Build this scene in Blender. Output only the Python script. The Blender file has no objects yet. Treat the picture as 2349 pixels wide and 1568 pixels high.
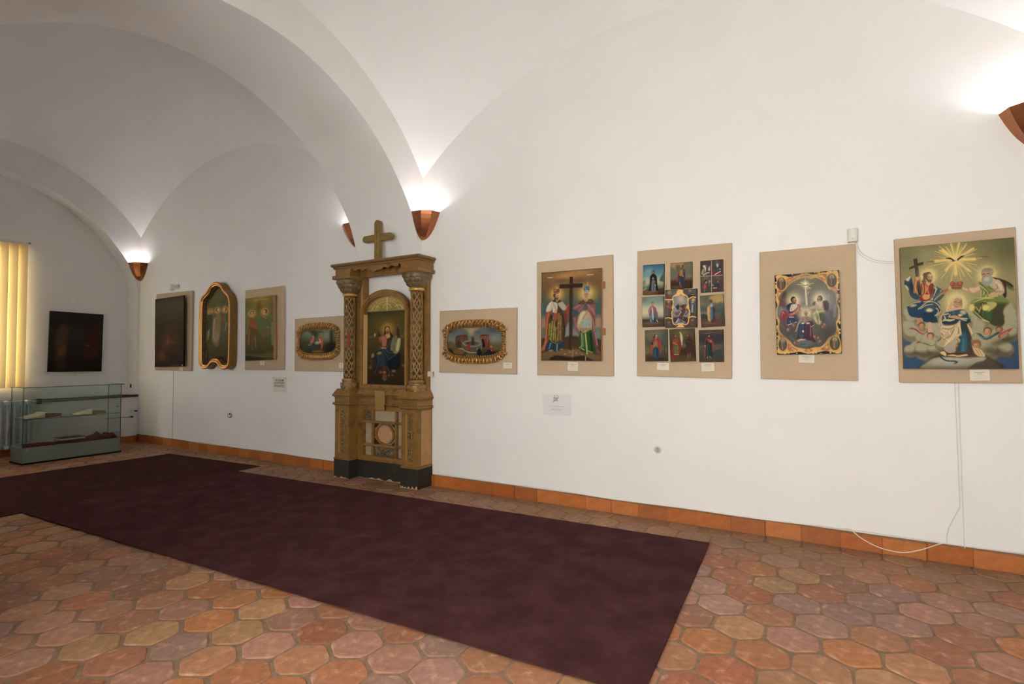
import bpy, bmesh, math, random
import numpy as np
from mathutils import Vector, Matrix

# ------------------------------------------------------------------ camera, world, exposure
scene = bpy.context.scene
C = scene.collection
cam_d = bpy.data.cameras.new('camera')
cam_d.sensor_fit = 'HORIZONTAL'; cam_d.sensor_width = 36.0
cam_d.lens = 1218.95 * 36.0 / 2349.0
cam_d.clip_start = 0.02
cam = bpy.data.objects.new('camera', cam_d); C.objects.link(cam)
_yaw, _pitch, _roll = -0.52499, 0.029904, -0.001965
_fw = Vector((math.sin(_yaw)*math.cos(_pitch), math.cos(_yaw)*math.cos(_pitch), math.sin(_pitch)))
_rt = Vector((math.cos(_yaw), -math.sin(_yaw), 0)); _up = _rt.cross(_fw)
_r2 = math.cos(_roll)*_rt + math.sin(_roll)*_up; _u2 = -math.sin(_roll)*_rt + math.cos(_roll)*_up
_m = Matrix((_r2, _u2, -_fw)).transposed().to_4x4(); _m.translation = Vector((10.79956, -5.0027, 1.5))
cam.matrix_world = _m
scene.camera = cam
world = bpy.data.worlds.new('sky'); scene.world = world; world.use_nodes = True
_bg = world.node_tree.nodes['Background']; _bg.inputs[0].default_value = (1.0, 0.955, 0.905, 1); _bg.inputs[1].default_value = 9.0
scene.view_settings.view_transform = 'Standard'; scene.view_settings.look = 'None'
scene.view_settings.gamma = 1.0; scene.view_settings.use_curve_mapping = False
scene.view_settings.exposure = 0.97
SC1, SC2 = 6.0, 9.0      # watts of the corner lamps in the far and the near bay
SCONCE = SC2
LAMPCOL = (0.74, 0.88, 1.0)
# ------------------------------------------------------------------ materials
def srgb(h):
    c = [int(h[i:i+2], 16)/255 for i in (0, 2, 4)]
    return tuple(x/12.92 if x <= .04045 else ((x+.055)/1.055)**2.4 for x in c)
MATS = {}
def mat(name, col, rough=.6, metal=0.0, var=.12, scale=18.0, bump=0.0, bscale=60.0, col2=None, patch=0.0, pscale=6.0, spec=.4, src='obj', soft=0.0, dirt=None):
    if name in MATS: return MATS[name]
    m = bpy.data.materials.new(name); m.use_nodes = True; N = m.node_tree.nodes; Lk = m.node_tree.links
    b = N['Principled BSDF']; b.inputs['Roughness'].default_value = rough; b.inputs['Metallic'].default_value = metal
    b.inputs['Specular IOR Level'].default_value = spec
    tc = N.new('ShaderNodeTexCoord')
    n1 = N.new('ShaderNodeTexNoise'); n1.inputs['Scale'].default_value = scale; n1.inputs['Detail'].default_value = 5
    Lk.new(tc.outputs['Object'], n1.inputs['Vector'])
    mr = N.new('ShaderNodeMapRange'); mr.inputs[1].default_value = .25; mr.inputs[2].default_value = .75
    mr.inputs[3].default_value = 1-var; mr.inputs[4].default_value = 1+var
    Lk.new(n1.outputs['Fac'], mr.inputs[0])
    mx = N.new('ShaderNodeMix'); mx.data_type = 'RGBA'; mx.blend_type = 'MULTIPLY'; mx.inputs[0].default_value = 1
    base = None
    if src == 'objcolor':
        oi = N.new('ShaderNodeObjectInfo'); base = oi.outputs['Color']
    elif src == 'attr':
        at = N.new('ShaderNodeAttribute'); at.attribute_name = 'Col'; base = at.outputs['Color']
    else:
        rgb = N.new('ShaderNodeRGB'); rgb.outputs[0].default_value = (*srgb(col), 1) if isinstance(col, str) else (*col, 1); base = rgb.outputs[0]
    if col2:
        n2 = N.new('ShaderNodeTexNoise'); n2.inputs['Scale'].default_value = pscale; n2.inputs['Detail'].default_value = 6
        n2.inputs['Roughness'].default_value = .65
        Lk.new(tc.outputs['Object'], n2.inputs['Vector'])
        m2 = N.new('ShaderNodeMapRange'); m2.inputs[1].default_value = .62-patch-soft; m2.inputs[2].default_value = .72-patch*.6+soft
        Lk.new(n2.outputs['Fac'], m2.inputs[0])
        mm = N.new('ShaderNodeMix'); mm.data_type = 'RGBA'; Lk.new(m2.outputs[0], mm.inputs[0]); Lk.new(base, mm.inputs[6])
        mm.inputs[7].default_value = (*srgb(col2), 1); base = mm.outputs[2]
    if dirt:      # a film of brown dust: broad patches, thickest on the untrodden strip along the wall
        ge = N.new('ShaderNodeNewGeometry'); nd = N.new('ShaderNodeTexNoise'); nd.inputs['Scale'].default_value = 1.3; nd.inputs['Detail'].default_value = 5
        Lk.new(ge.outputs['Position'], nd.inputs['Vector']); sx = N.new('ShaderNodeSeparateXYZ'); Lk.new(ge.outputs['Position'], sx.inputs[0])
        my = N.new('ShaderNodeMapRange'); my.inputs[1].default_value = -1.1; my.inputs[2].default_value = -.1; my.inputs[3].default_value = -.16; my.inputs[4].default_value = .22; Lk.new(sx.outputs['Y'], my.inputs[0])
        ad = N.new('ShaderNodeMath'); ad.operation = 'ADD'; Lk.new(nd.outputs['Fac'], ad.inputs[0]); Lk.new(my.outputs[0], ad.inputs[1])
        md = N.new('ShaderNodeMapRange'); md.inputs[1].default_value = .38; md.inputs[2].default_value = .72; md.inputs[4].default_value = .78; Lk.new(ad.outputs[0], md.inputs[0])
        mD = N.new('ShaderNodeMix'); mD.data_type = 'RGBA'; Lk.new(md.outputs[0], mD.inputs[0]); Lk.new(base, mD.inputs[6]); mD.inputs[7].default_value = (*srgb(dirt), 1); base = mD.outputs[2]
    Lk.new(base, mx.inputs[6]); Lk.new(mr.outputs[0], mx.inputs[7]); Lk.new(mx.outputs[2], b.inputs['Base Color'])
    if bump:
        n3 = N.new('ShaderNodeTexNoise'); n3.inputs['Scale'].default_value = bscale; n3.inputs['Detail'].default_value = 4
        Lk.new(tc.outputs['Object'], n3.inputs['Vector'])
        bp = N.new('ShaderNodeBump'); bp.inputs['Strength'].default_value = bump; bp.inputs['Distance'].default_value = .01
        Lk.new(n3.outputs['Fac'], bp.inputs['Height']); Lk.new(bp.outputs[0], b.inputs['Normal'])
    MATS[name] = m; return m
def paintmat(name, rough=.5, spec=.35):
    if name in MATS: return MATS[name]
    m = bpy.data.materials.new(name); m.use_nodes = True; N = m.node_tree.nodes; b = N['Principled BSDF']
    at = N.new('ShaderNodeAttribute'); at.attribute_name = 'Col'; m.node_tree.links.new(at.outputs['Color'], b.inputs['Base Color'])
    b.inputs['Roughness'].default_value = rough; b.inputs['Specular IOR Level'].default_value = spec
    MATS[name] = m; return m
def glassmat(name, tint, edge=False):
    m = bpy.data.materials.new(name); m.use_nodes = True; N = m.node_tree.nodes; Lk = m.node_tree.links
    for n in list(N):
        if n.type != 'OUTPUT_MATERIAL': N.remove(n)
    out = [n for n in N if n.type == 'OUTPUT_MATERIAL'][0]
    tr = N.new('ShaderNodeBsdfTransparent'); tr.inputs[0].default_value = (*tint, 1)
    gl = N.new('ShaderNodeBsdfGlossy'); gl.inputs['Roughness'].default_value = .02; gl.inputs[0].default_value = (1, 1, 1, 1)
    df = N.new('ShaderNodeBsdfDiffuse'); df.inputs[0].default_value = (.45, .58, .52, 1)
    fr = N.new('ShaderNodeFresnel'); fr.inputs[0].default_value = 1.45
    m1 = N.new('ShaderNodeMixShader'); m1.inputs[0].default_value = .03; Lk.new(tr.outputs[0], m1.inputs[1]); Lk.new(df.outputs[0], m1.inputs[2])
    m2 = N.new('ShaderNodeMixShader'); hf = N.new('ShaderNodeMath'); hf.operation = 'MULTIPLY'; hf.inputs[1].default_value = .45; Lk.new(fr.outputs[0], hf.inputs[0]); Lk.new(hf.outputs[0], m2.inputs[0]); Lk.new(m1.outputs[0], m2.inputs[1]); Lk.new(gl.outputs[0], m2.inputs[2])
    Lk.new(m2.outputs[0], out.inputs[0]); MATS[name] = m; return m
def blindmat(name, col):
    m = bpy.data.materials.new(name); m.use_nodes = True; N = m.node_tree.nodes; Lk = m.node_tree.links
    for n in list(N):
        if n.type != 'OUTPUT_MATERIAL': N.remove(n)
    out = [n for n in N if n.type == 'OUTPUT_MATERIAL'][0]
    d = N.new('ShaderNodeBsdfDiffuse'); d.inputs[0].default_value = (*srgb(col), 1)
    t = N.new('ShaderNodeBsdfTranslucent'); t.inputs[0].default_value = (*srgb('eac888'), 1)
    mx = N.new('ShaderNodeMixShader'); mx.inputs[0].default_value = .085; Lk.new(d.outputs[0], mx.inputs[1]); Lk.new(t.outputs[0], mx.inputs[2])
    Lk.new(mx.outputs[0], out.inputs[0]); MATS[name] = m; return m
PLASTER = mat('white plaster', (.80, .779, .758), .85, var=.02, scale=2.2, bump=.22, bscale=7, spec=.15)
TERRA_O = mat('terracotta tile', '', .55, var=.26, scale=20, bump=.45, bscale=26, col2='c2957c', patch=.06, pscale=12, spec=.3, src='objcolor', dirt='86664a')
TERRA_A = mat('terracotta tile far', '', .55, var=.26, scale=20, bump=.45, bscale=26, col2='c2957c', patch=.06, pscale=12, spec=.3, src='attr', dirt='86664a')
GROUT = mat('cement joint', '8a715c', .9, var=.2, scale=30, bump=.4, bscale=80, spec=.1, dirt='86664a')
SKIRT = mat('terracotta skirting', '', .5, var=.16, scale=22, bump=.2, bscale=50, col2='8a4a22', patch=-.01, pscale=9, src='objcolor')
CARPET = mat('burgundy carpet', '4d2e2f', .95, var=.22, scale=240, bump=.8, bscale=500, col2='684241', patch=.07, pscale=4.0, spec=.05, soft=.14)
CARPET2 = mat('brownish burgundy carpet', '472c29', .95, var=.22, scale=240, bump=.8, bscale=500, col2='5a3a35', patch=.05, pscale=3.0, spec=.05, soft=.14)
LINEN = mat('beige linen', 'c0a98d', .9, var=.05, scale=160, bump=.35, bscale=420, spec=.1)
CARD = mat('cream card', 'dcd3bd', .8, var=.02)
PAPER = mat('white paper', 'dedad8', .8, var=.01)
INK = mat('black ink', '39332e', .8); INKR = mat('faded red ink', 'cf9aa0', .8, var=.02); INKG = mat('grey print', 'a49d9c', .8)
OCHRE = mat('ochre painted wood', '866130', .5, var=.18, scale=9, bump=.12, bscale=40, col2='644420', patch=.08, pscale=7)
RAW = mat('bare pale wood', 'ad8458', .7, var=.12, scale=14, bump=.1, bscale=60)
PALEP = mat('grey primed board', 'a8967d', .8, var=.08, scale=14)
GILT = mat('old carved gilding', '9a7a4c', .42, .45, var=.25, scale=40, bump=.15, bscale=90)
GILTB = mat('bright gilding', 'd2a860', .35, .5, var=.15, scale=30)
BRONZE = mat('tarnished capital', '7d6a4c', .45, .35, var=.3, scale=45, bump=.2, bscale=90)
BLACKP = mat('worn black plinth', '2b2720', .6, var=.3, scale=20, bump=.1, bscale=40, col2='a89878', patch=-.055, pscale=7)
SLATE = mat('grey green panel', '6d766a', .5, var=.04)
COPPER = mat('copper sheet', 'b0714e', .27, .85, var=.18, scale=10)
WHITEP = mat('white plastic', 'ddd9d2', .45, var=.01)
ENAMEL = mat('radiator enamel', 'b9c3c4', .4, var=.03)
BROWN = mat('dark brown wood', '4f2f22', .5, var=.15, scale=12)
DARK = mat('black hollow', '14110f', .9); STEEL = mat('steel', '9a9a98', .35, .8); GREENP = mat('green plastic', '1f6a45', .5)
VELVET = mat('burgundy velvet', '5a1822', .95, var=.2, scale=25, spec=.1)
PAGE = mat('old book pages', 'cfc3a6', .8, var=.06, scale=30); LEATHER = mat('brown leather', '5a3b28', .6, var=.2, scale=25); TANL = mat('tan book edge', '7a5c3c', .8, var=.15)
WOODE = mat('old panel wood', '6a4a30', .7, var=.2, scale=14); WOODL = mat('light panel edge', 'b48a64', .7, var=.15, scale=14); DARKW = mat('blackened wood', '221b14', .6, var=.2)
REDCL = mat('faded red cloth', '8a3a3e', .9, var=.12, scale=60)
TEAL = mat('glass edge', '2d5550', .2, var=.05)
GLASS = glassmat('greenish glass', (.955, .985, .965)); CLEAR = glassmat('window glass', (.95, .97, .97))
BLIND = blindmat('yellow fabric slat', 'dcc594')
PAINT = paintmat('oil paint', .65, .10); PRINT = paintmat('print', .8, .2)

# ------------------------------------------------------------------ mesh builder
WLOC = {}
class MB:
    def __init__(s): s.v = []; s.f = []; s.sm = []
    def add(s, v, f, smooth=False):
        o = len(s.v); s.v += [tuple(map(float, q)) for q in v]; s.f += [tuple(i+o for i in q) for q in f]; s.sm += [smooth]*len(f); return s
    def box(s, x0, x1, y0, y1, z0, z1):
        return s.add([(x0,y0,z0),(x1,y0,z0),(x1,y1,z0),(x0,y1,z0),(x0,y0,z1),(x1,y0,z1),(x1,y1,z1),(x0,y1,z1)],
                     [(0,3,2,1),(4,5,6,7),(0,1,5,4),(1,2,6,5),(2,3,7,6),(3,0,4,7)])
    def bbox_bev(s, x0, x1, y0, y1, z0, z1, b):
        # box with chamfered edges (faces in, 24 vertices)
        v = []; idx = {}
        X = (x0, x1); Y = (y0, y1); Z = (z0, z1)
        for i in (0, 1):
            for j in (0, 1):
                for k in (0, 1):
                    dx = b if i == 0 else -b; dy = b if j == 0 else -b; dz = b if k == 0 else -b
                    for a, p in (('x', (X[i], Y[j]+dy, Z[k]+dz)), ('y', (X[i]+dx, Y[j], Z[k]+dz)), ('z', (X[i]+dx, Y[j]+dy, Z[k]))):
                        idx[i, j, k, a] = len(v); v.append(p)
        f = []
        for i in (0, 1): f.append([idx[i,0,0,'x'], idx[i,1,0,'x'], idx[i,1,1,'x'], idx[i,0,1,'x']])
        for j in (0, 1): f.append([idx[0,j,0,'y'], idx[1,j,0,'y'], idx[1,j,1,'y'], idx[0,j,1,'y']])
        for k in (0, 1): f.append([idx[0,0,k,'z'], idx[1,0,k,'z'], idx[1,1,k,'z'], idx[0,1,k,'z']])
        for i in (0, 1):
            for j in (0, 1): f.append([idx[i,j,0,'x'], idx[i,j,1,'x'], idx[i,j,1,'y'], idx[i,j,0,'y']])
        for i in (0, 1):
            for k in (0, 1): f.append([idx[i,0,k,'x'], idx[i,1,k,'x'], idx[i,1,k,'z'], idx[i,0,k,'z']])
        for j in (0, 1):
            for k in (0, 1): f.append([idx[0,j,k,'y'], idx[1,j,k,'y'], idx[1,j,k,'z'], idx[0,j,k,'z']])
        for i in (0, 1):
            for j in (0, 1):
                for k in (0, 1): f.append([idx[i,j,k,'x'], idx[i,j,k,'y'], idx[i,j,k,'z']])
        return s.add(v, f)
    def prism_xz(s, poly, y0, y1, smooth=False):      # polygon in x,z extruded in y (front y0, back y1)
        n = len(poly)
        v = [(x, y0, z) for x, z in poly]+[(x, y1, z) for x, z in poly]
        f = [tuple(range(n)), tuple(range(2*n-1, n-1, -1))]+[(i, i+n, (i+1) % n+n, (i+1) % n) for i in range(n)]
        s.add(v, f[:2]); o = len(s.v)-2*n
        for q in f[2:]: s.f.append(tuple(i+o for i in q)); s.sm.append(smooth)
        return s
    def prism_xy(s, poly, z0, z1):
        n = len(poly)
        v = [(x, y, z0) for x, y in poly]+[(x, y, z1) for x, y in poly]
        return s.add(v, [tuple(range(n-1, -1, -1)), tuple(range(n, 2*n))]+[(i, (i+1) % n, (i+1) % n+n, i+n) for i in range(n)])
    def band_xz(s, outer, inner, y0, y1, closed=True):  # flat ring between two equal-length outlines
        n = len(outer); v = [(x, y0, z) for x, z in outer]+[(x, y0, z) for x, z in inner]+[(x, y1, z) for x, z in outer]+[(x, y1, z) for x, z in inner]
        f = []
        for i in range(n if closed else n-1):
            j = (i+1) % n
            f += [(i, n+i, n+j, j), (2*n+i, 2*n+j, 3*n+j, 3*n+i), (i, j, 2*n+j, 2*n+i), (n+i, 3*n+i, 3*n+j, n+j)]
        if not closed: f += [(0, 2*n, 3*n, n), (n-1, 2*n-1, 4*n-1, 3*n-1)]
        return s.add(v, f)
    def grid(s, P, closed_u=False, closed_v=False, smooth=True):   # P[i][j]
        nu, nv = len(P), len(P[0]); v = [p for r in P for p in r]; f = []
        for i in range(nu if closed_u else nu-1):
            for j in range(nv if closed_v else nv-1):
                a, b = i, (i+1) % nu; c, d = j, (j+1) % nv
                f.append((a*nv+c, b*nv+c, b*nv+d, a*nv+d))
        return s.add(v, f, smooth)
    def tube(s, pts, r, n=8, closed=False, caps=True):
        pts = [Vector(p) for p in pts]; P = []; m = len(pts); prev = None
        for i, p in enumerate(pts):
            a = pts[i-1] if (i or closed) else pts[0]; b = pts[(i+1) % m] if (i < m-1 or closed) else pts[-1]
            t = (b-a).normalized()
            ref = prev if prev is not None else (Vector((0, 0, 1)) if abs(t.z) < .9 else Vector((1, 0, 0)))
            u = (ref-t*ref.dot(t)).normalized(); w = t.cross(u); prev = u
            rr = r[i] if isinstance(r, (list, tuple)) else r
            P.append([tuple(p+rr*(math.cos(2*math.pi*k/n)*u+math.sin(2*math.pi*k/n)*w)) for k in range(n)])
        o = len(s.v); s.grid(P, closed, True)
        if caps and not closed:
            s.f += [tuple(o+k for k in range(n)), tuple(o+(m-1)*n+k for k in range(n-1, -1, -1))]; s.sm += [False]*2
        return s
    def lathe(s, cx, cy, prof, n=24, smooth=True):
        P = [[(cx+r*math.cos(2*math.pi*k/n), cy+r*math.sin(2*math.pi*k/n), z) for k in range(n)] for r, z in prof]
        return s.grid(P, False, True, smooth)
    def ell_ring(s, cx, cz, y, rx, rz, t, n=14, k=6, ty=None):   # a carved link lying in an x,z plane
        ty = ty or t; P = []
        for i in range(n):
            a = 2*math.pi*i/n; c, d = math.cos(a), math.sin(a)
            P.append([(cx+(rx+t*math.cos(2*math.pi*q/k))*c, y+ty*math.sin(2*math.pi*q/k), cz+(rz+t*math.cos(2*math.pi*q/k))*d) for q in range(k)])
        return s.grid(P, True, True)
    def blob(s, cx, cy, cz, rx, ry, rz, n=8, m=5, rot=0):
        P = []; c, d = math.cos(rot), math.sin(rot)
        for i in range(m+1):
            a = math.pi*i/m; row = []
            for j in range(n):
                b = 2*math.pi*j/n; x = rx*math.sin(a)*math.cos(b); y = ry*math.sin(a)*math.sin(b); z = rz*math.cos(a)
                row.append((cx+x*c-z*d, cy+y, cz+x*d+z*c))
            P.append(row)
        return s.grid(P, False, True)
    def rot(s, ang, px, pz):       # turn everything in the x,z plane
        c, d = math.cos(ang), math.sin(ang)
        s.v = [(px+(x-px)*c-(z-pz)*d, y, pz+(x-px)*d+(z-pz)*c) for x, y, z in s.v]; return s
    def build(s, name, m, parent=None, cols=None):
        me = bpy.data.meshes.new(name); V = np.array(s.v, float)
        if parent is None: org = np.array([(V[:,0].min()+V[:,0].max())/2, (V[:,1].min()+V[:,1].max())/2, V[:,2].min()])
        else: org = (V.min(0)+V.max(0))/2
        me.from_pydata((V-org).tolist(), [], s.f)
        if any(s.sm): me.polygons.foreach_set('use_smooth', s.sm)
        if cols is not None:
            ca = me.color_attributes.new('Col', 'FLOAT_COLOR', 'POINT'); ca.data.foreach_set('color', np.asarray(cols, 'f').ravel())
        me.materials.append(m); me.update()
        bm = bmesh.new(); bm.from_mesh(me); bmesh.ops.recalc_face_normals(bm, faces=bm.faces); bm.to_mesh(me); bm.free()
        o = bpy.data.objects.new(name, me); C.objects.link(o); WLOC[o.name] = org
        if parent is not None: o.parent = parent; o.location = Vector(org-WLOC[parent.name])
        else: o.location = Vector(org)
        return o
def empty(name, loc):
    o = bpy.data.objects.new(name, None); o.empty_display_size = .1; C.objects.link(o); o.location = loc; WLOC[o.name] = np.array(loc, float); return o
def tag(o, label, cat, group=None):
    o['label'] = label; o['category'] = cat
    if group: o['group'] = group
    return o
def struct(o, label=None):
    o['kind'] = 'structure'
    if label: o['label'] = label
    return o
def arc(h, r, d):                 # height of a circular arch of half-span h and rise r at distance d from its middle, over its springing
    R = (h*h+r*r)/(2*r); return math.sqrt(max(R*R-d*d, 0))-(R-r)
def in_poly(X, Z, poly):
    ins = np.zeros(X.shape, bool); n = len(poly)
    for i in range(n):
        x0, z0 = poly[i]; x1, z1 = poly[(i+1) % n]
        if z0 != z1: ins ^= ((z0 > Z) != (z1 > Z)) & (X < (x1-x0)*(Z-z0)/(z1-z0)+x0)
    return ins

# ------------------------------------------------------------------ painting with strokes
def h2l(h):
    c=np.array([int(h[i:i+2],16) for i in (0,2,4)])/255.0
    return np.where(c<=.04045,c/12.92,((c+.055)/1.055)**2.4)
def smooth_loop(p,n=4,closed=True):
    p=np.asarray(p,float);N=len(p)
    if N<3:return p
    out=[]
    for i in range(N if closed else N-1):
        if closed: a,b,c,d=p[(i-1)%N],p[i],p[(i+1)%N],p[(i+2)%N]
        else: a,b,c,d=p[max(i-1,0)],p[i],p[i+1],p[min(i+2,N-1)]
        for k in range(n):
            t=k/n
            out.append(.5*((2*b)+(c-a)*t+(2*a-5*b+4*c-d)*t*t+(3*b-a-3*c+d)*t**3))
    if not closed: out.append(p[-1])
    return np.array(out)
def seg_dist(X,Y,p,closed):
    D=np.full(X.shape,1e9);inside=np.zeros(X.shape,bool);n=len(p)
    for i in range(n if closed else n-1):
        x0,y0=p[i];x1,y1=p[(i+1)%n];dx,dy=x1-x0,y1-y0;L2=dx*dx+dy*dy+1e-9
        t=np.clip(((X-x0)*dx+(Y-y0)*dy)/L2,0,1)
        D=np.minimum(D,(X-x0-t*dx)**2+(Y-y0-t*dy)**2)
        if closed and y0!=y1:
            c=((y0>Y)!=(y1>Y))&(X<dx*(Y-y0)/dy+x0);inside^=c
    return np.sqrt(D),inside
def vnoise(nx,ny,f,rng):
    gx,gy=int(nx/f)+3,int(ny/f)+3;g=rng.rand(gy,gx)
    x=np.arange(nx)/f;y=np.arange(ny)/f;xi=x.astype(int);yi=y.astype(int)
    fx=(x-xi);fy=(y-yi);fx=fx*fx*(3-2*fx);fy=(fy*fy*(3-2*fy))[:,None]
    a=g[np.ix_(yi,xi)];b=g[np.ix_(yi,xi+1)];c=g[np.ix_(yi+1,xi)];d=g[np.ix_(yi+1,xi+1)]
    return (a*(1-fx)+b*fx)*(1-fy)+(c*(1-fx)+d*fx)*fy
def paint(ops,nx,ny,gain=1.0,noise=.05,seed=1,aspect=1.0):
    """raster of a painting from brush strokes; u,v in 0..1000; colours linear"""
    img=np.zeros((ny,nx,3));sx=(nx-1)/1000.0;sy=(ny-1)/1000.0
    def blend(x0,x1,y0,y1,cov,c):
        R=img[y0:y1,x0:x1];R+=(c-R)*cov[...,None]
    def box(px,py,m):
        x0=int(max(0,np.floor(px.min()-m)));x1=int(min(nx,np.ceil(px.max()+m)+1))
        y0=int(max(0,np.floor(py.min()-m)));y1=int(min(ny,np.ceil(py.max()+m)+1))
        return x0,x1,y0,y1
    for op in ops:
        t=op.split();k=t[0]
        if k=='g':
            cs=np.array([h2l(c) for c in t[1:]]);v=np.linspace(0,len(cs)-1,ny)
            i=np.minimum(v.astype(int),len(cs)-2) if len(cs)>1 else np.zeros(ny,int);f=(v-i)[:,None]
            img[:]=((cs[i]*(1-f)+cs[np.minimum(i+1,len(cs)-1)]*f))[:,None,:];continue
        a=float(t[2])
        if k in 'pq':
            s=float(t[3])*.5+.35;p=np.array([[float(q) for q in w.split(',')] for w in t[4:]])*[sx,sy]
            if k=='p':p=smooth_loop(p)
            x0,x1,y0,y1=box(p[:,0],p[:,1],s+1)
            if x1<=x0 or y1<=y0:continue
            Y,X=np.mgrid[y0:y1,x0:x1].astype(float);D,ins=seg_dist(X,Y,p,True)
            cov=np.clip(.5+np.where(ins,D,-D)/(2*s),0,1)*a;cc=t[1].split('/')
            c=h2l(cc[0])
            if len(cc)>1:
                f=np.clip((Y-p[:,1].min())/(np.ptp(p[:,1])+1e-6),0,1)[...,None];c=c*(1-f)+h2l(cc[1])*f
            blend(x0,x1,y0,y1,cov,c)
        elif k=='e':
            s=float(t[3])*.5+.35;u,v=[float(q) for q in t[4].split(',')];rx=float(t[5])*sx;ry=float(t[6])*sx;r=math.radians(float(t[7]))
            cx,cy=u*sx,v*sy;rx=max(rx,.3);ry=max(ry,.3);m=max(rx,ry)*(1+s/min(rx,ry))+1
            x0,x1,y0,y1=box(np.array([cx-m,cx+m]),np.array([cy-m,cy+m]),0)
            if x1<=x0 or y1<=y0:continue
            Y,X=np.mgrid[y0:y1,x0:x1].astype(float);X=X-cx;Y=Y-cy
            A=X*math.cos(r)+Y*math.sin(r);B=-X*math.sin(r)+Y*math.cos(r);rx=max(rx,.3);ry=max(ry,.3)
            q=np.sqrt((A/rx)**2+(B/ry)**2);d=(1-q)*min(rx,ry)
            blend(x0,x1,y0,y1,np.clip(.5+d/(2*s),0,1)*a,h2l(t[1]))
        elif k=='l':
            s=float(t[3])*.4+.3;w=float(t[4])*sx*.5;p=np.array([[float(q) for q in z.split(',')] for z in t[5:]])*[sx,sy]
            if len(p)>2:p=smooth_loop(p,4,False)
            x0,x1,y0,y1=box(p[:,0],p[:,1],w+s+1)
            if x1<=x0 or y1<=y0:continue
            Y,X=np.mgrid[y0:y1,x0:x1].astype(float);D,_=seg_dist(X,Y,p,False)
            f=min(1.0,w/.45);blend(x0,x1,y0,y1,np.clip(.5+(max(w,.45)-D)/(2*s),0,1)*a*f,h2l(t[1]))
        elif k=='h':
            u,v=[float(q) for q in t[3].split(',')];r=float(t[4])*sx;cx,cy=u*sx,v*sy
            x0,x1,y0,y1=box(np.array([cx-2.2*r,cx+2.2*r]),np.array([cy-2.2*r,cy+2.2*r]),0)
            if x1<=x0 or y1<=y0:continue
            Y,X=np.mgrid[y0:y1,x0:x1].astype(float)
            blend(x0,x1,y0,y1,a*np.exp(-((X-cx)**2+(Y-cy)**2)/(r*r)*1.2),h2l(t[1]))
    rng=np.random.RandomState(seed)
    n=.5*vnoise(nx,ny,9,rng)+.3*vnoise(nx,ny,3.5,rng)+.2*rng.rand(ny,nx)
    img*=(1+noise*4*(n-.5))[...,None]
    lum=(img@np.array([.2126,.7152,.0722]))[...,None]
    return np.clip((lum+(img-lum)*.86)*gain,0,1)

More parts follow.
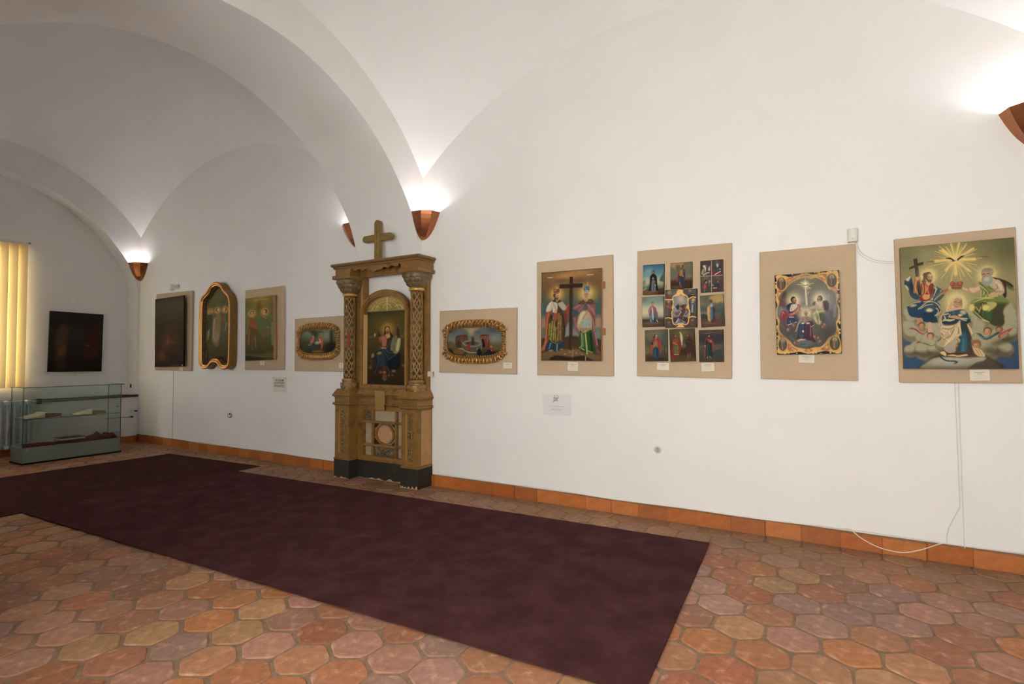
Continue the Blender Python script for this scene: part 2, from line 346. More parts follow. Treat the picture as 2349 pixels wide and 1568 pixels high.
ART = {
'coronation_large': (322, 366, 1.0, 0.035, '''
g 6f6b40 857d4c 8d8456 8a8258 857a55 5a5f55 2f4660
h 5a5530 .8 983,69 202
h 6a6a44 .7 20,56 183
h 979064 .5 509,423 289
h 9c9262 .4 250,83 125
h 7a7048 .5 689,23 144
q 2c4a66 .95 14 -8,769 220,882 154,1018 -18,1019
q 2d4864 .95 14 1011,755 823,880 865,1017 1022,1017
e 2f4d68 .8 10 86,780 106 53 0
e 2f4d68 .8 10 962,788 67 77 0
e 776d4c .9 4 53,551 56 48 0
e aba084 .72 5 49,535 43 33 0
e 776d4c .9 4 93,592 76 65 0
e aba084 .72 5 87,571 59 45 0
e 776d4c .9 4 190,600 76 65 0
e aba084 .72 5 185,579 59 45 0
e 776d4c .9 4 313,561 61 52 0
e aba084 .72 5 309,545 47 36 0
e 776d4c .9 4 59,669 81 69 0
e aba084 .72 5 53,647 63 48 0
e 776d4c .9 4 88,713 91 78 0
e aba084 .72 5 82,688 71 54 0
e 776d4c .9 4 249,667 61 52 0
e aba084 .72 5 244,650 47 36 0
e 776d4c .9 4 308,698 81 69 0
e aba084 .72 5 302,677 63 48 0
e 776d4c .9 4 337,727 61 52 0
e aba084 .72 5 333,711 47 36 0
e 776d4c .9 4 184,762 76 65 0
e aba084 .72 5 179,742 59 45 0
e 776d4c .9 4 244,789 91 78 0
e aba084 .72 5 238,764 71 54 0
e 776d4c .9 4 135,834 76 65 0
e aba084 .72 5 130,814 59 45 0
e 776d4c .9 4 67,859 66 56 0
e aba084 .72 5 62,841 51 39 0
e 776d4c .9 4 201,857 101 87 0
e aba084 .72 5 194,830 79 60 0
e 776d4c .9 4 302,852 86 74 0
e aba084 .72 5 296,829 67 51 0
e 776d4c .9 4 364,806 76 65 0
e aba084 .72 5 359,786 59 45 0
e 4f4630 .8 8 134,877 111 22 0
e 4a4330 .7 10 271,878 96 29 -12
e 736b48 .9 4 647,575 71 61 0
e a89f7c .72 5 643,557 55 42 0
e 736b48 .9 4 669,627 66 56 0
e a89f7c .72 5 665,610 51 39 0
e 736b48 .9 4 739,620 61 52 0
e a89f7c .72 5 735,605 47 36 0
e 736b48 .9 4 686,681 71 61 0
e a89f7c .72 5 681,662 55 42 0
e 736b48 .9 4 642,737 76 65 0
e a89f7c .72 5 637,717 59 45 0
e 736b48 .9 4 712,753 86 74 0
e a89f7c .72 5 706,731 67 51 0
e 736b48 .9 4 937,546 56 48 0
e a89f7c .72 5 934,532 43 33 0
e 736b48 .9 4 945,586 71 61 0
e a89f7c .72 5 941,568 55 42 0
e 736b48 .9 4 957,638 76 65 0
e a89f7c .72 5 952,619 59 45 0
e 736b48 .9 4 951,690 81 69 0
e a89f7c .72 5 946,669 63 48 0
e 736b48 .9 4 932,732 86 74 0
e a89f7c .72 5 927,711 67 51 0
e 736b48 .9 4 850,756 86 74 0
e a89f7c .72 5 844,734 67 51 0
e 736b48 .9 4 664,792 66 56 0
e a89f7c .72 5 659,775 51 39 0
e 736b48 .9 4 733,831 86 74 0
e a89f7c .72 5 727,809 67 51 0
e 736b48 .9 4 825,838 96 82 0
e a89f7c .72 5 818,814 75 57 0
e 736b48 .9 4 892,853 76 65 0
e a89f7c .72 5 888,834 59 45 0
e 736b48 .9 4 764,871 86 74 0
e a89f7c .72 5 758,848 67 51 0
e 3f3a26 .75 10 885,786 125 29 -18
e 4c4230 .7 12 846,884 125 34 10
e 433a28 .6 10 778,858 77 29 0
p 4a4030/3a3328 1 6 165,1000 198,950 260,905 346,883 518,881 707,891 799,931 856,1000
p a39c86/776e5c 1 6 170,1000 218,950 300,914 419,911 565,916 688,909 735,918 706,943 630,965 581,991 562,1000
e b5ae98 .5 12 418,946 144 29 0
q 5c4c3c .6 10 160,986 586,987 586,1004 155,1005
p 4c4232 .9 6 630,969 706,943 744,922 799,940 843,991 852,1004 586,1004
l 1d3a3c 1 1 12.52 336,892 350,915 399,937 462,940 482,947
e 1f4340 1 1 477,947 16 8 15
e 8f4038 1 1 467,958 14 7 0
l 4a4434 1 1 4.82 630,965 668,948 725,939 735,918
h c4a656 .6 500,133 144
h efcd76 .8 500,133 63
l d8b660 .4 1 2.7 529,136 706,150
l d8b660 .4 1 2.7 528,139 692,169
l d8b660 .4 1 2.7 527,144 704,212
l d8b660 .4 1 2.7 526,145 661,206
l d8b660 .4 1 2.7 524,148 661,232
l d8b660 .4 1 2.7 522,151 647,252
l d8b660 .4 1 2.7 518,155 612,268
l d8b660 .4 1 2.7 514,157 600,296
l d8b660 .4 1 2.7 512,158 586,300
l d8b660 .4 1 2.7 508,159 552,302
l d8b660 .4 1 2.7 504,160 528,322
l d8b660 .4 1 2.7 499,160 495,292
l d8b660 .4 1 2.7 495,159 462,324
l d8b660 .4 1 2.7 491,158 447,287
l d8b660 .4 1 2.7 487,156 402,314
l d8b660 .4 1 2.7 482,153 373,279
l d8b660 .4 1 2.7 479,151 343,268
l d8b660 .4 1 2.7 478,149 367,228
l d8b660 .4 1 2.7 475,145 324,218
l d8b660 .4 1 2.7 473,143 333,192
l d8b660 .4 1 2.7 472,139 308,171
l d8b660 .4 1 2.7 471,136 315,147
l d8b660 .4 1 2.7 471,131 276,117
l d8b660 .4 1 2.7 471,127 317,94
l d8b660 .4 1 2.7 472,124 311,73
l d8b660 .4 1 2.7 473,121 336,57
l d8b660 .4 1 2.7 476,117 357,38
l d8b660 .4 1 2.7 478,115 360,10
l d8b660 .4 1 2.7 482,112 368,-26
l d8b660 .4 1 2.7 485,110 395,-37
l d8b660 .4 1 2.7 488,109 417,-44
l d8b660 .4 1 2.7 492,108 446,-46
l d8b660 .4 1 2.7 496,107 475,-42
l d8b660 .4 1 2.7 499,107 497,-30
l d8b660 .4 1 2.7 506,108 539,-23
l d8b660 .4 1 2.7 509,109 567,-39
l d8b660 .4 1 2.7 513,111 589,-18
l d8b660 .4 1 2.7 516,113 596,13
l d8b660 .4 1 2.7 518,114 614,17
l d8b660 .4 1 2.7 522,117 628,38
l d8b660 .4 1 2.7 524,120 665,44
l d8b660 .4 1 2.7 526,124 701,60
l d8b660 .4 1 2.7 528,129 690,101
l d8b660 .4 1 2.7 529,132 678,127
p e9c25f .85 4 500,133 465,8 475,5
p e9c25f .85 4 500,133 530,9 545,11
p e9c25f .85 4 500,133 366,57 381,49 401,42
p e9c25f .85 4 500,133 641,58 659,68
p e9c25f .85 4 500,133 662,133 661,154
p e9c25f .85 4 500,133 630,230 602,228
p e9c25f .85 4 500,133 515,252 486,251
p e9c25f .85 4 500,133 410,206 424,216
p e9c25f .85 4 500,133 329,125 328,143
p e9c25f .85 4 500,133 570,52 599,28
p e9c25f .85 4 500,133 458,78 421,26
l eccb78 .75 1 3.37 362,17 429,75 471,118
l eccb78 .75 1 3.37 461,8 478,57
l eccb78 .75 1 3.37 426,27 454,69 462,100
l eccb78 .75 1 3.37 542,15 521,74
l eccb78 .75 1 3.37 561,38 541,67 544,93
l eccb78 .75 1 3.37 604,12 560,68
l eccb78 .75 1 3.37 321,53 399,86 447,116
l eccb78 .75 1 3.37 359,101 398,113 447,121
l eccb78 .75 1 3.37 267,174 397,156
l eccb78 .75 1 3.37 368,278 434,212
l eccb78 .75 1 3.37 455,310 477,224
l eccb78 .75 1 3.37 439,358 461,280
l eccb78 .75 1 3.37 642,295 579,213
l eccb78 .75 1 3.37 577,270 550,224 527,188
l eccb78 .75 1 3.37 688,191 604,167
l eccb78 .75 1 3.37 691,238 613,190
l eccb78 .75 1 3.37 663,98 591,114
l eccb78 .75 1 3.37 687,66 592,101
l eccb78 .75 1 3.37 731,138 638,139
l eccb78 .75 1 3.37 547,298 526,210
p 3a2f2c 1 1 413,118 452,114 481,128 495,142 485,150 465,146 475,140 447,127
p 3f3430 1 1 509,138 529,123 553,109 582,108 563,121 543,132 519,146
e cbbfae 1 1 504,137 13 11 0
e 9a3b34 1 1 498,144 6 5 0
l 7a4030 .8 1 7.7 248,133 311,137
l 6a4a30 .8 1 6.74 718,128 787,133
l 7a5a40 .5 1 4.82 267,183 312,175
q 3f3029 1 1 122,105 156,96 162,139 215,131 212,156 163,164 177,262 187,402 157,405 140,300 132,173 76,190 86,168 128,155
l 57443a .6 1 6.74 140,111 154,202 166,293 173,383
h f2d27c 1 254,253 72
l f6dd90 .4 1 3.08 304,255 339,257
l f6dd90 .4 1 3.08 303,263 338,271
l f6dd90 .4 1 3.08 300,272 326,283
l f6dd90 .4 1 3.08 295,280 316,295
l f6dd90 .4 1 3.08 290,285 304,297
l f6dd90 .4 1 3.08 284,290 304,313
l f6dd90 .4 1 3.08 275,295 283,309
l f6dd90 .4 1 3.08 264,297 268,316
l f6dd90 .4 1 3.08 257,298 259,317
l f6dd90 .4 1 3.08 247,297 243,322
l f6dd90 .4 1 3.08 238,295 232,312
l f6dd90 .4 1 3.08 231,292 222,308
l f6dd90 .4 1 3.08 223,288 212,300
l f6dd90 .4 1 3.08 217,282 189,304
l f6dd90 .4 1 3.08 209,272 192,279
l f6dd90 .4 1 3.08 207,269 189,274
l f6dd90 .4 1 3.08 204,258 171,260
l f6dd90 .4 1 3.08 203,252 175,252
l f6dd90 .4 1 3.08 204,244 178,239
l f6dd90 .4 1 3.08 208,234 173,219
l f6dd90 .4 1 3.08 211,228 183,211
l f6dd90 .4 1 3.08 219,220 194,195
l f6dd90 .4 1 3.08 223,217 207,199
l f6dd90 .4 1 3.08 235,211 226,191
l f6dd90 .4 1 3.08 243,209 237,185
l f6dd90 .4 1 3.08 252,209 251,186
l f6dd90 .4 1 3.08 258,209 259,195
l f6dd90 .4 1 3.08 267,211 273,194
l f6dd90 .4 1 3.08 280,216 295,194
l f6dd90 .4 1 3.08 287,221 305,203
l f6dd90 .4 1 3.08 292,226 318,208
l f6dd90 .4 1 3.08 298,234 330,221
l f6dd90 .4 1 3.08 302,242 317,238
l f6dd90 .4 1 3.08 303,248 318,246
p 2c4650 1 2 35,276 81,238 100,257 109,294 128,358 147,396 172,410 145,441 84,406 61,341 31,317
p c9b690 .9 2 59,255 83,240 90,252 68,282 43,267
p c2b287 .9 2 31,312 56,323 71,355 55,350
p 1f2f38 .8 4 89,293 113,330 131,395 101,380 82,333
p a06038 1 1 126,263 152,247 172,257 169,279 151,296 142,373 111,380 119,313
e c08a58 1 1 154,265 19 17 0
l d8b078 .7 1 6.74 141,282 131,327 135,372
e 6e5638 1 .8 254,252 36 42 0
e b88f62 1 .8 270,264 27 38 0
e e6bd92 .35 2 277,248 12 9 0
e 5a3a26 .4 2 246,267 13 29 0
e 5a3a26 .85 .8 264,259 7 3 0
e 5a3a26 .85 .8 286,260 7 3 0
l 5a3a26 .45 1 3.73 277,260 280,273
p 5e4630 .85 1.2 241,275 259,280 270,277 280,281 287,277 281,300 266,311 245,298
e 8a4a3a .6 1 269,284 6 2 0
p 5e4a32 .95 2 204,232 235,221 223,265 237,302 191,299 208,264
p 8a3320/7c2a22 1 2 186,312 242,306 302,319 295,372 278,411 246,459 186,452 161,437 188,384
l d8a050 .85 1.5 7.7 201,317 204,363 193,393
l d8a050 .85 1.5 7.7 226,319 235,355 218,390
l d8a050 .85 1.5 7.7 251,325 245,369 254,392
l d8a050 .85 1.5 7.7 208,399 238,405 263,402
p d99a58 .85 3 197,407 233,402 258,406 263,424 237,441 202,434
l 5a1f18 .8 1 5.78 291,323 285,371 263,424
l e0b870 .7 1 4.82 221,332 227,377
p c39a70 1 1 232,301 272,308 261,325 241,324
p 3a4f5c 1 2 292,305 321,338 379,368 393,395 387,421 336,459 286,479 256,477 278,425 300,359
l c9b27c .85 1.5 6.74 297,310 320,351 309,391 277,443
l c9b27c .85 1.5 6.74 330,356 298,412 276,465
l c9b27c .85 1.5 6.74 369,371 328,414 302,453
l c9b27c .85 1.5 6.74 389,381 358,406 317,436
l c9b27c .85 1.5 6.74 301,341 320,364
l 152027 .75 2 8.67 305,368 288,425
l 152027 .75 2 8.67 354,380 318,431
l 152027 .75 2 8.67 388,412 347,450
p a5583a 1 1 379,381 414,361 463,350 468,359 433,375 403,404 378,403
p c79468 1 1 429,357 458,348 468,357 438,371
p 1f4258/1a3850 1 2 50,489 98,459 186,454 287,454 346,479 356,524 333,554 312,576 326,617 310,630 210,622 145,588 78,572 54,530
p 324f60 1 4 204,509 235,488 295,495 304,527 284,539 213,536
e d9b780 .95 4 254,529 26 16 0
e c4a880 .9 4 105,484 26 11 -8
p 16303f .6 6 197,554 233,542 283,548 292,598 275,624 210,617
p 3a4650 .9 2 147,516 195,477 246,452 316,469 350,506 325,514 285,490 230,483 173,512
l d0bb8c .85 1.5 6.26 152,516 200,482 246,461 296,464 335,488 354,520
l d0bb8c .85 1.5 6.26 173,512 225,487 286,481
l d0bb8c .85 1.5 6.26 55,484 103,464 170,458
l d0bb8c .85 1.5 6.26 315,514 334,532 323,559 302,576
l d0bb8c .85 1.5 6.26 206,459 267,453
p b07c50 1 1 150,593 180,589 189,621 127,637
p c19a72 1 1 240,627 265,628 269,664 278,700 237,708 236,663
h f0d080 1 769,278 82
l f4d78a .4 1 3.08 819,278 842,281
l f4d78a .4 1 3.08 818,286 833,290
l f4d78a .4 1 3.08 816,291 844,301
l f4d78a .4 1 3.08 812,300 833,313
l f4d78a .4 1 3.08 807,305 830,324
l f4d78a .4 1 3.08 800,311 821,336
l f4d78a .4 1 3.08 793,316 806,340
l f4d78a .4 1 3.08 784,319 796,354
l f4d78a .4 1 3.08 774,320 777,343
l f4d78a .4 1 3.08 765,320 763,353
l f4d78a .4 1 3.08 761,319 755,349
l f4d78a .4 1 3.08 749,316 735,344
l f4d78a .4 1 3.08 741,312 726,333
l f4d78a .4 1 3.08 736,308 712,335
l f4d78a .4 1 3.08 729,301 713,313
l f4d78a .4 1 3.08 723,293 688,309
l f4d78a .4 1 3.08 721,287 691,296
l f4d78a .4 1 3.08 718,278 686,281
l f4d78a .4 1 3.08 718,268 694,265
l f4d78a .4 1 3.08 719,263 694,258
l f4d78a .4 1 3.08 722,253 692,240
l f4d78a .4 1 3.08 725,247 691,227
l f4d78a .4 1 3.08 731,241 712,225
l f4d78a .4 1 3.08 738,235 728,222
l f4d78a .4 1 3.08 744,231 728,203
l f4d78a .4 1 3.08 754,228 748,208
l f4d78a .4 1 3.08 760,227 755,202
l f4d78a .4 1 3.08 769,226 770,196
l f4d78a .4 1 3.08 777,227 781,206
l f4d78a .4 1 3.08 789,231 801,206
l f4d78a .4 1 3.08 797,235 818,206
l f4d78a .4 1 3.08 803,241 817,228
l f4d78a .4 1 3.08 809,246 829,232
l f4d78a .4 1 3.08 813,252 841,239
l f4d78a .4 1 3.08 817,262 847,255
l f4d78a .4 1 3.08 818,267 849,263
p 3d2a20 1 2 809,293 864,305 930,330 974,362 978,383 951,390 925,372 923,439 900,455 854,334
p 54613a .8 3 925,355 986,392 986,405 942,394
p b08560 1 2 678,349 706,342 724,369 704,407 629,407 550,364 550,355 602,371 654,370
p c8a880 .9 2 616,367 668,366 706,351 710,377 677,397 629,401
p cba57c .9 1 545,355 578,365 602,380 582,383 550,368
p b79c7c 1 2 799,331 841,312 877,327 902,379 905,417 860,432 816,383
l cdb592 .8 3 19.26 840,333 875,369 883,408
l 6a523e .7 1 6.74 844,350 852,381 829,388
l 7a4a38 .6 1 7.7 890,336 911,388 901,421
p 79803a/6b7230 1 2 698,325 771,346 806,391 838,410 860,436 922,465 939,508 856,547 672,539 617,494 651,460 693,454 709,390
l c3b25c .85 1.5 7.7 706,351 742,383 732,425
l c3b25c .85 1.5 7.7 724,369 769,406 749,444
l c3b25c .85 1.5 7.7 689,449 768,449 850,440
l c3b25c .85 1.5 7.7 646,482 721,459 814,455
l c3b25c .85 1.5 7.7 714,390 708,441
l 3a4420 .8 2 6.74 697,329 752,379 787,428
l 3a4420 .8 2 6.74 733,378 768,436
l 3a4420 .8 2 6.74 659,491 744,469
l 3a4420 .8 2 6.74 780,368 833,401
p c09468 1 1 768,436 801,412 838,410 855,432 814,442
l a87c54 .9 1 14.45 833,409 888,408
e 9a8468 1 1.5 769,256 51 43 0
e b3855c 1 1.5 757,270 36 43 0
e a08c70 .9 2 797,245 29 29 20
e 8d7a60 .9 2 770,233 39 17 0
l 4a3424 .9 1 6.74 730,266 746,264
l 4a3424 .9 1 6.74 769,265 787,263
l 7a4c34 .7 1 5.78 753,268 745,293
p 8f9080 1 2 726,292 768,290 810,289 813,323 789,351 757,358 725,335 719,309
e b4b4a2 .8 4 763,307 22 19 0
p 55602c/3b4022 1 2 616,509 636,488 721,474 840,484 939,497 907,517 888,563 895,606 889,661 852,677 789,658 762,635 698,612 638,562
p 3c3a26 .85 6 839,501 912,505 888,563 895,610 887,665 798,662 791,581 811,526
e d0b95c .95 4 630,522 22 29 0
e d4bd62 .95 4 747,527 34 26 0
p b5a654 .85 3 757,485 826,488 835,514 792,546 765,545 779,520
l c2ae58 .8 1.5 6.74 643,549 680,581 716,612 771,640
l c2ae58 .8 1.5 6.74 685,572 705,525 720,500
l c2ae58 .8 1.5 6.74 663,519 690,551
l c2ae58 .8 1.5 6.74 716,617 762,635
l c2ae58 .8 1.5 6.74 783,546 764,558
l c2ae58 .8 1.5 6.74 617,500 674,490 748,476
l 2d3418 .8 2 9.63 711,496 714,543 689,577
l 2d3418 .8 2 9.63 672,550 717,595
l 2d3418 .8 2 9.63 737,557 744,613
l 2d3418 .8 2 9.63 655,493 730,483
p 2f5a2c .6 6 699,568 755,553 791,581 781,627 735,600
p 8f3a30 1 1 445,327 460,306 484,312 498,326 513,314 542,311 561,321 555,342 541,350 463,346
e b5544a .9 2 464,322 13 13 0
e b5544a .9 2 534,326 14 13 0
p 6b3a26 1 1 463,344 545,346 540,372 468,368
l 8c6a38 1 1 5.78 468,348 541,350
l 8c6a38 1 1 6.74 499,300 500,339
h efd07c 1 498,475 91
l f5da8c .45 1 3.08 555,475 593,476
l f5da8c .45 1 3.08 555,486 590,492
l f5da8c .45 1 3.08 551,496 580,507
l f5da8c .45 1 3.08 548,501 564,509
l f5da8c .45 1 3.08 544,507 568,524
l f5da8c .45 1 3.08 537,515 562,541
l f5da8c .45 1 3.08 531,519 541,532
l f5da8c .45 1 3.08 524,523 542,557
l f5da8c .45 1 3.08 516,525 524,550
l f5da8c .45 1 3.08 503,528 504,543
l f5da8c .45 1 3.08 495,528 494,566
l f5da8c .45 1 3.08 488,527 483,555
l f5da8c .45 1 3.08 476,524 468,540
l f5da8c .45 1 3.08 470,521 452,550
l f5da8c .45 1 3.08 461,516 443,536
l f5da8c .45 1 3.08 457,512 435,531
l f5da8c .45 1 3.08 450,505 426,520
l f5da8c .45 1 3.08 445,497 409,513
l f5da8c .45 1 3.08 441,487 417,493
l f5da8c .45 1 3.08 440,480 416,482
l f5da8c .45 1 3.08 440,473 413,472
l f5da8c .45 1 3.08 441,463 414,458
l f5da8c .45 1 3.08 443,456 408,445
l f5da8c .45 1 3.08 446,449 410,430
l f5da8c .45 1 3.08 451,443 421,423
l f5da8c .45 1 3.08 458,436 438,417
l f5da8c .45 1 3.08 466,430 449,407
l f5da8c .45 1 3.08 473,427 465,414
l f5da8c .45 1 3.08 479,425 468,393
l f5da8c .45 1 3.08 491,423 486,390
l f5da8c .45 1 3.08 502,423 505,391
l f5da8c .45 1 3.08 506,423 510,401
l f5da8c .45 1 3.08 518,426 526,407
l f5da8c .45 1 3.08 528,431 550,398
l f5da8c .45 1 3.08 535,435 553,415
l f5da8c .45 1 3.08 541,441 556,430
l f5da8c .45 1 3.08 545,446 568,431
l f5da8c .45 1 3.08 551,455 577,444
l f5da8c .45 1 3.08 553,460 577,453
l f5da8c .45 1 3.08 555,469 579,466
p cfb079 1 2 403,535 429,483 460,440 495,424 533,431 551,471 542,519 491,543 422,545
p b89560 .7 3 413,540 439,492 464,462 458,511 437,541
e b28a62 1 1.5 502,482 35 48 8
e 9a7452 .4 4 529,487 16 41 8
p 6a4a36 .6 3 535,444 549,462 550,497 537,527 533,509
l 5a3a2a .9 1 5.78 481,472 498,471
l 5a3a2a .8 1 5.78 512,478 529,479
l 8a5a44 .6 1 4.82 503,477 497,497
l 8a4438 .8 1 5.78 489,510 506,512
p c29d74 1 1 453,519 506,517 525,531 481,547 447,537
p 2f5058/243f48 1 2 372,574 412,549 471,538 554,532 591,564 599,595 615,618 607,639 526,645 522,619 477,648 389,650 360,622
l d3b87c .85 2 8.67 382,570 422,562
l d3b87c .85 2 8.67 370,618 410,611 469,613
l d3b87c .85 2 8.67 381,605 429,620 474,608
l d3b87c .85 2 8.67 527,601 585,608
l d3b87c .85 2 8.67 534,610 575,621
l d3b87c .85 2 8.67 387,583 396,601
l d3b87c .85 2 8.67 426,589 436,572
e c5ae78 .9 5 553,556 24 17 10
l 527078 .7 3 10.59 466,546 470,573
l 16282e .7 3 10.59 375,632 453,634 498,618
l 162a32 .7 3 9.63 526,632 588,638 608,617
p b98a64 1 1 431,585 480,578 523,592 525,610 489,604 435,594
p d6b580 1 1 509,570 547,576 523,588
p 2a3a3c/1f4450 1 2 521,650 579,643 605,709 616,814 633,871 508,878 507,768
p 2f5f6c .8 10 532,733 566,725 578,813 571,866 518,865
l 46808a .6 6 11.56 546,769 538,857
p 4e2e20 .7 4 578,647 602,665 618,744 610,836 632,884 566,883 593,779
p c8b08a/a88d62 1 2 342,595 367,565 383,543 361,600 365,640 389,659 477,653 522,619 525,658 532,733 513,742 497,768 473,785 363,828 355,765 349,675
l e0c48c .85 1.5 7.7 349,662 398,668 457,665
l e0c48c .85 1.5 7.7 353,702 382,721
l e0c48c .85 1.5 7.7 361,738 424,784
l e0c48c .85 1.5 7.7 373,823 424,784 479,732 511,645
l e0c48c .85 1.5 7.7 389,801 455,740 486,679
l e0c48c .85 1.5 7.7 516,654 528,724
l e0c48c .85 1.5 7.7 489,741 513,729
l e0c48c .85 1.5 7.7 378,694 402,699
l e0c48c .85 1.5 7.7 422,704 435,731
l e0c48c .85 1.5 7.7 346,600 339,653
l 5a4430 .75 2 6.74 368,676 427,687 472,666
l 5a4430 .75 2 6.74 375,765 430,740 471,688
l 5a4430 .75 2 6.74 357,716 371,747
l 5a4430 .75 2 6.74 506,671 509,724
l 5a4430 .75 2 6.74 362,573 346,622 354,662
l 5a4430 .75 2 6.74 373,832 443,785
p a89c84/988c76 1 2 373,832 429,789 478,759 493,768 480,856 421,877 382,855
p c0985c 1 1.5 483,763 512,764 516,786 486,807 496,825 481,812
l 4a3020 .8 1 5.78 488,768 502,786 481,812
p 53381f .8 3 481,821 505,839 499,874 474,874
p b5895c .95 2 583,651 611,674 628,723 618,740 605,718
l e0c084 1 1 5.78 588,656 610,692 623,727
l 6a4428 1 1 5.78 609,735 622,779
p 5a3a26 1 3 347,868 372,855 421,877 542,874 633,875 707,902 660,906 517,901 420,900 380,899
p d4b070 1 1 342,868 372,861 391,882 385,899 346,881
p d8b270 .95 1 400,895 450,887 493,896 566,886 575,897 498,905 459,900
l 2b1d14 .7 2 7.7 396,882 494,878 613,884
e 6b4426 .9 2 181,648 32 32 0
e b07a4e 1 1.6 179,656 24 26 0
e e0b488 .35 2 174,648 10 8 0
e 5a3520 .7 1 171,652 4 3 0
e 5a3520 .7 1 189,653 4 3 0
e a0563e .7 1 180,668 5 3 0
e 7a4a2c .35 2 197,659 8 19 0
p 8f3f36 1 2 58,677 90,664 141,683 196,707 228,681 222,699 191,725 145,706 105,682
l c98d6c .8 1 7.7 146,688 191,712 223,686
e 6b4426 .9 2 256,736 34 33 0
e bc8c62 1 1.6 254,744 24 27 0
e e0b488 .35 2 249,736 10 8 0
e 5a3520 .7 1 246,740 4 3 0
e 5a3520 .7 1 264,741 4 3 0
e a0563e .7 1 256,756 5 3 0
e 7a4a2c .35 2 273,747 8 20 0
p 5d6236 1 2 122,788 158,779 204,785 244,799 269,808 315,773 356,747 350,765 304,795 268,817 223,808 163,791
l b5ab78 .8 1 5.78 163,782 224,794 264,808 315,782
p 7a2e28 .9 1 121,792 143,777 158,784 137,792
e 6b4426 .9 2 755,708 37 36 0
e b5845a 1 1.6 753,716 27 30 0
e e0b488 .35 2 748,708 11 9 0
e 5a3520 .7 1 745,712 5 3 0
e 5a3520 .7 1 763,713 5 3 0
e a0563e .7 1 754,729 6 3 0
e 7a4a2c .35 2 772,720 9 22 0
e 6b4426 .9 2 852,698 31 31 0
e 9a6a46 1 1.6 850,705 23 25 0
e e0b488 .35 2 846,698 9 8 0
e 5a3520 .7 1 844,702 4 3 0
e 5a3520 .7 1 858,703 4 3 0
e a0563e .7 1 851,716 5 2 0
e 7a4a2c .35 2 866,708 8 18 0
p 2e4a50 1 2 657,723 694,728 730,755 768,747 833,719 860,724 804,753 739,777 693,754
l 6f8a86 .8 1 5.78 666,728 730,764 805,735
p 9a4034 1 2 841,741 878,720 924,700 965,688 941,713 891,742 845,766
l cf9a78 .7 1 6.74 859,750 919,717
e 6b4426 .9 2 658,810 38 37 0
e b2855a 1 1.6 656,818 28 31 0
e e0b488 .35 2 651,809 11 9 0
e 5a3520 .7 1 648,814 5 3 0
e 5a3520 .7 1 667,815 5 3 0
e a0563e .7 1 658,831 6 3 0
e 7a4a2c .35 2 676,822 9 22 0
e 8f5a2e .9 3 654,788 39 19 0
p caa56c 1 2 616,814 634,836 690,850 726,902 670,902 637,875
l 7a5a34 .8 1 4.82 648,849 679,893
l 7a5a34 .7 1 4.82 671,850 703,894
e e8e0d4 .8 1 -7,452 5 29 0
e 4a2a1c .8 1 -9,778 6 29 0
'''),
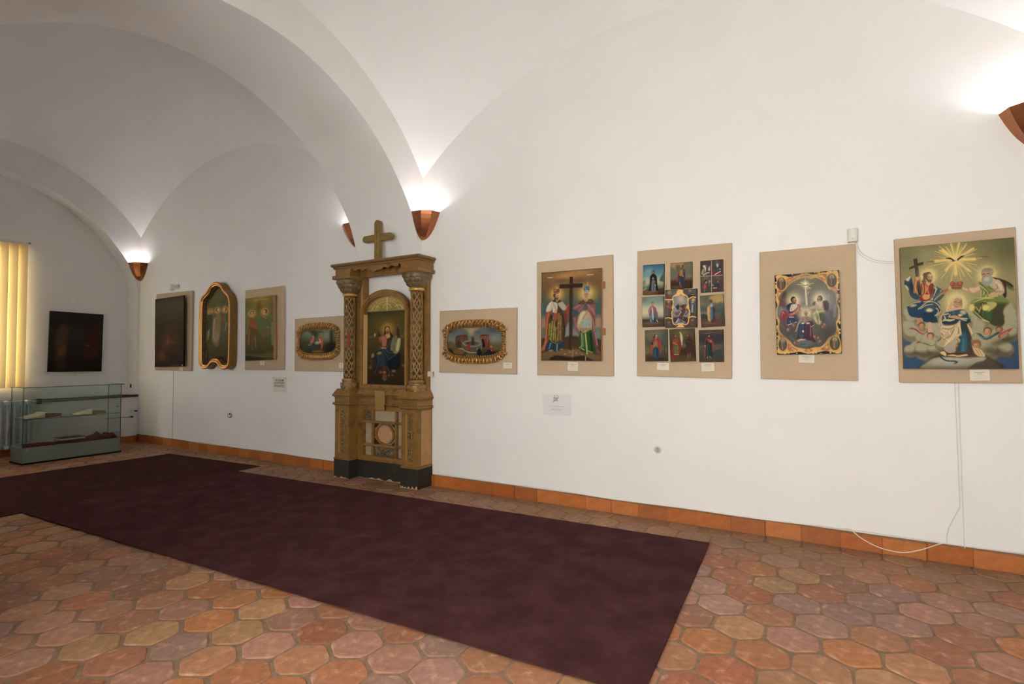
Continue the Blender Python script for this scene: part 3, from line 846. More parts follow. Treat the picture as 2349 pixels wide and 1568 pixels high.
'coronation_gold_border': (230, 287, 0.95, 0.05, '''
g 20262a 1c2226
p dba650 1 1.5 20,5 165,13 228,34 336,27 462,6 532,7 619,29 759,10 845,15 987,9 983,201 964,262 987,318 959,386 990,442 996,525 988,607 948,647 979,717 972,799 994,869 989,993 848,983 762,967 631,985 489,996 366,972 294,978 167,989 12,986 16,900 4,843 28,736 -1,663 29,614 5,521 0,442 30,379 6,314 14,243 29,201 19,129 31,59
p a5523a .75 3 200,54 336,27 353,56 279,94 214,140 188,117
p a5523a .75 3 671,39 785,25 827,55 807,102 755,106
p a5523a .75 3 871,223 949,200 964,262 937,288
p a5523a .75 3 39,194 120,206 64,238 35,287
p a5523a .75 3 24,721 68,759 149,789 57,794
p a5523a .75 3 847,796 945,729 959,785 881,804
p a5523a .75 3 181,869 278,921 340,950 186,961
p a5523a .75 3 685,951 765,898 827,878 832,948 771,967
p a5523a .75 3 402,952 492,940 579,956 499,982
p a5523a .75 3 389,37 496,18 584,37 496,39
l e8bd68 .9 1 5.3 309,77 309,85
l e8bd68 .9 1 5.3 288,59 311,50
l e8bd68 .9 1 5.3 251,68 294,59
l e8bd68 .9 1 5.3 299,98 244,75
l e8bd68 .9 1 5.3 232,64 233,93
l e8bd68 .9 1 5.3 219,120 247,117
l e8bd68 .9 1 5.3 199,75 234,82
l e8bd68 .9 1 5.3 244,94 226,120
l e8bd68 .9 1 5.3 228,79 197,99
l e8bd68 .9 1 5.3 227,105 217,105
l e8bd68 .9 1 5.3 309,52 339,32
l e8bd68 .9 1 5.3 307,46 333,35
l e8bd68 .9 1 5.3 321,53 349,42
l e8bd68 .9 1 5.3 329,32 318,31
l e8bd68 .9 1 5.3 351,45 344,44
l e8bd68 .9 1 5.3 772,54 727,60
l e8bd68 .9 1 5.3 766,76 748,37
l e8bd68 .9 1 5.3 748,45 757,77
l e8bd68 .9 1 5.3 741,62 706,57
l e8bd68 .9 1 5.3 711,61 729,69
l e8bd68 .9 1 5.3 748,59 797,82
l e8bd68 .9 1 5.3 787,97 781,95
l e8bd68 .9 1 5.3 782,101 796,64
l e8bd68 .9 1 5.3 771,97 771,64
l e8bd68 .9 1 5.3 780,75 792,78
l e8bd68 .9 1 5.3 687,36 699,60
l e8bd68 .9 1 5.3 743,49 673,50
l e8bd68 .9 1 5.3 719,58 695,19
l e8bd68 .9 1 5.3 715,23 726,57
l e8bd68 .9 1 5.3 698,62 680,61
l e8bd68 .9 1 5.3 927,252 949,264
l e8bd68 .9 1 5.3 968,220 893,240
l e8bd68 .9 1 5.3 894,246 933,248
l e8bd68 .9 1 5.3 926,229 965,253
l e8bd68 .9 1 5.3 893,219 941,230
l e8bd68 .9 1 5.3 57,238 52,245
l e8bd68 .9 1 5.3 83,228 39,218
l e8bd68 .9 1 5.3 85,250 31,204
l e8bd68 .9 1 5.3 84,242 30,239
l e8bd68 .9 1 5.3 88,235 52,221
l e8bd68 .9 1 5.3 47,782 45,756
l e8bd68 .9 1 5.3 93,787 96,782
l e8bd68 .9 1 5.3 25,744 62,783
l e8bd68 .9 1 5.3 90,773 97,749
l e8bd68 .9 1 5.3 36,756 39,755
l e8bd68 .9 1 5.3 879,770 872,777
l e8bd68 .9 1 5.3 943,775 918,782
l e8bd68 .9 1 5.3 941,789 934,770
l e8bd68 .9 1 5.3 940,762 901,788
l e8bd68 .9 1 5.3 895,795 937,761
l e8bd68 .9 1 5.3 204,890 254,905
l e8bd68 .9 1 5.3 216,901 194,909
l e8bd68 .9 1 5.3 203,915 200,912
l e8bd68 .9 1 5.3 261,907 262,891
l e8bd68 .9 1 5.3 228,917 261,934
l e8bd68 .9 1 5.3 269,955 306,954
l e8bd68 .9 1 5.3 304,964 267,950
l e8bd68 .9 1 5.3 243,938 298,946
l e8bd68 .9 1 5.3 251,923 248,923
l e8bd68 .9 1 5.3 247,935 231,958
l e8bd68 .9 1 5.3 765,936 784,915
l e8bd68 .9 1 5.3 741,915 811,914
l e8bd68 .9 1 5.3 766,951 780,909
l e8bd68 .9 1 5.3 803,928 747,924
l e8bd68 .9 1 5.3 781,910 783,938
l e8bd68 .9 1 5.3 787,908 785,889
l e8bd68 .9 1 5.3 815,910 835,899
l e8bd68 .9 1 5.3 803,921 775,905
l e8bd68 .9 1 5.3 823,900 797,916
l e8bd68 .9 1 5.3 800,931 835,929
l e8bd68 .9 1 5.3 495,946 511,958
l e8bd68 .9 1 5.3 500,969 534,977
l e8bd68 .9 1 5.3 469,981 514,953
l e8bd68 .9 1 5.3 518,960 504,965
l e8bd68 .9 1 5.3 472,954 496,939
l e8bd68 .9 1 5.3 439,944 417,974
l e8bd68 .9 1 5.3 450,942 412,956
l e8bd68 .9 1 5.3 389,966 407,933
l e8bd68 .9 1 5.3 437,953 382,955
l e8bd68 .9 1 5.3 442,930 433,940
l e8bd68 .9 1 5.3 575,935 581,977
l e8bd68 .9 1 5.3 565,934 606,978
l e8bd68 .9 1 5.3 578,976 611,968
l e8bd68 .9 1 5.3 606,940 607,952
l e8bd68 .9 1 5.3 562,959 608,953
e e9bc62 .9 1 102,-5 16 15 0
e e9bc62 .9 1 5,540 10 8 0
e e9bc62 .9 1 986,640 10 11 0
e e9bc62 .9 1 615,987 14 11 0
e e9bc62 .9 1 641,3 15 11 0
e e9bc62 .9 1 13,772 17 13 0
e e9bc62 .9 1 998,379 14 12 0
e e9bc62 .9 1 931,1004 13 14 0
e e9bc62 .9 1 861,2 16 10 0
e e9bc62 .9 1 17,90 14 12 0
e e9bc62 .9 1 989,626 17 16 0
e e9bc62 .9 1 694,1001 19 10 0
e e9bc62 .9 1 336,-7 19 11 0
e e9bc62 .9 1 13,125 16 14 0
e e9bc62 .9 1 986,569 11 10 0
e e9bc62 .9 1 136,986 13 9 0
e e9bc62 .9 1 836,11 12 13 0
e e9bc62 .9 1 -2,712 17 8 0
e e9bc62 .9 1 982,483 18 9 0
e e9bc62 .9 1 835,993 12 13 0
e e9bc62 .9 1 708,-3 14 14 0
e e9bc62 .9 1 4,506 17 11 0
e e9bc62 .9 1 981,755 17 15 0
e e9bc62 .9 1 316,990 12 7 0
e e9bc62 .9 1 680,5 12 10 0
e e9bc62 .9 1 22,479 13 11 0
e e9bc62 .9 1 988,234 18 10 0
e e9bc62 .9 1 494,996 14 16 0
e e9bc62 .9 1 876,0 18 15 0
e e9bc62 .9 1 14,647 15 14 0
e e9bc62 .9 1 985,297 17 10 0
e e9bc62 .9 1 572,991 16 14 0
e e9bc62 .9 1 875,10 11 13 0
e e9bc62 .9 1 8,958 18 11 0
e e9bc62 .9 1 995,323 9 9 0
e e9bc62 .9 1 575,987 13 8 0
e e9bc62 .9 1 437,1 9 15 0
e e9bc62 .9 1 7,248 18 15 0
e e9bc62 .9 1 985,150 18 15 0
e e9bc62 .9 1 787,1004 9 9 0
e e9bc62 .9 1 61,6 19 12 0
e e9bc62 .9 1 12,157 19 12 0
e e9bc62 .9 1 990,715 19 11 0
e e9bc62 .9 1 79,986 9 8 0
e e9bc62 .9 1 884,-1 11 16 0
e e9bc62 .9 1 3,893 17 11 0
e e9bc62 .9 1 991,958 10 13 0
e e9bc62 .9 1 121,991 15 12 0
e e9bc62 .9 1 709,11 10 7 0
e e9bc62 .9 1 33,84 13 12 0
e e9bc62 .9 1 992,130 16 8 0
e e9bc62 .9 1 942,996 11 16 0
e e9bc62 .9 1 286,3 13 10 0
e e9bc62 .9 1 -4,717 13 10 0
e e9bc62 .9 1 986,84 19 13 0
e e9bc62 .9 1 187,989 10 9 0
e e9bc62 .9 1 97,-1 18 7 0
e e9bc62 .9 1 16,139 12 16 0
e e9bc62 .9 1 1000,365 12 8 0
e e9bc62 .9 1 829,994 11 7 0
p 6f6a5c/57524c 1 1.5 486,60 582,83 635,68 730,98 805,157 837,214 905,245 945,302 950,385 973,455 969,558 931,632 937,715 883,776 812,809 767,863 686,916 598,921 492,940 368,923 279,899 219,841 140,782 61,716 46,629 58,573 24,507 29,415 68,345 43,294 92,233 176,180 251,120 352,77
h 7d775f .8 491,154 230
h 8b8a88 .7 857,353 194
h 77777a .5 527,338 194
h 7e7e84 .7 81,460 97
h 4c4948 .7 197,727 203
h 45423c .7 814,760 177
h 8e8c90 .5 807,517 132
h 5a5a44 .5 220,211 106
l f0d9a0 .8 1 6.18 486,60 491,147
l f0d9a0 .8 1 6.18 358,133 491,147
l f0d9a0 .8 1 6.18 615,133 491,147
l f0d9a0 .8 1 6.18 568,200 491,147
l f0d9a0 .8 1 6.18 524,205 495,155
l f0d9a0 .8 1 6.18 413,108 491,147
h f5e4b4 .95 487,140 49
p dcc69a .8 3 477,161 495,162 512,379 481,378
l 5a4a3a 1 1 10.59 447,142 482,154 526,146
l a8b4b8 .4 4 10.59 459,279 446,362
l b0b8bc .5 4 17.66 531,240 521,261
l 9a98a0 .4 8 26.48 842,297 827,449
l a8a4ac .4 8 21.19 932,419 909,556
l 8c8a96 .5 8 26.48 102,418 80,488
p 5a3038 .8 8 129,220 183,216 171,293 177,350 147,420 58,373 79,303
e 3f3230 .7 6 154,257 35 53 20
l 2f3a4a .7 4 35.31 150,349 183,435
h f3dfa8 .9 300,331 108
e 3f2a24 1 .8 289,322 45 52 0
e a8785a 1 .8 308,335 33 47 0
e e6bd92 .35 2 316,317 15 11 0
e 5a3a26 .4 2 279,338 16 36 0
e 5a3a26 .85 .8 300,329 8 4 0
e 5a3a26 .85 .8 327,330 8 4 0
l 5a3a26 .45 1 4.61 316,330 320,344
p 5a3a28 .85 1.2 273,347 294,351 307,349 320,352 328,348 321,373 303,384 277,371
e 8a4a3a .6 1 307,356 8 3 0
p 2c3448 1 2 204,373 258,361 356,386 425,432 406,459 343,470 321,568 355,612 192,634 177,563 208,465 175,407
p cfc0ae .95 3 257,382 347,386 336,428 281,461 227,459
l 8c7c70 .7 1 8.83 275,390 254,453
p b04a40 .95 2 356,386 391,395 380,458 296,518 206,521 198,493 298,476 344,442
l e0a088 .8 1 8.83 373,401 343,470 234,508
p 8f3a40 1 3 71,488 118,451 181,471 196,535 113,575 68,559
l d08a80 .7 3 12.36 108,468 97,510
p 3a4058 .9 4 187,542 332,519 355,612 201,635
l c8bca8 .8 1 14.12 214,536 286,539
l c8bca8 .8 1 12.36 192,634 328,604
e b08e70 1 1 412,435 19 22 0
p 6a3a3e .5 8 77,559 159,562 137,640 83,631
h f5e4b0 .9 693,335 102
e 6c6058 1 .8 704,328 43 50 0
e 9a7a66 1 .8 686,338 31 45 0
e e6bd92 .35 2 680,321 15 11 0
e 5a3a26 .4 2 712,344 16 34 0
e 5a3a26 .85 .8 672,332 8 4 0
e 5a3a26 .85 .8 697,334 8 4 0
l 5a3a26 .45 1 4.37 682,333 677,346
p 9c9488 .85 1.2 669,350 678,354 686,351 702,355 719,351 713,374 687,385 673,373
e 8a4a3a .6 1 685,358 7 3 0
p b39a88 1 3 549,430 638,399 743,390 758,446 740,473 653,455 566,445
e c8b4a0 .9 4 699,402 44 49 0
p 5a4048 .9 4 744,362 814,358 838,408 826,476 766,474 751,418
p 3f4a48 .8 4 605,363 640,364 621,405 586,397
e b8925c .7 3 569,371 14 22 0
p a09470 1 3 645,455 766,474 764,515 735,584 689,645 637,629 587,564 599,495
p 4a5048 .85 6 677,512 764,509 760,606 708,604 657,567
l d8cc98 .8 1 10.59 644,462 676,540 690,631
l d8cc98 .8 1 10.59 614,551 638,615
l d8cc98 .8 1 10.59 740,480 652,490
l d8cc98 .8 1 10.59 599,509 652,483
p 4a5260 .6 12 774,488 886,479 899,576 837,629 760,612
l 7a808c .4 6 12.36 825,497 830,601
h f3dda4 .9 480,501 96
e b0a498 1 .8 480,493 40 47 0
e a88a78 1 .8 480,503 29 42 0
e e6bd92 .35 2 480,488 14 10 0
e 5a3a26 .4 2 480,508 15 32 0
e 5a3a26 .85 .8 470,498 7 4 0
e 5a3a26 .85 .8 494,499 7 4 0
l 5a3a26 .45 1 4.13 481,499 481,512
e 8a4a3a .75 1 479,521 8 3 0
p 93796c 1 3 383,571 438,538 527,541 560,598 549,640 363,626 324,696 305,723 345,626
p 3a3444 1 3 363,640 399,613 549,633 576,620 593,648 556,682 569,788 619,845 425,847 319,823 339,767
p 5a3a44/4a2a34 1 3 470,616 577,599 565,675 586,802 628,852 496,849 466,714
p 3a5064 .8 4 381,620 435,615 428,783 365,782
e d6c4a8 1 1 426,621 25 12 0
e d6c4a8 1 1 506,623 28 12 0
e d0c0a4 .9 1 426,720 14 18 0
l c0a898 .8 1 12.36 364,612 314,716
p b07e68 .9 3 318,830 391,810 470,827 478,848 353,852
l dcb8a0 1 1 8.83 345,837 399,821 461,834
l caa48c .8 1 10.59 557,668 597,648
e 5f6664 1 4 451,868 124 49 0
l 3f403c .7 1 14.12 379,881 459,876
p 6a5c4c .6 5 273,850 309,844 369,902 492,926 421,931 315,914
e 6b4426 .9 2 189,687 32 31 0
e 96705a 1 1.6 188,694 23 25 0
e e0b488 .35 2 183,687 9 8 0
e 5a3520 .7 1 180,691 4 3 0
e 5a3520 .7 1 197,691 4 3 0
e a0563e .7 1 189,704 5 2 0
e 7a4a2c .35 2 205,697 8 19 0
e 6b4426 .9 2 282,634 32 31 0
e 96705a 1 1.6 280,640 23 25 0
e e0b488 .35 2 276,634 9 8 0
e 5a3520 .7 1 273,637 4 3 0
e 5a3520 .7 1 290,638 4 3 0
e a0563e .7 1 281,650 5 2 0
e 7a4a2c .35 2 298,643 8 19 0
e 6b4426 .9 2 759,643 32 31 0
e 96705a 1 1.6 757,650 23 25 0
e e0b488 .35 2 753,643 9 8 0
e 5a3520 .7 1 750,647 4 3 0
e 5a3520 .7 1 766,647 4 3 0
e a0563e .7 1 758,659 5 2 0
e 7a4a2c .35 2 774,653 8 19 0
e 6b4426 .9 2 731,671 24 23 0
e 96705a 1 1.6 730,676 17 19 0
e e0b488 .35 2 727,671 7 6 0
e 5a3520 .7 1 725,674 3 2 0
e 5a3520 .7 1 737,674 3 2 0
e a0563e .7 1 731,683 4 2 0
e 7a4a2c .35 2 743,678 6 14 0
e 6b4426 .9 2 600,785 25 25 0
e 96705a 1 1.6 598,790 18 20 0
e e0b488 .35 2 595,785 7 6 0
e 5a3520 .7 1 593,788 3 2 0
e 5a3520 .7 1 606,789 3 2 0
e a0563e .7 1 599,798 4 2 0
e 7a4a2c .35 2 612,793 6 15 0
e 6b4426 .9 2 681,843 29 28 0
e 96705a 1 1.6 679,849 21 23 0
e e0b488 .35 2 675,843 8 7 0
e 5a3520 .7 1 673,846 4 3 0
e 5a3520 .7 1 687,847 4 3 0
e a0563e .7 1 680,858 4 2 0
e 7a4a2c .35 2 694,851 7 17 0
e 6b4426 .9 2 656,802 21 20 0
e 96705a 1 1.6 655,806 15 17 0
e e0b488 .35 2 652,802 6 5 0
e 5a3520 .7 1 650,804 3 2 0
e 5a3520 .7 1 661,804 3 2 0
e a0563e .7 1 656,812 3 2 0
e 7a4a2c .35 2 666,807 5 12 0
e 6b4426 .9 2 290,854 24 23 0
e 96705a 1 1.6 289,859 17 19 0
e e0b488 .35 2 286,854 7 6 0
e 5a3520 .7 1 284,857 3 2 0
e 5a3520 .7 1 296,857 3 2 0
e a0563e .7 1 290,867 4 2 0
e 7a4a2c .35 2 302,861 6 14 0
e c8923c 1 1 105,111 81 108 0
e 4a423e 1 1.5 105,111 72 99 0
h e8cc8c .9 107,65 30
e 9a6c50 1 1 107,69 16 21 0
p 7a5a48 .9 3 74,88 137,92 141,156 120,179 79,177 65,144
l b08a6c .7 1 10.59 96,96 98,167
l 3a2c28 .6 1 12.36 123,105 122,169
e c8923c 1 1 893,117 84 113 0
e 5c6066 1 1.5 893,117 75 104 0
h e8cc8c .9 895,73 30
e 9a6c50 1 1 894,76 16 21 0
p 7a5a48 .9 3 864,95 923,98 927,161 907,184 869,181 855,150
l b08a6c .7 1 10.59 885,103 886,172
l 3a2c28 .6 1 12.36 910,111 909,173
e c8923c 1 1 95,877 76 108 0
e 34444c 1 1.5 95,877 67 99 0
h e8cc8c .9 97,831 30
e 9a6c50 1 1 97,834 16 21 0
p 7a5a48 .9 3 64,855 128,857 132,921 111,945 69,944 55,912
l b08a6c .7 1 10.59 87,863 88,934
l 3a2c28 .6 1 12.36 114,870 113,935
e c8923c 1 1 904,877 87 113 0
e 444a40 1 1.5 904,877 78 104 0
h e8cc8c .9 906,832 30
e 9a6c50 1 1 906,835 16 21 0
p 7a5a48 .9 3 875,855 935,857 938,919 919,943 880,942 867,911
l b08a6c .7 1 10.59 896,863 898,932
l 3a2c28 .6 1 12.36 922,870 921,933
l 1c2030 .6 1 6.18 239,395 254,453
l 1c2030 .6 1 6.18 319,399 299,454
l 1c2030 .6 1 6.18 205,550 229,622
l 1c2030 .6 1 6.18 277,553 310,610
l 1c2030 .6 1 6.18 99,482 141,562
l 1c2030 .6 1 6.18 154,470 169,527
l e8d8c8 .6 1 5.3 319,406 290,451
l e8d8c8 .6 1 5.3 246,424 274,418
l e8d8c8 .6 1 5.3 118,465 130,490
l e8d8c8 .6 1 5.3 221,586 246,626
l e8d8c8 .6 1 5.3 344,442 280,489
l 2c2c2c .5 1 6.18 635,468 649,553 672,623
l 2c2c2c .5 1 6.18 704,499 717,597
l 2c2c2c .5 1 6.18 743,404 732,445
l 2c2c2c .5 1 6.18 673,400 680,443
l 2c2c2c .5 1 6.18 770,377 793,447
l 241c26 .5 1 7.06 437,559 422,600
l 241c26 .5 1 7.06 491,554 507,596
l 241c26 .5 1 7.06 525,576 550,619
l 241c26 .5 1 7.06 505,645 507,786
l 241c26 .5 1 7.06 556,689 577,816
l 241c26 .5 1 7.06 407,642 393,768
l d8c0b0 .55 1 5.3 463,574 453,601
l d8c0b0 .55 1 5.3 401,578 372,620
l d8c0b0 .55 1 5.3 540,646 543,787
l d8c0b0 .55 1 5.3 462,812 408,832
l 8a827c .3 5 12.36 156,619 226,678
l 8a827c .3 5 12.36 65,616 126,675
l 8a827c .3 5 12.36 706,652 782,697
l 8a827c .3 5 12.36 603,816 662,881
l 8a827c .3 5 12.36 222,777 282,836
'''),
'cross_bearers': (168, 273, 0.95, 0.04, '''
g 7a5c30 866236 6e5530 56583f 3f5a52 2f5a5e 2f5f66 7a7a5c 5a5a48 4a3a24 5a4426
e b07c3c .8 10 561,39 275 53 -3
e b8853f .6 10 412,74 117 53 0
e 5c4426 .7 8 369,104 127 37 0
e 5c4426 .7 8 655,120 138 37 0
e 6a4c2a .6 14 83,146 95 127 0
e 6a4c2a .6 14 910,131 95 148 0
e a87858 .8 10 31,580 64 117 0
e b08060 .8 10 950,591 64 117 0
p 56665c .8 6 8,645 70,631 137,654 136,777 7,777
p 5c6c60 .8 6 910,653 990,647 995,777 920,770
l 86948c .5 4 12.71 950,681 955,756
p 7d8c84 .8 4 421,635 475,585 485,727 421,741
p 6a7a72 .7 5 549,643 622,700 633,735 548,727
p 3f2f1c/55401f 1 5 1,769 114,762 280,777 410,741 474,727 643,735 705,777 1000,770 1000,1000 0,1000
p 7a5a30/6a4c28 .9 6 0,923 224,899 474,876 705,882 859,929 1000,948 1000,1000 0,1000
p 261a12 .95 4 213,950 312,942 516,961 663,945 736,951 746,1004 179,1001
p 2c1e14 .9 3 767,965 859,985 859,1002 767,1003
e a08a5c .8 1 495,908 17 11 0
e a08a5c .8 1 601,918 17 11 0
e a08a5c .8 1 409,927 17 11 0
e a08a5c .8 1 695,931 17 11 0
l c4a474 .9 1 16.95 112,62 189,63
l c4a474 .9 1 16.95 773,64 870,64
l 8a7448 .7 1 6.36 205,145 271,141
l 8a7448 .7 1 6.36 758,135 809,133
h e0a83c 1 260,260 111
h e4ae44 1 763,270 132
h f0c860 .6 271,232 64
h f0c860 .6 768,235 64
q 35231a 1 1 484,69 540,72 539,147 701,150 696,198 539,196 535,883 479,883 483,197 309,194 315,147 483,149
q 4a3226 .7 3 508,202 539,199 535,883 511,883
l 56402f .6 1 6.36 315,150 696,154
p 94482a/a04a20 1 1.5 87,450 182,438 170,560 125,704 113,835 68,879 6,901 12,857 63,777 70,617
l c9743c .7 1 14.83 126,465 92,632 86,762 46,872
l 5e2a1a .7 1 12.71 160,473 126,632 103,777
p 8c3c2a 1 2 389,435 475,366 475,479 464,564 421,635 400,492
l b85a38 .8 1 14.83 432,415 465,380
p 6c3328 .8 4 378,463 432,471 453,564 410,620
p 4a3a1e 1 2 137,509 226,475 281,383 357,434 410,563 421,677 388,770 279,813 169,784 114,726 126,603
l 98902f .75 2 23.31 193,560 169,762
l 98902f .75 2 23.31 226,561 214,770
l 98902f .75 2 23.31 247,633 258,791
l 98902f .75 2 23.31 148,589 136,719
l 8e6a2e .75 2 31.78 303,476 290,777
l 8e6a2e .75 2 31.78 335,505 334,770
l 5a4a1c .8 1 6.36 247,553 249,551
l c0a848 .8 1 6.36 243,623 230,625
l 5a4a1c .8 1 6.36 216,608 221,608
l c0a848 .8 1 6.36 178,664 164,671
l 5a4a1c .8 1 6.36 340,661 355,652
l c0a848 .8 1 6.36 262,562 259,553
l 5a4a1c .8 1 6.36 177,684 164,674
l c0a848 .8 1 6.36 198,627 197,620
l 5a4a1c .8 1 6.36 292,658 293,656
l c0a848 .8 1 6.36 326,681 312,685
l 5a4a1c .8 1 6.36 365,663 381,659
l c0a848 .8 1 6.36 276,645 273,652
l 5a4a1c .8 1 6.36 268,766 270,757
l c0a848 .8 1 6.36 230,742 226,732
l 5a4a1c .8 1 6.36 204,562 226,573
l c0a848 .8 1 6.36 328,686 339,678
l 5a4a1c .8 1 6.36 214,667 208,656
l c0a848 .8 1 6.36 369,649 369,645
l 5a4a1c .8 1 6.36 207,635 221,641
l c0a848 .8 1 6.36 234,550 247,544
l 5a4a1c .8 1 6.36 280,553 287,551
l c0a848 .8 1 6.36 260,642 254,643
l 5a4a1c .8 1 6.36 367,574 359,564
l c0a848 .8 1 6.36 314,698 302,696
l 5a4a1c .8 1 6.36 293,699 279,708
l c0a848 .8 1 6.36 323,578 339,584
l 5a4a1c .8 1 6.36 328,672 315,682
l c0a848 .8 1 6.36 282,627 271,636
l 5a4a1c .8 1 6.36 243,671 247,678
l c0a848 .8 1 6.36 289,588 293,588
l 5a4a1c .8 1 6.36 271,708 260,700
l c0a848 .8 1 6.36 173,609 151,612
l 5a4a1c .8 1 6.36 215,589 197,584
l c0a848 .8 1 6.36 197,612 196,613
l 5a4a1c .8 1 6.36 338,774 318,768
l c0a848 .8 1 6.36 293,584 309,578
l 5a4a1c .8 1 6.36 315,697 328,687
l c0a848 .8 1 6.36 200,709 181,698
l 5a4a1c .8 1 6.36 229,682 209,672
l c0a848 .8 1 6.36 158,637 165,630
l 5a4a1c .8 1 6.36 345,647 350,642
l c0a848 .8 1 6.36 286,766 284,759
l 5a4a1c .8 1 6.36 244,649 244,650
l c0a848 .8 1 6.36 158,583 156,588
l 5a4a1c .8 1 6.36 323,726 323,736
l c0a848 .8 1 6.36 223,657 234,666
l 1f180e .9 1 10.59 281,390 269,561 263,806
l 241c10 .8 1 14.83 373,492 399,634 388,763
l b08c40 .9 1 10.59 136,741 203,795 290,813 367,784
p 22384a 1 2 114,791 202,798 279,813 377,784 388,862 312,884 268,899 80,886
l 8a9894 .7 1 14.83 169,806 136,871
l 8a9894 .8 1 14.83 279,820 274,892
l 101c26 .8 1 14.83 224,813 213,878
e 8a6c40 1 1 169,893 42 19 -10
e 8a6c40 1 1 355,877 28 15 0
p bfb09a 1 1.5 171,337 238,346 281,375 270,447 204,460 188,402 171,437 87,450 105,385
p a89a86 1 2 292,361 357,342 432,408 389,442 325,405
l e0d4c0 .7 1 14.83 160,351 115,429
l 7a5c40 .7 1 10.59 205,352 248,418 270,447
p a04a34 .95 2 193,524 237,460 281,468 270,540 215,546
e c49a70 1 1 243,453 32 23 0
l 241a12 .8 1 21.19 171,481 187,531
e 4a2f1c 1 .8 253,267 48 56 0
e b58a5e 1 .8 274,278 35 51 0
e e6bd92 .35 2 282,262 17 12 0
e 5a3a26 .4 2 242,282 18 39 0
e 5a3a26 .85 .8 265,273 9 4 0
e 5a3a26 .85 .8 295,274 9 4 0
l 5a3a26 .45 1 4.96 283,274 287,287
p 4a2f1c .85 1.2 237,290 259,293 274,291 288,294 296,290 290,313 271,323 242,311
e 8a4a3a .6 1 274,297 8 3 0
p 4a2f1c 1 1 216,252 227,302 194,337 249,339 238,288
p 4a2f1c 1 1 314,319 347,342 281,354
p 7a3a34 1 1 211,201 238,188 271,200 304,194 314,212 309,244 221,252
e a8605a 1 1 240,211 21 25 0
l b89048 1 1 8.48 221,245 309,239
l e8c060 .8 1 6.36 263,160 266,193
p 8a5654/6a3a3c 1 1.5 539,417 644,371 727,331 768,339 860,349 900,405 910,501 900,639 940,846 995,928 910,887 869,708 829,534 706,470 623,475
l b07a72 .75 1.5 14.83 665,385 570,425
l b07a72 .75 1.5 14.83 706,386 623,468
l b07a72 .75 1.5 14.83 788,388 859,459
l b07a72 .75 1.5 14.83 809,486 869,570 890,673
l b07a72 .75 1.5 14.83 859,432 890,501
l b07a72 .75 1.5 14.83 900,694 940,832
l 5a3034 .7 2 14.83 696,400 602,461
l 5a3034 .7 2 14.83 859,487 900,611
l 5a3034 .7 2 14.83 879,708 930,866
p 7a4a48/84544e 1 2 544,516 623,496 643,637 643,721 580,650
l a87870 .7 1 12.71 570,530 591,636
p 3e4c54 1 2 539,438 602,447 644,476 612,503 538,516
p a49468 1 2 643,497 706,456 788,465 839,521 849,638 808,687 705,696 643,665 607,608
p 8c9c98 .9 4 706,546 808,534 829,611 767,645 695,644
p c8b890 .8 3 654,504 706,463 747,471 685,553 633,601
l c8c4a8 .7 1 5.3 747,631 745,634
l 5c6c6c .7 1 5.3 696,556 711,549
l c8c4a8 .7 1 5.3 777,580 767,578
l 5c6c6c .7 1 5.3 810,606 823,610
l c8c4a8 .7 1 5.3 757,600 748,592
l 5c6c6c .7 1 5.3 747,605 759,608
l c8c4a8 .7 1 5.3 799,638 814,644
l 5c6c6c .7 1 5.3 712,585 702,591
l c8c4a8 .7 1 5.3 793,586 795,591
l 5c6c6c .7 1 5.3 798,573 806,578
l c8c4a8 .7 1 5.3 701,563 699,558
l 5c6c6c .7 1 5.3 804,620 811,624
l c8c4a8 .7 1 5.3 736,575 740,573
l 5c6c6c .7 1 5.3 811,613 807,619
l c8c4a8 .7 1 5.3 743,570 752,570
l 5c6c6c .7 1 5.3 727,616 743,612
l c8c4a8 .7 1 5.3 793,623 780,629
l 5c6c6c .7 1 5.3 753,565 754,562
l c8c4a8 .7 1 5.3 717,561 707,559
l 5c6c6c .7 1 5.3 775,562 782,556
l c8c4a8 .7 1 5.3 717,618 730,626
l 5c6c6c .7 1 5.3 776,598 762,598
l c8c4a8 .7 1 5.3 718,600 721,606
l 5c6c6c .7 1 5.3 735,643 752,649
l c8c4a8 .7 1 5.3 781,621 793,628
l 5c6c6c .7 1 5.3 801,613 787,614
l c8c4a8 .7 1 5.3 739,569 752,574
l 5c6c6c .7 1 5.3 760,596 760,592
l c8c4a8 .7 1 5.3 745,594 729,600
l 5c6c6c .7 1 5.3 699,587 686,582
l 8a6230 .8 1 12.71 654,644 661,686
l 5c4020 .8 1 12.71 677,644 674,686
l 8a6230 .8 1 12.71 699,644 703,686
l 5c4020 .8 1 12.71 722,644 716,686
l 8a6230 .8 1 12.71 745,644 741,686
l 5c4020 .8 1 12.71 767,645 774,686
l 8a6230 .8 1 12.71 790,645 797,687
l 5c4020 .8 1 12.71 812,645 809,687
l 8a6230 .8 1 12.71 835,645 842,687
l 7a5c34 .8 1 8.48 695,546 747,491 768,471
p bf9468 1 1 716,533 778,485 819,500 809,520
p 2c4420/27421c 1 2 654,679 726,700 849,666 879,777 920,908 808,923 746,916 643,868
l 6f9440 .85 2 25.43 685,700 695,812 674,854
l a8b060 .85 2 23.31 747,707 767,847 777,923
l 4d7a30 .85 2 25.43 705,714 716,847
l 16240e .85 2 31.78 829,708 859,902
l b8b870 .85 2 14.83 653,854 726,882
l b0b068 .85 2 14.83 798,895 859,908
e 7a6038 1 1 839,909 32 21 0
e 7a6038 1 1 674,861 30 15 0
p 5c3f22 1 2 623,377 696,337 768,332 860,335 895,391 768,381 747,360 727,387
l 3a2614 .7 1 7.42 809,365 819,371
l 8a6434 .7 1 7.42 738,378 748,388
l 3a2614 .7 1 7.42 780,348 790,354
l 8a6434 .7 1 7.42 868,368 878,375
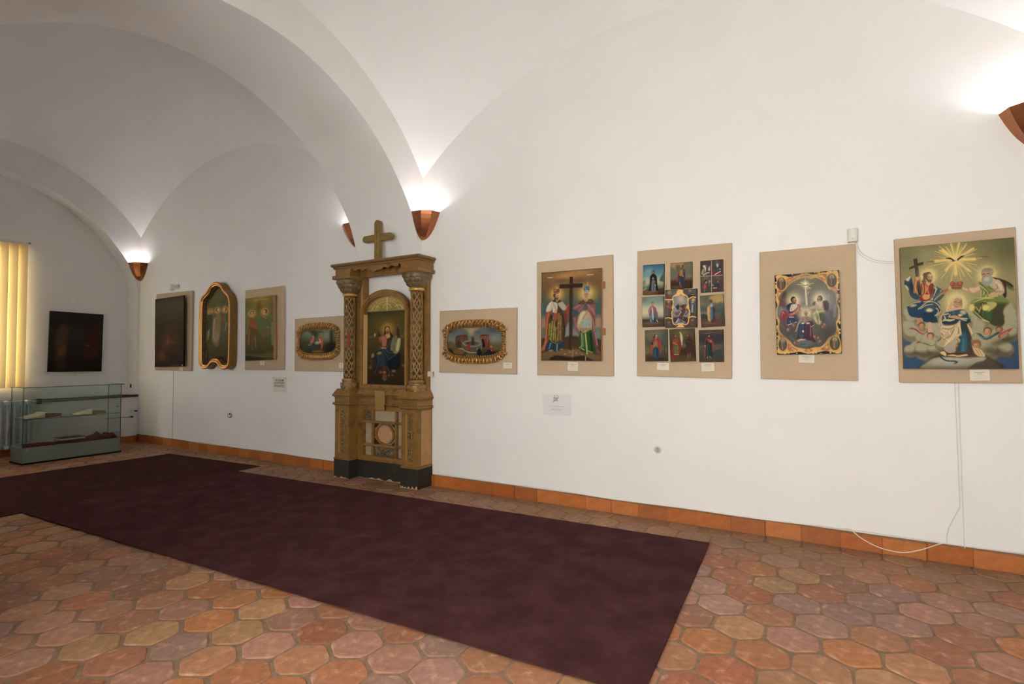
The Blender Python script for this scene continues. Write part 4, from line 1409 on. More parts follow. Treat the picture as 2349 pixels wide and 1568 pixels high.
l 3a2614 .7 1 7.42 667,352 677,358
l 8a6434 .7 1 7.42 702,356 712,361
l 3a2614 .7 1 7.42 678,347 689,355
l 8a6434 .7 1 7.42 680,376 690,381
l 3a2614 .7 1 7.42 765,361 775,366
l 8a6434 .7 1 7.42 735,353 745,358
l 3a2614 .7 1 7.42 690,368 700,377
l 8a6434 .7 1 7.42 732,376 743,383
l 3a2614 .7 1 7.42 797,365 807,371
l 8a6434 .7 1 7.42 865,378 875,389
l 3a2614 .7 1 7.42 870,349 880,357
l 8a6434 .7 1 7.42 867,354 877,359
l 3a2614 .7 1 7.42 774,370 784,376
l 8a6434 .7 1 7.42 731,372 741,376
l 3a2614 .7 1 7.42 834,363 844,372
l 8a6434 .7 1 7.42 817,351 827,363
l 3a2614 .7 1 7.42 842,361 852,366
l 8a6434 .7 1 7.42 678,354 689,365
l 3a2614 .7 1 7.42 840,360 850,365
l 8a6434 .7 1 7.42 736,379 746,383
p 4a565c .9 3 727,387 752,360 778,430 757,457 706,449
l 9a7c48 .8 1 19.07 706,452 778,454
e b0845c 1 1 758,284 40 58 0
p 98a098 1 1 717,248 768,239 809,258 824,320 809,323 793,271 768,256 727,258 722,310 711,303
l 4a3020 .9 1 8.48 735,275 749,274
l 4a3020 .9 1 8.48 766,274 783,275
l 8a4a38 .8 1 8.48 749,304 768,305
l 7a543c .7 1 7.42 758,277 756,294
p 4a6c74 1 1 722,199 758,183 804,188 814,223 809,251 768,239 722,248
l a8b8b0 1 1 8.48 725,241 768,232 809,245
l 86a0a0 .7 1 8.48 742,200 753,235
l e0b850 .9 1 6.36 780,146 780,184
p b08a60 .8 1 727,331 788,333 778,353 737,352
l 1e2418 .9 1 12.71 3,0 1000,0
l 1e2418 .9 1 12.71 3,0 0,1000
l 1e2418 .9 1 12.71 998,0 1000,1000
l 1e2418 .9 1 12.71 0,999 1000,999
l d8c8b0 .9 1 8.48 752,958 751,1004
e 4a3a6a 1 1 304,9 10 10 0
e b0a890 .5 1 537,918 5 64 0
'''),
'icon_nun': (89, 128, 0.95, 0.05, '''
g 2f5a78 3f7282 4f808a 6a9492 8a9a80 5c6a54 4a4030 5a3c20
h 86a8a8 .5 271,235 214
h b0ac80 .8 238,576 232
h bdb688 .7 792,580 178
p 39482c .9 6 791,555 824,457 926,362 984,291 999,587 896,584
p 3a4a3c .6 6 7,556 127,508 110,636 17,659
p 3f5450 .8 6 9,854 185,754 366,618 351,899 18,867
p 8ba394 .7 5 8,841 148,766 185,793 55,868
l a8906c .7 1 24.96 862,620 883,783
l 8a7454 .7 1 35.65 827,606 931,597
p 3a2c1c .8 6 762,843 996,810 1000,997 764,994
p 6e4a28 .9 5 5,867 369,861 727,893 694,996 6,1004
e 2a1e14 .8 6 834,957 214 53 0
p 1b1c1a 1 1.5 433,242 495,189 558,223 568,323 648,376 686,527 707,728 780,881 674,879 585,852 405,874 277,859 331,719 337,439 381,353 443,305
p 5a5c5e 1 2 437,519 544,510 600,650 621,891 424,894 412,708
l 85888a .7 1 24.96 491,571 477,863
l 85888a .6 1 21.39 564,649 585,852
l 2c2e30 .7 1 21.39 527,585 535,851
e b07a5c 1 1 492,263 39 61 0
e a87c58 1 1 490,458 39 50 0
e 8a7050 1 1 563,573 32 36 0
e c9c4b8 1 1 609,694 21 21 0
'''),
'icon_red_cloak': (92, 114, 0.95, 0.05, '''
g 6a6048 6f6850 5f6250 606650 6e6a50 4a3026 3a241c 4a3220
p b08850 .85 8 14,23 580,19 544,103 316,132 242,274 137,149 12,112
e 4a4c40 .6 10 333,177 122 122 0
p 3c251e .9 6 -3,752 303,749 654,748 994,776 1000,1000 0,1000
e 6e4a2a .8 8 300,942 209 52 0
p 8f3440 1 2 309,483 436,285 489,274 397,488 356,766 287,704 235,627
l c05a60 .7 1 24.38 326,528 278,674
p 5a3630 1 2 575,279 661,299 701,518 691,604 638,689 625,398
p 2c3440 1 2 398,415 453,286 644,298 676,473 639,631 687,837 565,891 494,948 461,829 374,752 342,617
p 8f6a28 1 2 436,300 592,295 590,468 536,524 423,504
l c09a48 .6 1 20.9 488,332 503,464
l 4c5a68 .6 3 34.83 395,620 480,771
l 1a2028 .7 3 34.83 571,540 566,862
e 3a281c 1 .8 537,157 58 67 0
e b08060 1 .8 512,171 42 61 0
e e6bd92 .35 2 502,146 20 15 0
e 5a3a26 .4 2 548,180 21 46 0
e 5a3a26 .85 .8 493,162 11 5 0
e 5a3a26 .85 .8 527,165 11 5 0
l 5a3a26 .45 1 5.96 505,163 500,182
p 3a281c .85 1.2 488,188 502,193 512,189 535,195 558,190 550,224 514,238 494,220
e 8a4a3a .6 1 511,199 10 4 0
e a87c58 1 1 589,527 24 52 0
l 9a7050 1 1 31.34 436,769 451,887
l 9a7050 1 1 24.38 495,889 494,948
'''),
'icon_four_evangelists': (95, 134, 0.95, 0.05, '''
g 4a3f3a 463c38 3c342e 544c40 3c342c 332a28
q 43393a 1 1 524,14 976,10 976,486 519,474
q 4a443c 1 2 20,521 467,519 462,992 9,988
q 463f3a 1 2 526,510 992,511 992,988 521,982
h 6a6250 .7 223,567 182
h 665c4c .6 772,547 166
h 6a5c50 .6 734,86 149
e c2b8a4 1 1 178,175 63 56 0
p c9c0ae 1 2 186,193 252,209 248,328 214,338
p 8a6c40 1 3 81,283 168,228 232,315 178,396 125,453 42,413
l d0a860 .8 1 16.55 132,286 76,403
l c8bca8 .7 1 19.86 115,273 59,414
e b0b0b0 .9 3 392,277 46 83 0
e b89878 1 1 419,201 23 33 0
l dcd8cc 1 1 29.79 142,460 246,400 397,390
e b0843c 1 1 261,451 33 17 0
l 8a8a84 .6 1 16.55 304,177 255,138 204,171
e 9a8c7c 1 1 764,158 56 60 0
p aaa08e 1 2 724,167 796,172 795,242 745,274
p 2c4c44 1 2 631,279 714,225 827,255 874,340 727,379 629,361
p 7a2430 1 2 531,344 614,325 710,389 905,412 952,473 626,468 527,475
l d8d4c8 1 1 26.48 643,463 742,427 889,376
e b09078 1 1 875,299 33 26 0
e 3a2a22 1 1 228,659 70 73 0
e b08060 1 1 252,690 33 50 0
p 8f3238 1 2 77,805 165,735 266,776 295,900 159,907
l c08080 .8 1 16.55 181,760 230,836 161,858
p 3c4034 .9 4 284,740 383,818 429,942 259,960
e a8a090 .7 4 404,673 36 50 0
l 8a8880 .6 1 19.86 386,720 366,817
l 9c988c .7 1 23.17 158,931 181,994
e 4a3c34 1 1 761,665 56 73 0
e 8a6c54 1 1 777,696 30 46 0
p 2c3a3a 1 2 667,830 735,748 833,764 880,875 764,918 665,902
p 6a3038 .8 3 833,741 898,755 896,887 847,849
l d0c8bc 1 1 23.17 565,886 715,892
e c8c4b8 1 1 543,794 23 20 0
p 5a2430 .8 4 564,947 763,930 861,983 629,986
l a08868 1 1 36.41 507,13 487,999
l a08868 1 1 33.1 4,490 992,499
l 7a6448 1 1 23.17 17,1 18,994 1000,998
l 7a6448 1 1 19.86 992,5 995,1000
'''),
'icon_pink_mantle': (92, 128, 0.95, 0.05, '''
g 7a7460 6f8274 8a9a84 b0ae8c bdb890 a8aa88 4c4030 5c4628 4a3822
e 6a9090 .8 8 584,79 299 92 0
h 6a6450 .7 84,67 138
h c4bc90 .7 191,494 230
l 5a6050 .6 1 18.41 258,562 280,695
l 5a6050 .6 1 18.41 97,639 188,675
p 3f3226/5a4428 .9 6 -7,783 302,762 765,780 1000,806 1000,1008 0,1000
e 7a5e34 .7 8 416,883 276 51 0
p 3c6078 1 2 397,467 628,458 648,859 370,848
l 7aa0b0 .7 1 36.82 431,535 405,833
l 263c48 .7 1 32.22 511,537 497,836
p 2a3230 .9 4 463,735 603,707 718,828 532,855
p 96565e 1 2 353,351 468,289 582,325 651,377 697,494 743,529 650,575 603,673 535,505 374,500 349,631 304,563 294,448
l c08a8c .7 1 32.22 375,368 339,531
l 6a3440 .7 1 32.22 582,374 627,541
p c8c0a8 .95 1.5 456,354 502,355 533,738 487,736
e a87c60 1 1 487,232 60 78 0
e 7a6450 1 1 492,191 60 41 0
l 8a6850 1 1 32.22 468,289 501,372
p 56544c .9 3 581,540 720,544 742,779 626,708
l d0ccc0 .9 1 27.62 672,776 730,846
l 1f2420 .6 3 46.03 397,484 372,632
'''),
'icon_rider_saint': (134, 165, 1.0, 0.05, '''
g 4c4a48 504840 4a4038 4c4036 463c34 4a4034
h 6a6a6a .8 311,98 109
h 5a5654 .6 870,92 125
h 5c6068 .7 869,299 94
h 5c6068 .7 118,289 78
h 5a564c .7 867,817 94
h 55503c .7 114,808 94
p 7a2e30 1 3 31,154 104,117 183,159 231,214 55,221
p 5a5030 .9 3 104,103 184,119 183,186 119,183
h c8a85c .9 144,65 53
e 8a6044 1 1 149,72 25 31 0
p 2c2a2c .9 4 717,164 840,104 946,172 900,222 747,217
l c0b8a8 .8 1 12.51 840,142 916,158
e 6a3c38 1 1 779,49 25 31 0
h b88a60 .7 787,43 41
l 6a5c4c .7 1 31.28 748,113 840,155
e 8a6044 1 1 118,323 31 41 0
h b89058 .6 118,316 47
p 7c4a3c 1 3 37,407 118,356 197,411 181,503 52,500
p 4c5a68 .9 3 28,500 101,515 83,687 27,660
p 6a4430 .9 3 101,501 165,503 147,688 107,688
l b0785c .7 1 15.64 53,421 149,476
e 9a7458 1 1 892,299 31 41 0
h d0b070 .7 892,286 53
p b8a078 .9 3 839,350 915,352 899,403 838,401
p 54565e 1 3 808,401 960,379 975,599 898,623 807,582
l c0c0c0 .8 1 25.02 869,415 860,609
l 2c2c34 .7 1 25.02 930,430 944,598
p 4c463c .8 4 49,900 146,821 210,902 177,968 81,967
e 8a7048 1 1 130,861 25 31 0
p 6e3c2c .8 4 790,907 851,830 912,857 912,935 820,947
e 9a7050 1 1 867,817 25 31 0
l 8a7c60 .6 1 15.64 66,847 178,928
p 7a8084 1 2 263,228 374,165 515,144 639,200 716,281 715,411 684,489 761,581 760,699 729,802 697,880 588,905 495,865 369,903 274,863 243,743 244,611 308,506 293,400 262,307
h c09c78 .95 514,262 109
h c8a070 .7 515,209 78
h 8c9498 .6 340,507 109
p 3c2a20 .95 4 259,743 433,719 714,737 713,867 557,892 369,890 274,849
p 5a3c28 1 3 466,431 623,396 684,423 638,487 668,553 590,696 496,734 481,589 544,511
p 6a4630 .9 3 307,612 387,587 433,667 370,692 433,746 417,798 370,718
l 4a3020 .9 1 31.28 684,528 730,594 652,671
l 54382a .8 1 40.67 591,408 559,590 464,720
p 203c2c 1 2 340,454 388,403 451,417 466,483 403,535
l 7a2c2c 1 1 21.9 420,377 451,417
p 9a5a48 1 2 419,535 497,497 497,576 402,587
p 46607c 1 2 418,601 497,576 496,629 433,667
l d8d4cc .9 1 12.51 481,576 512,603 465,641
e a87858 1 1 537,387 28 38 0
l d8a870 .8 1 10.95 506,353 561,342 599,395
p 3c2c22 .9 3 497,458 591,408 591,447 529,485
p 56708c 1 3 417,811 480,773 511,852 620,840 620,880 432,891
p b8b0a8 .9 3 337,877 417,772 448,772 385,877
e 7a5038 .9 2 574,761 34 28 20
l b0a8a0 .6 1 18.77 511,800 620,866
p e0ac58 1 1 414,9 563,22 570,68 609,121 686,163 724,203 732,269 708,294 701,216 639,174 562,159 531,132 484,130 437,168 342,178 279,189 262,241 262,294 230,266 231,200 279,149 358,112 374,60
l e0ac58 1 .8 31.28 -2,253 151,257 230,266 262,307 261,386 229,478 260,531 220,597 227,743
l e0ac58 1 .8 31.28 724,268 747,256 824,226 885,209 969,224
l e0ac58 1 .8 31.28 739,269 731,360 746,425 715,489 761,542 784,621 760,725 744,776
l e0ac58 1 .8 31.28 10,746 115,738 211,762
l e0ac58 1 .8 31.28 760,751 867,720 974,747
l e0ac58 1 .8 31.28 243,756 242,822 274,902 369,930 432,897 495,918 557,899 635,932 728,894 752,777
p e0ac58 1 1 432,891 573,899 573,945 611,997 352,998 416,957
p e0ac58 1 1 261,386 308,467 261,505 221,478
p e0ac58 1 1 731,399 684,489 746,516 769,491
'''),
'icon_blue_robe': (95, 134, 0.95, 0.05, '''
g 5c5846 6e6a50 7a7458 5a5a50 3f5258 5a544c 5a4a3a 4c3826 3c2a20
p b0924c .85 8 543,22 1000,8 1006,282 717,264 389,120
e 55584e .8 8 880,321 170 127 0
e 4a4c44 .5 10 278,175 212 170 0
l 2c5a6c .7 8 106.07 19,459 365,463
l 9a6a54 .7 8 106.07 13,539 315,571
p 2c3a30 .9 5 6,635 141,578 309,666 281,745 -2,731
p 2f403a .8 5 862,647 972,543 982,747 836,740
l 3a4c50 .6 8 127.28 743,531 993,529
p 5c4030 .8 6 15,797 344,780 768,831 1003,826 1000,1000 0,1000
e 7a5c3c .6 8 338,876 255 64 0
p b08c4c 1 2 330,350 416,340 473,453 428,816 320,811 288,649 280,458
l dcc07c .7 1 25.46 338,398 344,780
p 4a2a28 1 2 504,298 584,381 639,509 591,601 620,825 425,864 508,565
p 3a5868 1 3 434,404 543,347 539,757 429,800
l 6a8898 .6 1 29.7 472,469 464,754
e 9aa0a8 .9 3 481,328 64 72 0
e 6a5040 1 1 463,210 55 72 0
e 4a4034 1 1 470,179 55 42 0
l 5c3a28 .7 1 21.21 655,245 647,730
p 5a3030 .8 3 473,786 624,761 639,857 446,865
'''),
'icon_red_shawl': (92, 131, 0.95, 0.05, '''
g 5e5846 665f4a 5a5646 4f4f40 5a5a3c 5e5636 4a3c24 3c2c1c
p 474840 .8 12 803,110 1000,38 1005,582 710,497 735,263
p 6f6a50 .5 12 184,92 674,28 472,194 178,328
l 3a3c34 .6 3 31.16 179,297 186,455
p 3c3e30 .7 6 706,734 840,610 970,738 969,817 704,830
p 6a6a38 .5 8 13,564 173,535 213,727 7,773
p 4a3820 .8 6 4,870 504,827 1002,802 1000,1000 0,1000
e 241a12 .8 6 658,925 289 56 0
p 8f2c26 1 2 358,317 470,272 625,292 711,388 754,451 686,607 661,734 575,621 511,462 353,538 305,649 280,777 225,712 264,489 289,394
l c0503c .7 1 31.16 333,427 259,696
l c0503c .7 1 26.71 667,387 687,544
p 8a6430 1 2 378,428 492,320 579,385 564,574 363,586
l b08c4c .6 1 17.81 468,382 453,556
p 1f3e54 1 2 374,586 598,574 636,893 412,907
l 3f6478 .7 1 31.16 463,619 458,875
l 10222e .7 1 35.62 542,605 559,876
p 1e2c34 1 1 288,426 357,380 377,459 309,474
e 4a2c20 1 .8 491,177 59 68 0
e b08660 1 .8 515,191 43 61 0
e e6bd92 .35 2 526,171 20 15 0
e 5a3a26 .4 2 479,196 21 47 0
e 5a3a26 .85 .8 505,185 11 5 0
e 5a3a26 .85 .8 540,185 11 5 0
l 5a3a26 .45 1 6.01 526,185 531,202
e 8a4a3a .75 1 513,213 11 5 0
p 4a2c20 1 1 428,161 473,147 449,256 381,270
p a87c58 1 1 482,233 538,235 514,289 470,288
'''),
'icon_banner_bearers': (103, 134, 0.95, 0.05, '''
g 4c4426 544a2a 4a3e24 42341f 3c2a1a 3c2a18 443018 4c3820
h 6a5e38 .6 495,127 275
h 6c6440 .7 564,515 157
e 34231a .8 10 609,684 294 118 0
p 54421f .7 8 -20,853 540,819 995,874 1000,1000 0,1000
p bcac80 1 2 429,77 494,143 535,253 511,436 474,527 454,403 426,248
l 8a6a40 .7 1 15.7 428,93 440,464
e 7a4a30 .7 1 442,171 16 51 0
p 7a2418 .9 3 87,498 159,345 303,304 438,356 462,557 344,814 139,887 41,854 35,652
p 8a3a20 1 2 162,298 304,289 359,353 311,460 169,486 115,390
l b0702c .8 2 47.09 134,407 290,474
p 5a5226 1 2 126,515 347,507 349,753 148,764
l 8a8030 .7 1 27.47 205,533 211,734
l 8a8030 .6 1 27.47 306,521 290,736
l a89c70 .8 1 27.47 147,779 327,776
l 2a6460 .8 1 27.47 114,406 176,393
l 8a3024 .8 1 35.32 101,855 115,948
e 3c2418 1 .8 215,205 55 64 0
e a05a38 1 .8 238,220 40 58 0
e e6bd92 .35 2 249,199 19 14 0
e 5a3a26 .4 2 202,224 20 44 0
e 5a3a26 .85 .8 229,213 10 5 0
e 5a3a26 .85 .8 262,215 10 5 0
l 5a3a26 .45 1 5.65 249,214 253,232
p 5a3020 .85 1.2 195,235 221,240 237,237 253,242 263,236 253,267 230,280 199,264
e 8a4a3a .6 1 236,246 9 4 0
p 3c2820 1 3 654,350 775,294 888,329 917,436 872,525 914,707 738,763 608,699 661,518 611,409
l 6a4030 .7 1 27.47 691,382 841,433
l 5a3826 .6 1 31.39 757,521 723,717
e 3a241a 1 .8 765,215 52 60 0
e 7a4c34 1 .8 743,227 38 54 0
e e6bd92 .35 2 736,207 18 13 0
e 5a3a26 .4 2 774,234 19 41 0
e 5a3a26 .85 .8 726,221 9 5 0
e 5a3a26 .85 .8 756,222 9 5 0
l 5a3a26 .45 1 5.3 737,221 731,237
p 3a241a .85 1.2 721,242 733,246 741,243 761,247 782,243 774,271 741,283 725,269
e 8a4a3a .6 1 741,251 9 4 0
l 8a4c34 1 1 35.32 709,762 708,898
l 8a4c34 1 1 35.32 796,764 786,884
l 6a3c2c .8 1 27.47 574,377 650,411
'''),
'icon_green_robe': (100, 131, 0.95, 0.05, '''
g 4a4438 463f3a 3c3638 3a3636 4a443c 4c4840 3c443e 363c38 3c3424
p 363034 .8 12 22,164 986,159 986,389 19,383
l 6a5c54 .6 8 60.52 608,504 887,479
l 7a5048 .6 8 60.52 668,599 887,571
l 5c5644 .6 8 80.69 17,524 202,528
l 8a8c8c .7 1 10.09 207,99 690,97
p 30404a .6 12 607,722 986,573 986,883 606,879
p 4a3c28 .9 6 1,904 403,877 1000,883 1000,1005 0,1000
p 7a2a30 1 2 245,341 307,265 284,529 260,844 178,874 222,622
l a84a4c .7 1 24.21 253,560 219,843
p 8a3434 1 2 327,265 529,317 608,411 607,660 547,659 488,409 407,407
p 20352c 1 2 265,404 327,312 407,407 528,425 547,643 586,832 281,844 284,561
l 38544a .6 2 32.28 366,437 342,797
l 101c18 .6 2 32.28 487,455 505,799
l a8a088 .7 1 28.24 342,829 342,892
l a8a088 .7 1 28.24 424,830 484,885
e 30221c 1 .8 419,189 50 58 0
e b08460 1 .8 419,201 36 52 0
e e6bd92 .35 2 419,183 17 12 0
e 5a3a26 .4 2 419,206 18 40 0
e 5a3a26 .85 .8 406,195 9 5 0
e 5a3a26 .85 .8 436,196 9 5 0
l 5a3a26 .45 1 5.08 421,196 420,211
p 30221c .85 1.2 390,215 407,219 419,216 436,220 450,215 443,242 418,254 396,241
e 8a4a3a .6 1 419,224 8 3 0
e a88060 1 1 488,347 32 40 0
l 8a6048 .8 1 16.14 488,331 559,271
e b08c6c .9 1 253,505 28 44 0
l 5c3028 .8 1 28.24 549,271 609,349
'''),
'enthroned': (140, 249, 1.15, 0.05, '''
g 3c3416 433a18 463c18 4a3e18 443816 3c2f12 352810 32240f 2c200d 281c0c
h 6a5218 .9 499,233 291
h a87820 .9 506,248 145
h c89430 .6 505,226 93
h 544818 .5 229,133 185
h 544818 .4 832,106 159
p 241812 .8 6 273,246 329,306 357,336 264,351 275,291
p 241812 .8 6 735,236 773,229 802,296 805,369 752,361
p 5a2c18 .8 6 237,350 317,336 294,441 269,508 240,441
e 2a1c10 1 .8 506,244 65 76 0
e b88a54 1 .8 507,255 47 68 0
e e6bd92 .35 2 506,238 22 16 0
e 5a3a26 .4 2 507,260 24 52 0
e 5a3a26 .85 .8 490,250 12 6 0
e 5a3a26 .85 .8 528,250 12 6 0
l 5a3a26 .45 1 6.66 509,250 509,265
p 4a3018 .85 1.2 470,269 492,273 507,270 529,273 548,268 540,294 508,306 478,293
e 8a4a3a .6 1 507,277 11 4 0
p 2a1c10 1 1 451,196 435,277 423,329 476,322 461,263
p 2a1c10 1 1 557,197 580,279 661,346 596,353 567,293
p b48650 1 2 463,322 555,315 570,360 504,374 451,352
p 8a4a34 1 2 291,366 370,336 463,330 505,382 494,456 429,486 376,478 373,411 333,426
p a0604a .8 4 344,359 437,352 492,397 468,471 388,463 386,396
p 4a2018 .95 3 505,382 583,360 585,412 535,486 495,464
l 5a2c20 .8 1 21.15 278,366 236,320 194,290
e b88a5c 1 1 195,320 21 45 10
p 1e2730 1 3 583,353 648,353 612,442 576,516 484,523 560,456
p 222c34/14181e 1 3 283,523 403,493 589,523 694,523 774,567 825,545 828,619 770,797 601,836 479,747 413,763 291,734 240,818 174,871 223,734 194,659 139,667 124,606 190,568
p 10141a .8 6 542,657 762,590 828,619 808,767 627,813 519,754
l 4c5c66 .5 3 15.86 283,523 430,516 537,538
l 4c5c66 .5 3 15.86 485,546 565,568 722,560
l 4c5c66 .5 3 15.86 404,531 487,605 555,657
l 4c5c66 .5 3 15.86 555,657 646,620 748,575
l 4c5c66 .5 3 15.86 245,591 289,666 239,787 187,856
l 4c5c66 .5 3 15.86 493,755 575,836
l 4c5c66 .5 3 15.86 584,397 548,471 404,516
l 4c5c66 .5 3 15.86 309,501 403,486
p 263846 .8 5 299,591 420,583 465,725 359,756 289,681
e 96702c .9 3 312,572 56 34 -15
e 96702c .9 3 708,560 50 37 20
e 8c8458 .8 4 144,606 34 53 20
l b08a58 .9 1 23.79 363,501 443,501 470,508
p 6a6244 1 2 642,361 752,354 694,523 583,523
p 9c9460 1 2 753,383 831,391 786,553 701,523
l 4a442c .8 1 13.22 753,369 701,523
l c4bc84 .6 3 18.51 786,398 746,523
p 5a2c1c .8 4 399,756 466,747 482,830 416,838
e 8a5c34 1 1 442,838 37 34 0
e 7a4c24 .8 3 444,890 50 58 0
e 4a2c14 .7 3 444,873 40 25 0
e 7a4c24 .8 3 348,831 40 46 0
e 4a2c14 .7 3 348,818 32 20 0
e 7a4c24 .8 3 81,766 42 49 0
e 4a2c14 .7 3 81,751 34 21 0
e 7a4c24 .8 3 87,342 34 40 0
e 4a2c14 .7 3 87,330 27 17 0
e 7a4c24 .8 3 855,340 37 43 0
e 4a2c14 .7 3 854,328 30 19 0
e 7a4c24 .8 3 897,736 32 36 0
e 4a2c14 .7 3 896,726 25 16 0
e 7a4c24 .8 3 642,872 26 30 0
e 4a2c14 .7 3 642,864 21 13 0
e 7a4c24 .8 3 550,878 26 30 0
e 4a2c14 .7 3 550,869 21 13 0
p 8a7050 .9 3 392,914 447,950 499,919 446,935
e 7a6a4c .8 3 666,816 48 32 0
l 7c4c2c .7 1 18.51 904,296 919,340 881,362
l 6a4a2c .6 1 15.86 86,690 112,660 128,735
'''),
'lunette_ornament': (112, 56, 1.05, 0.08, '''
g a08848 96803c 8c7434
e c4a852 .8 1 900,900 60 28 0
e 6a5424 .8 1 900,900 34 12 0
e c4a852 .8 1 888,732 60 28 0
e 6a5424 .8 1 888,732 34 12 0
e c4a852 .8 1 854,575 60 28 0
e 6a5424 .8 1 854,575 34 12 0
e c4a852 .8 1 799,436 60 28 0
e 6a5424 .8 1 799,436 34 12 0
e c4a852 .8 1 727,324 60 28 0
e 6a5424 .8 1 727,324 34 12 0
e c4a852 .8 1 642,245 60 28 0
e 6a5424 .8 1 642,245 34 12 0
e c4a852 .8 1 548,205 60 28 0
e 6a5424 .8 1 548,205 34 12 0
e c4a852 .8 1 452,205 60 28 0
e 6a5424 .8 1 452,205 34 12 0
e c4a852 .8 1 358,245 60 28 0
e 6a5424 .8 1 358,245 34 12 0
e c4a852 .8 1 273,324 60 28 0
e 6a5424 .8 1 273,324 34 12 0
e c4a852 .8 1 201,436 60 28 0
e 6a5424 .8 1 201,436 34 12 0
e c4a852 .8 1 146,575 60 28 0
e 6a5424 .8 1 146,575 34 12 0
e c4a852 .8 1 112,732 60 28 0
e 6a5424 .8 1 112,732 34 12 0
e c4a852 .8 1 100,900 60 28 0
e 6a5424 .8 1 100,900 34 12 0
l d0b860 1 1 24 500,80 500,950
l c8ac54 .9 1 18 200,950 300,500 500,350 700,500 800,950
l d4bc68 .9 1 16 120,900 200,650 320,720
l d4bc68 .9 1 16 880,900 800,650 680,720
l d4bc68 .9 1 16 400,800 450,550 550,550 600,800
l d4bc68 .9 1 16 250,900 330,800
l 5c4820 .7 1 14 160,850 230,700
l 5c4820 .7 1 14 840,850 770,700
l 5c4820 .7 1 14 420,700 500,600 580,700
l 5c4820 .7 1 14 300,850 380,650
l 5c4820 .7 1 14 700,850 620,650
'''),
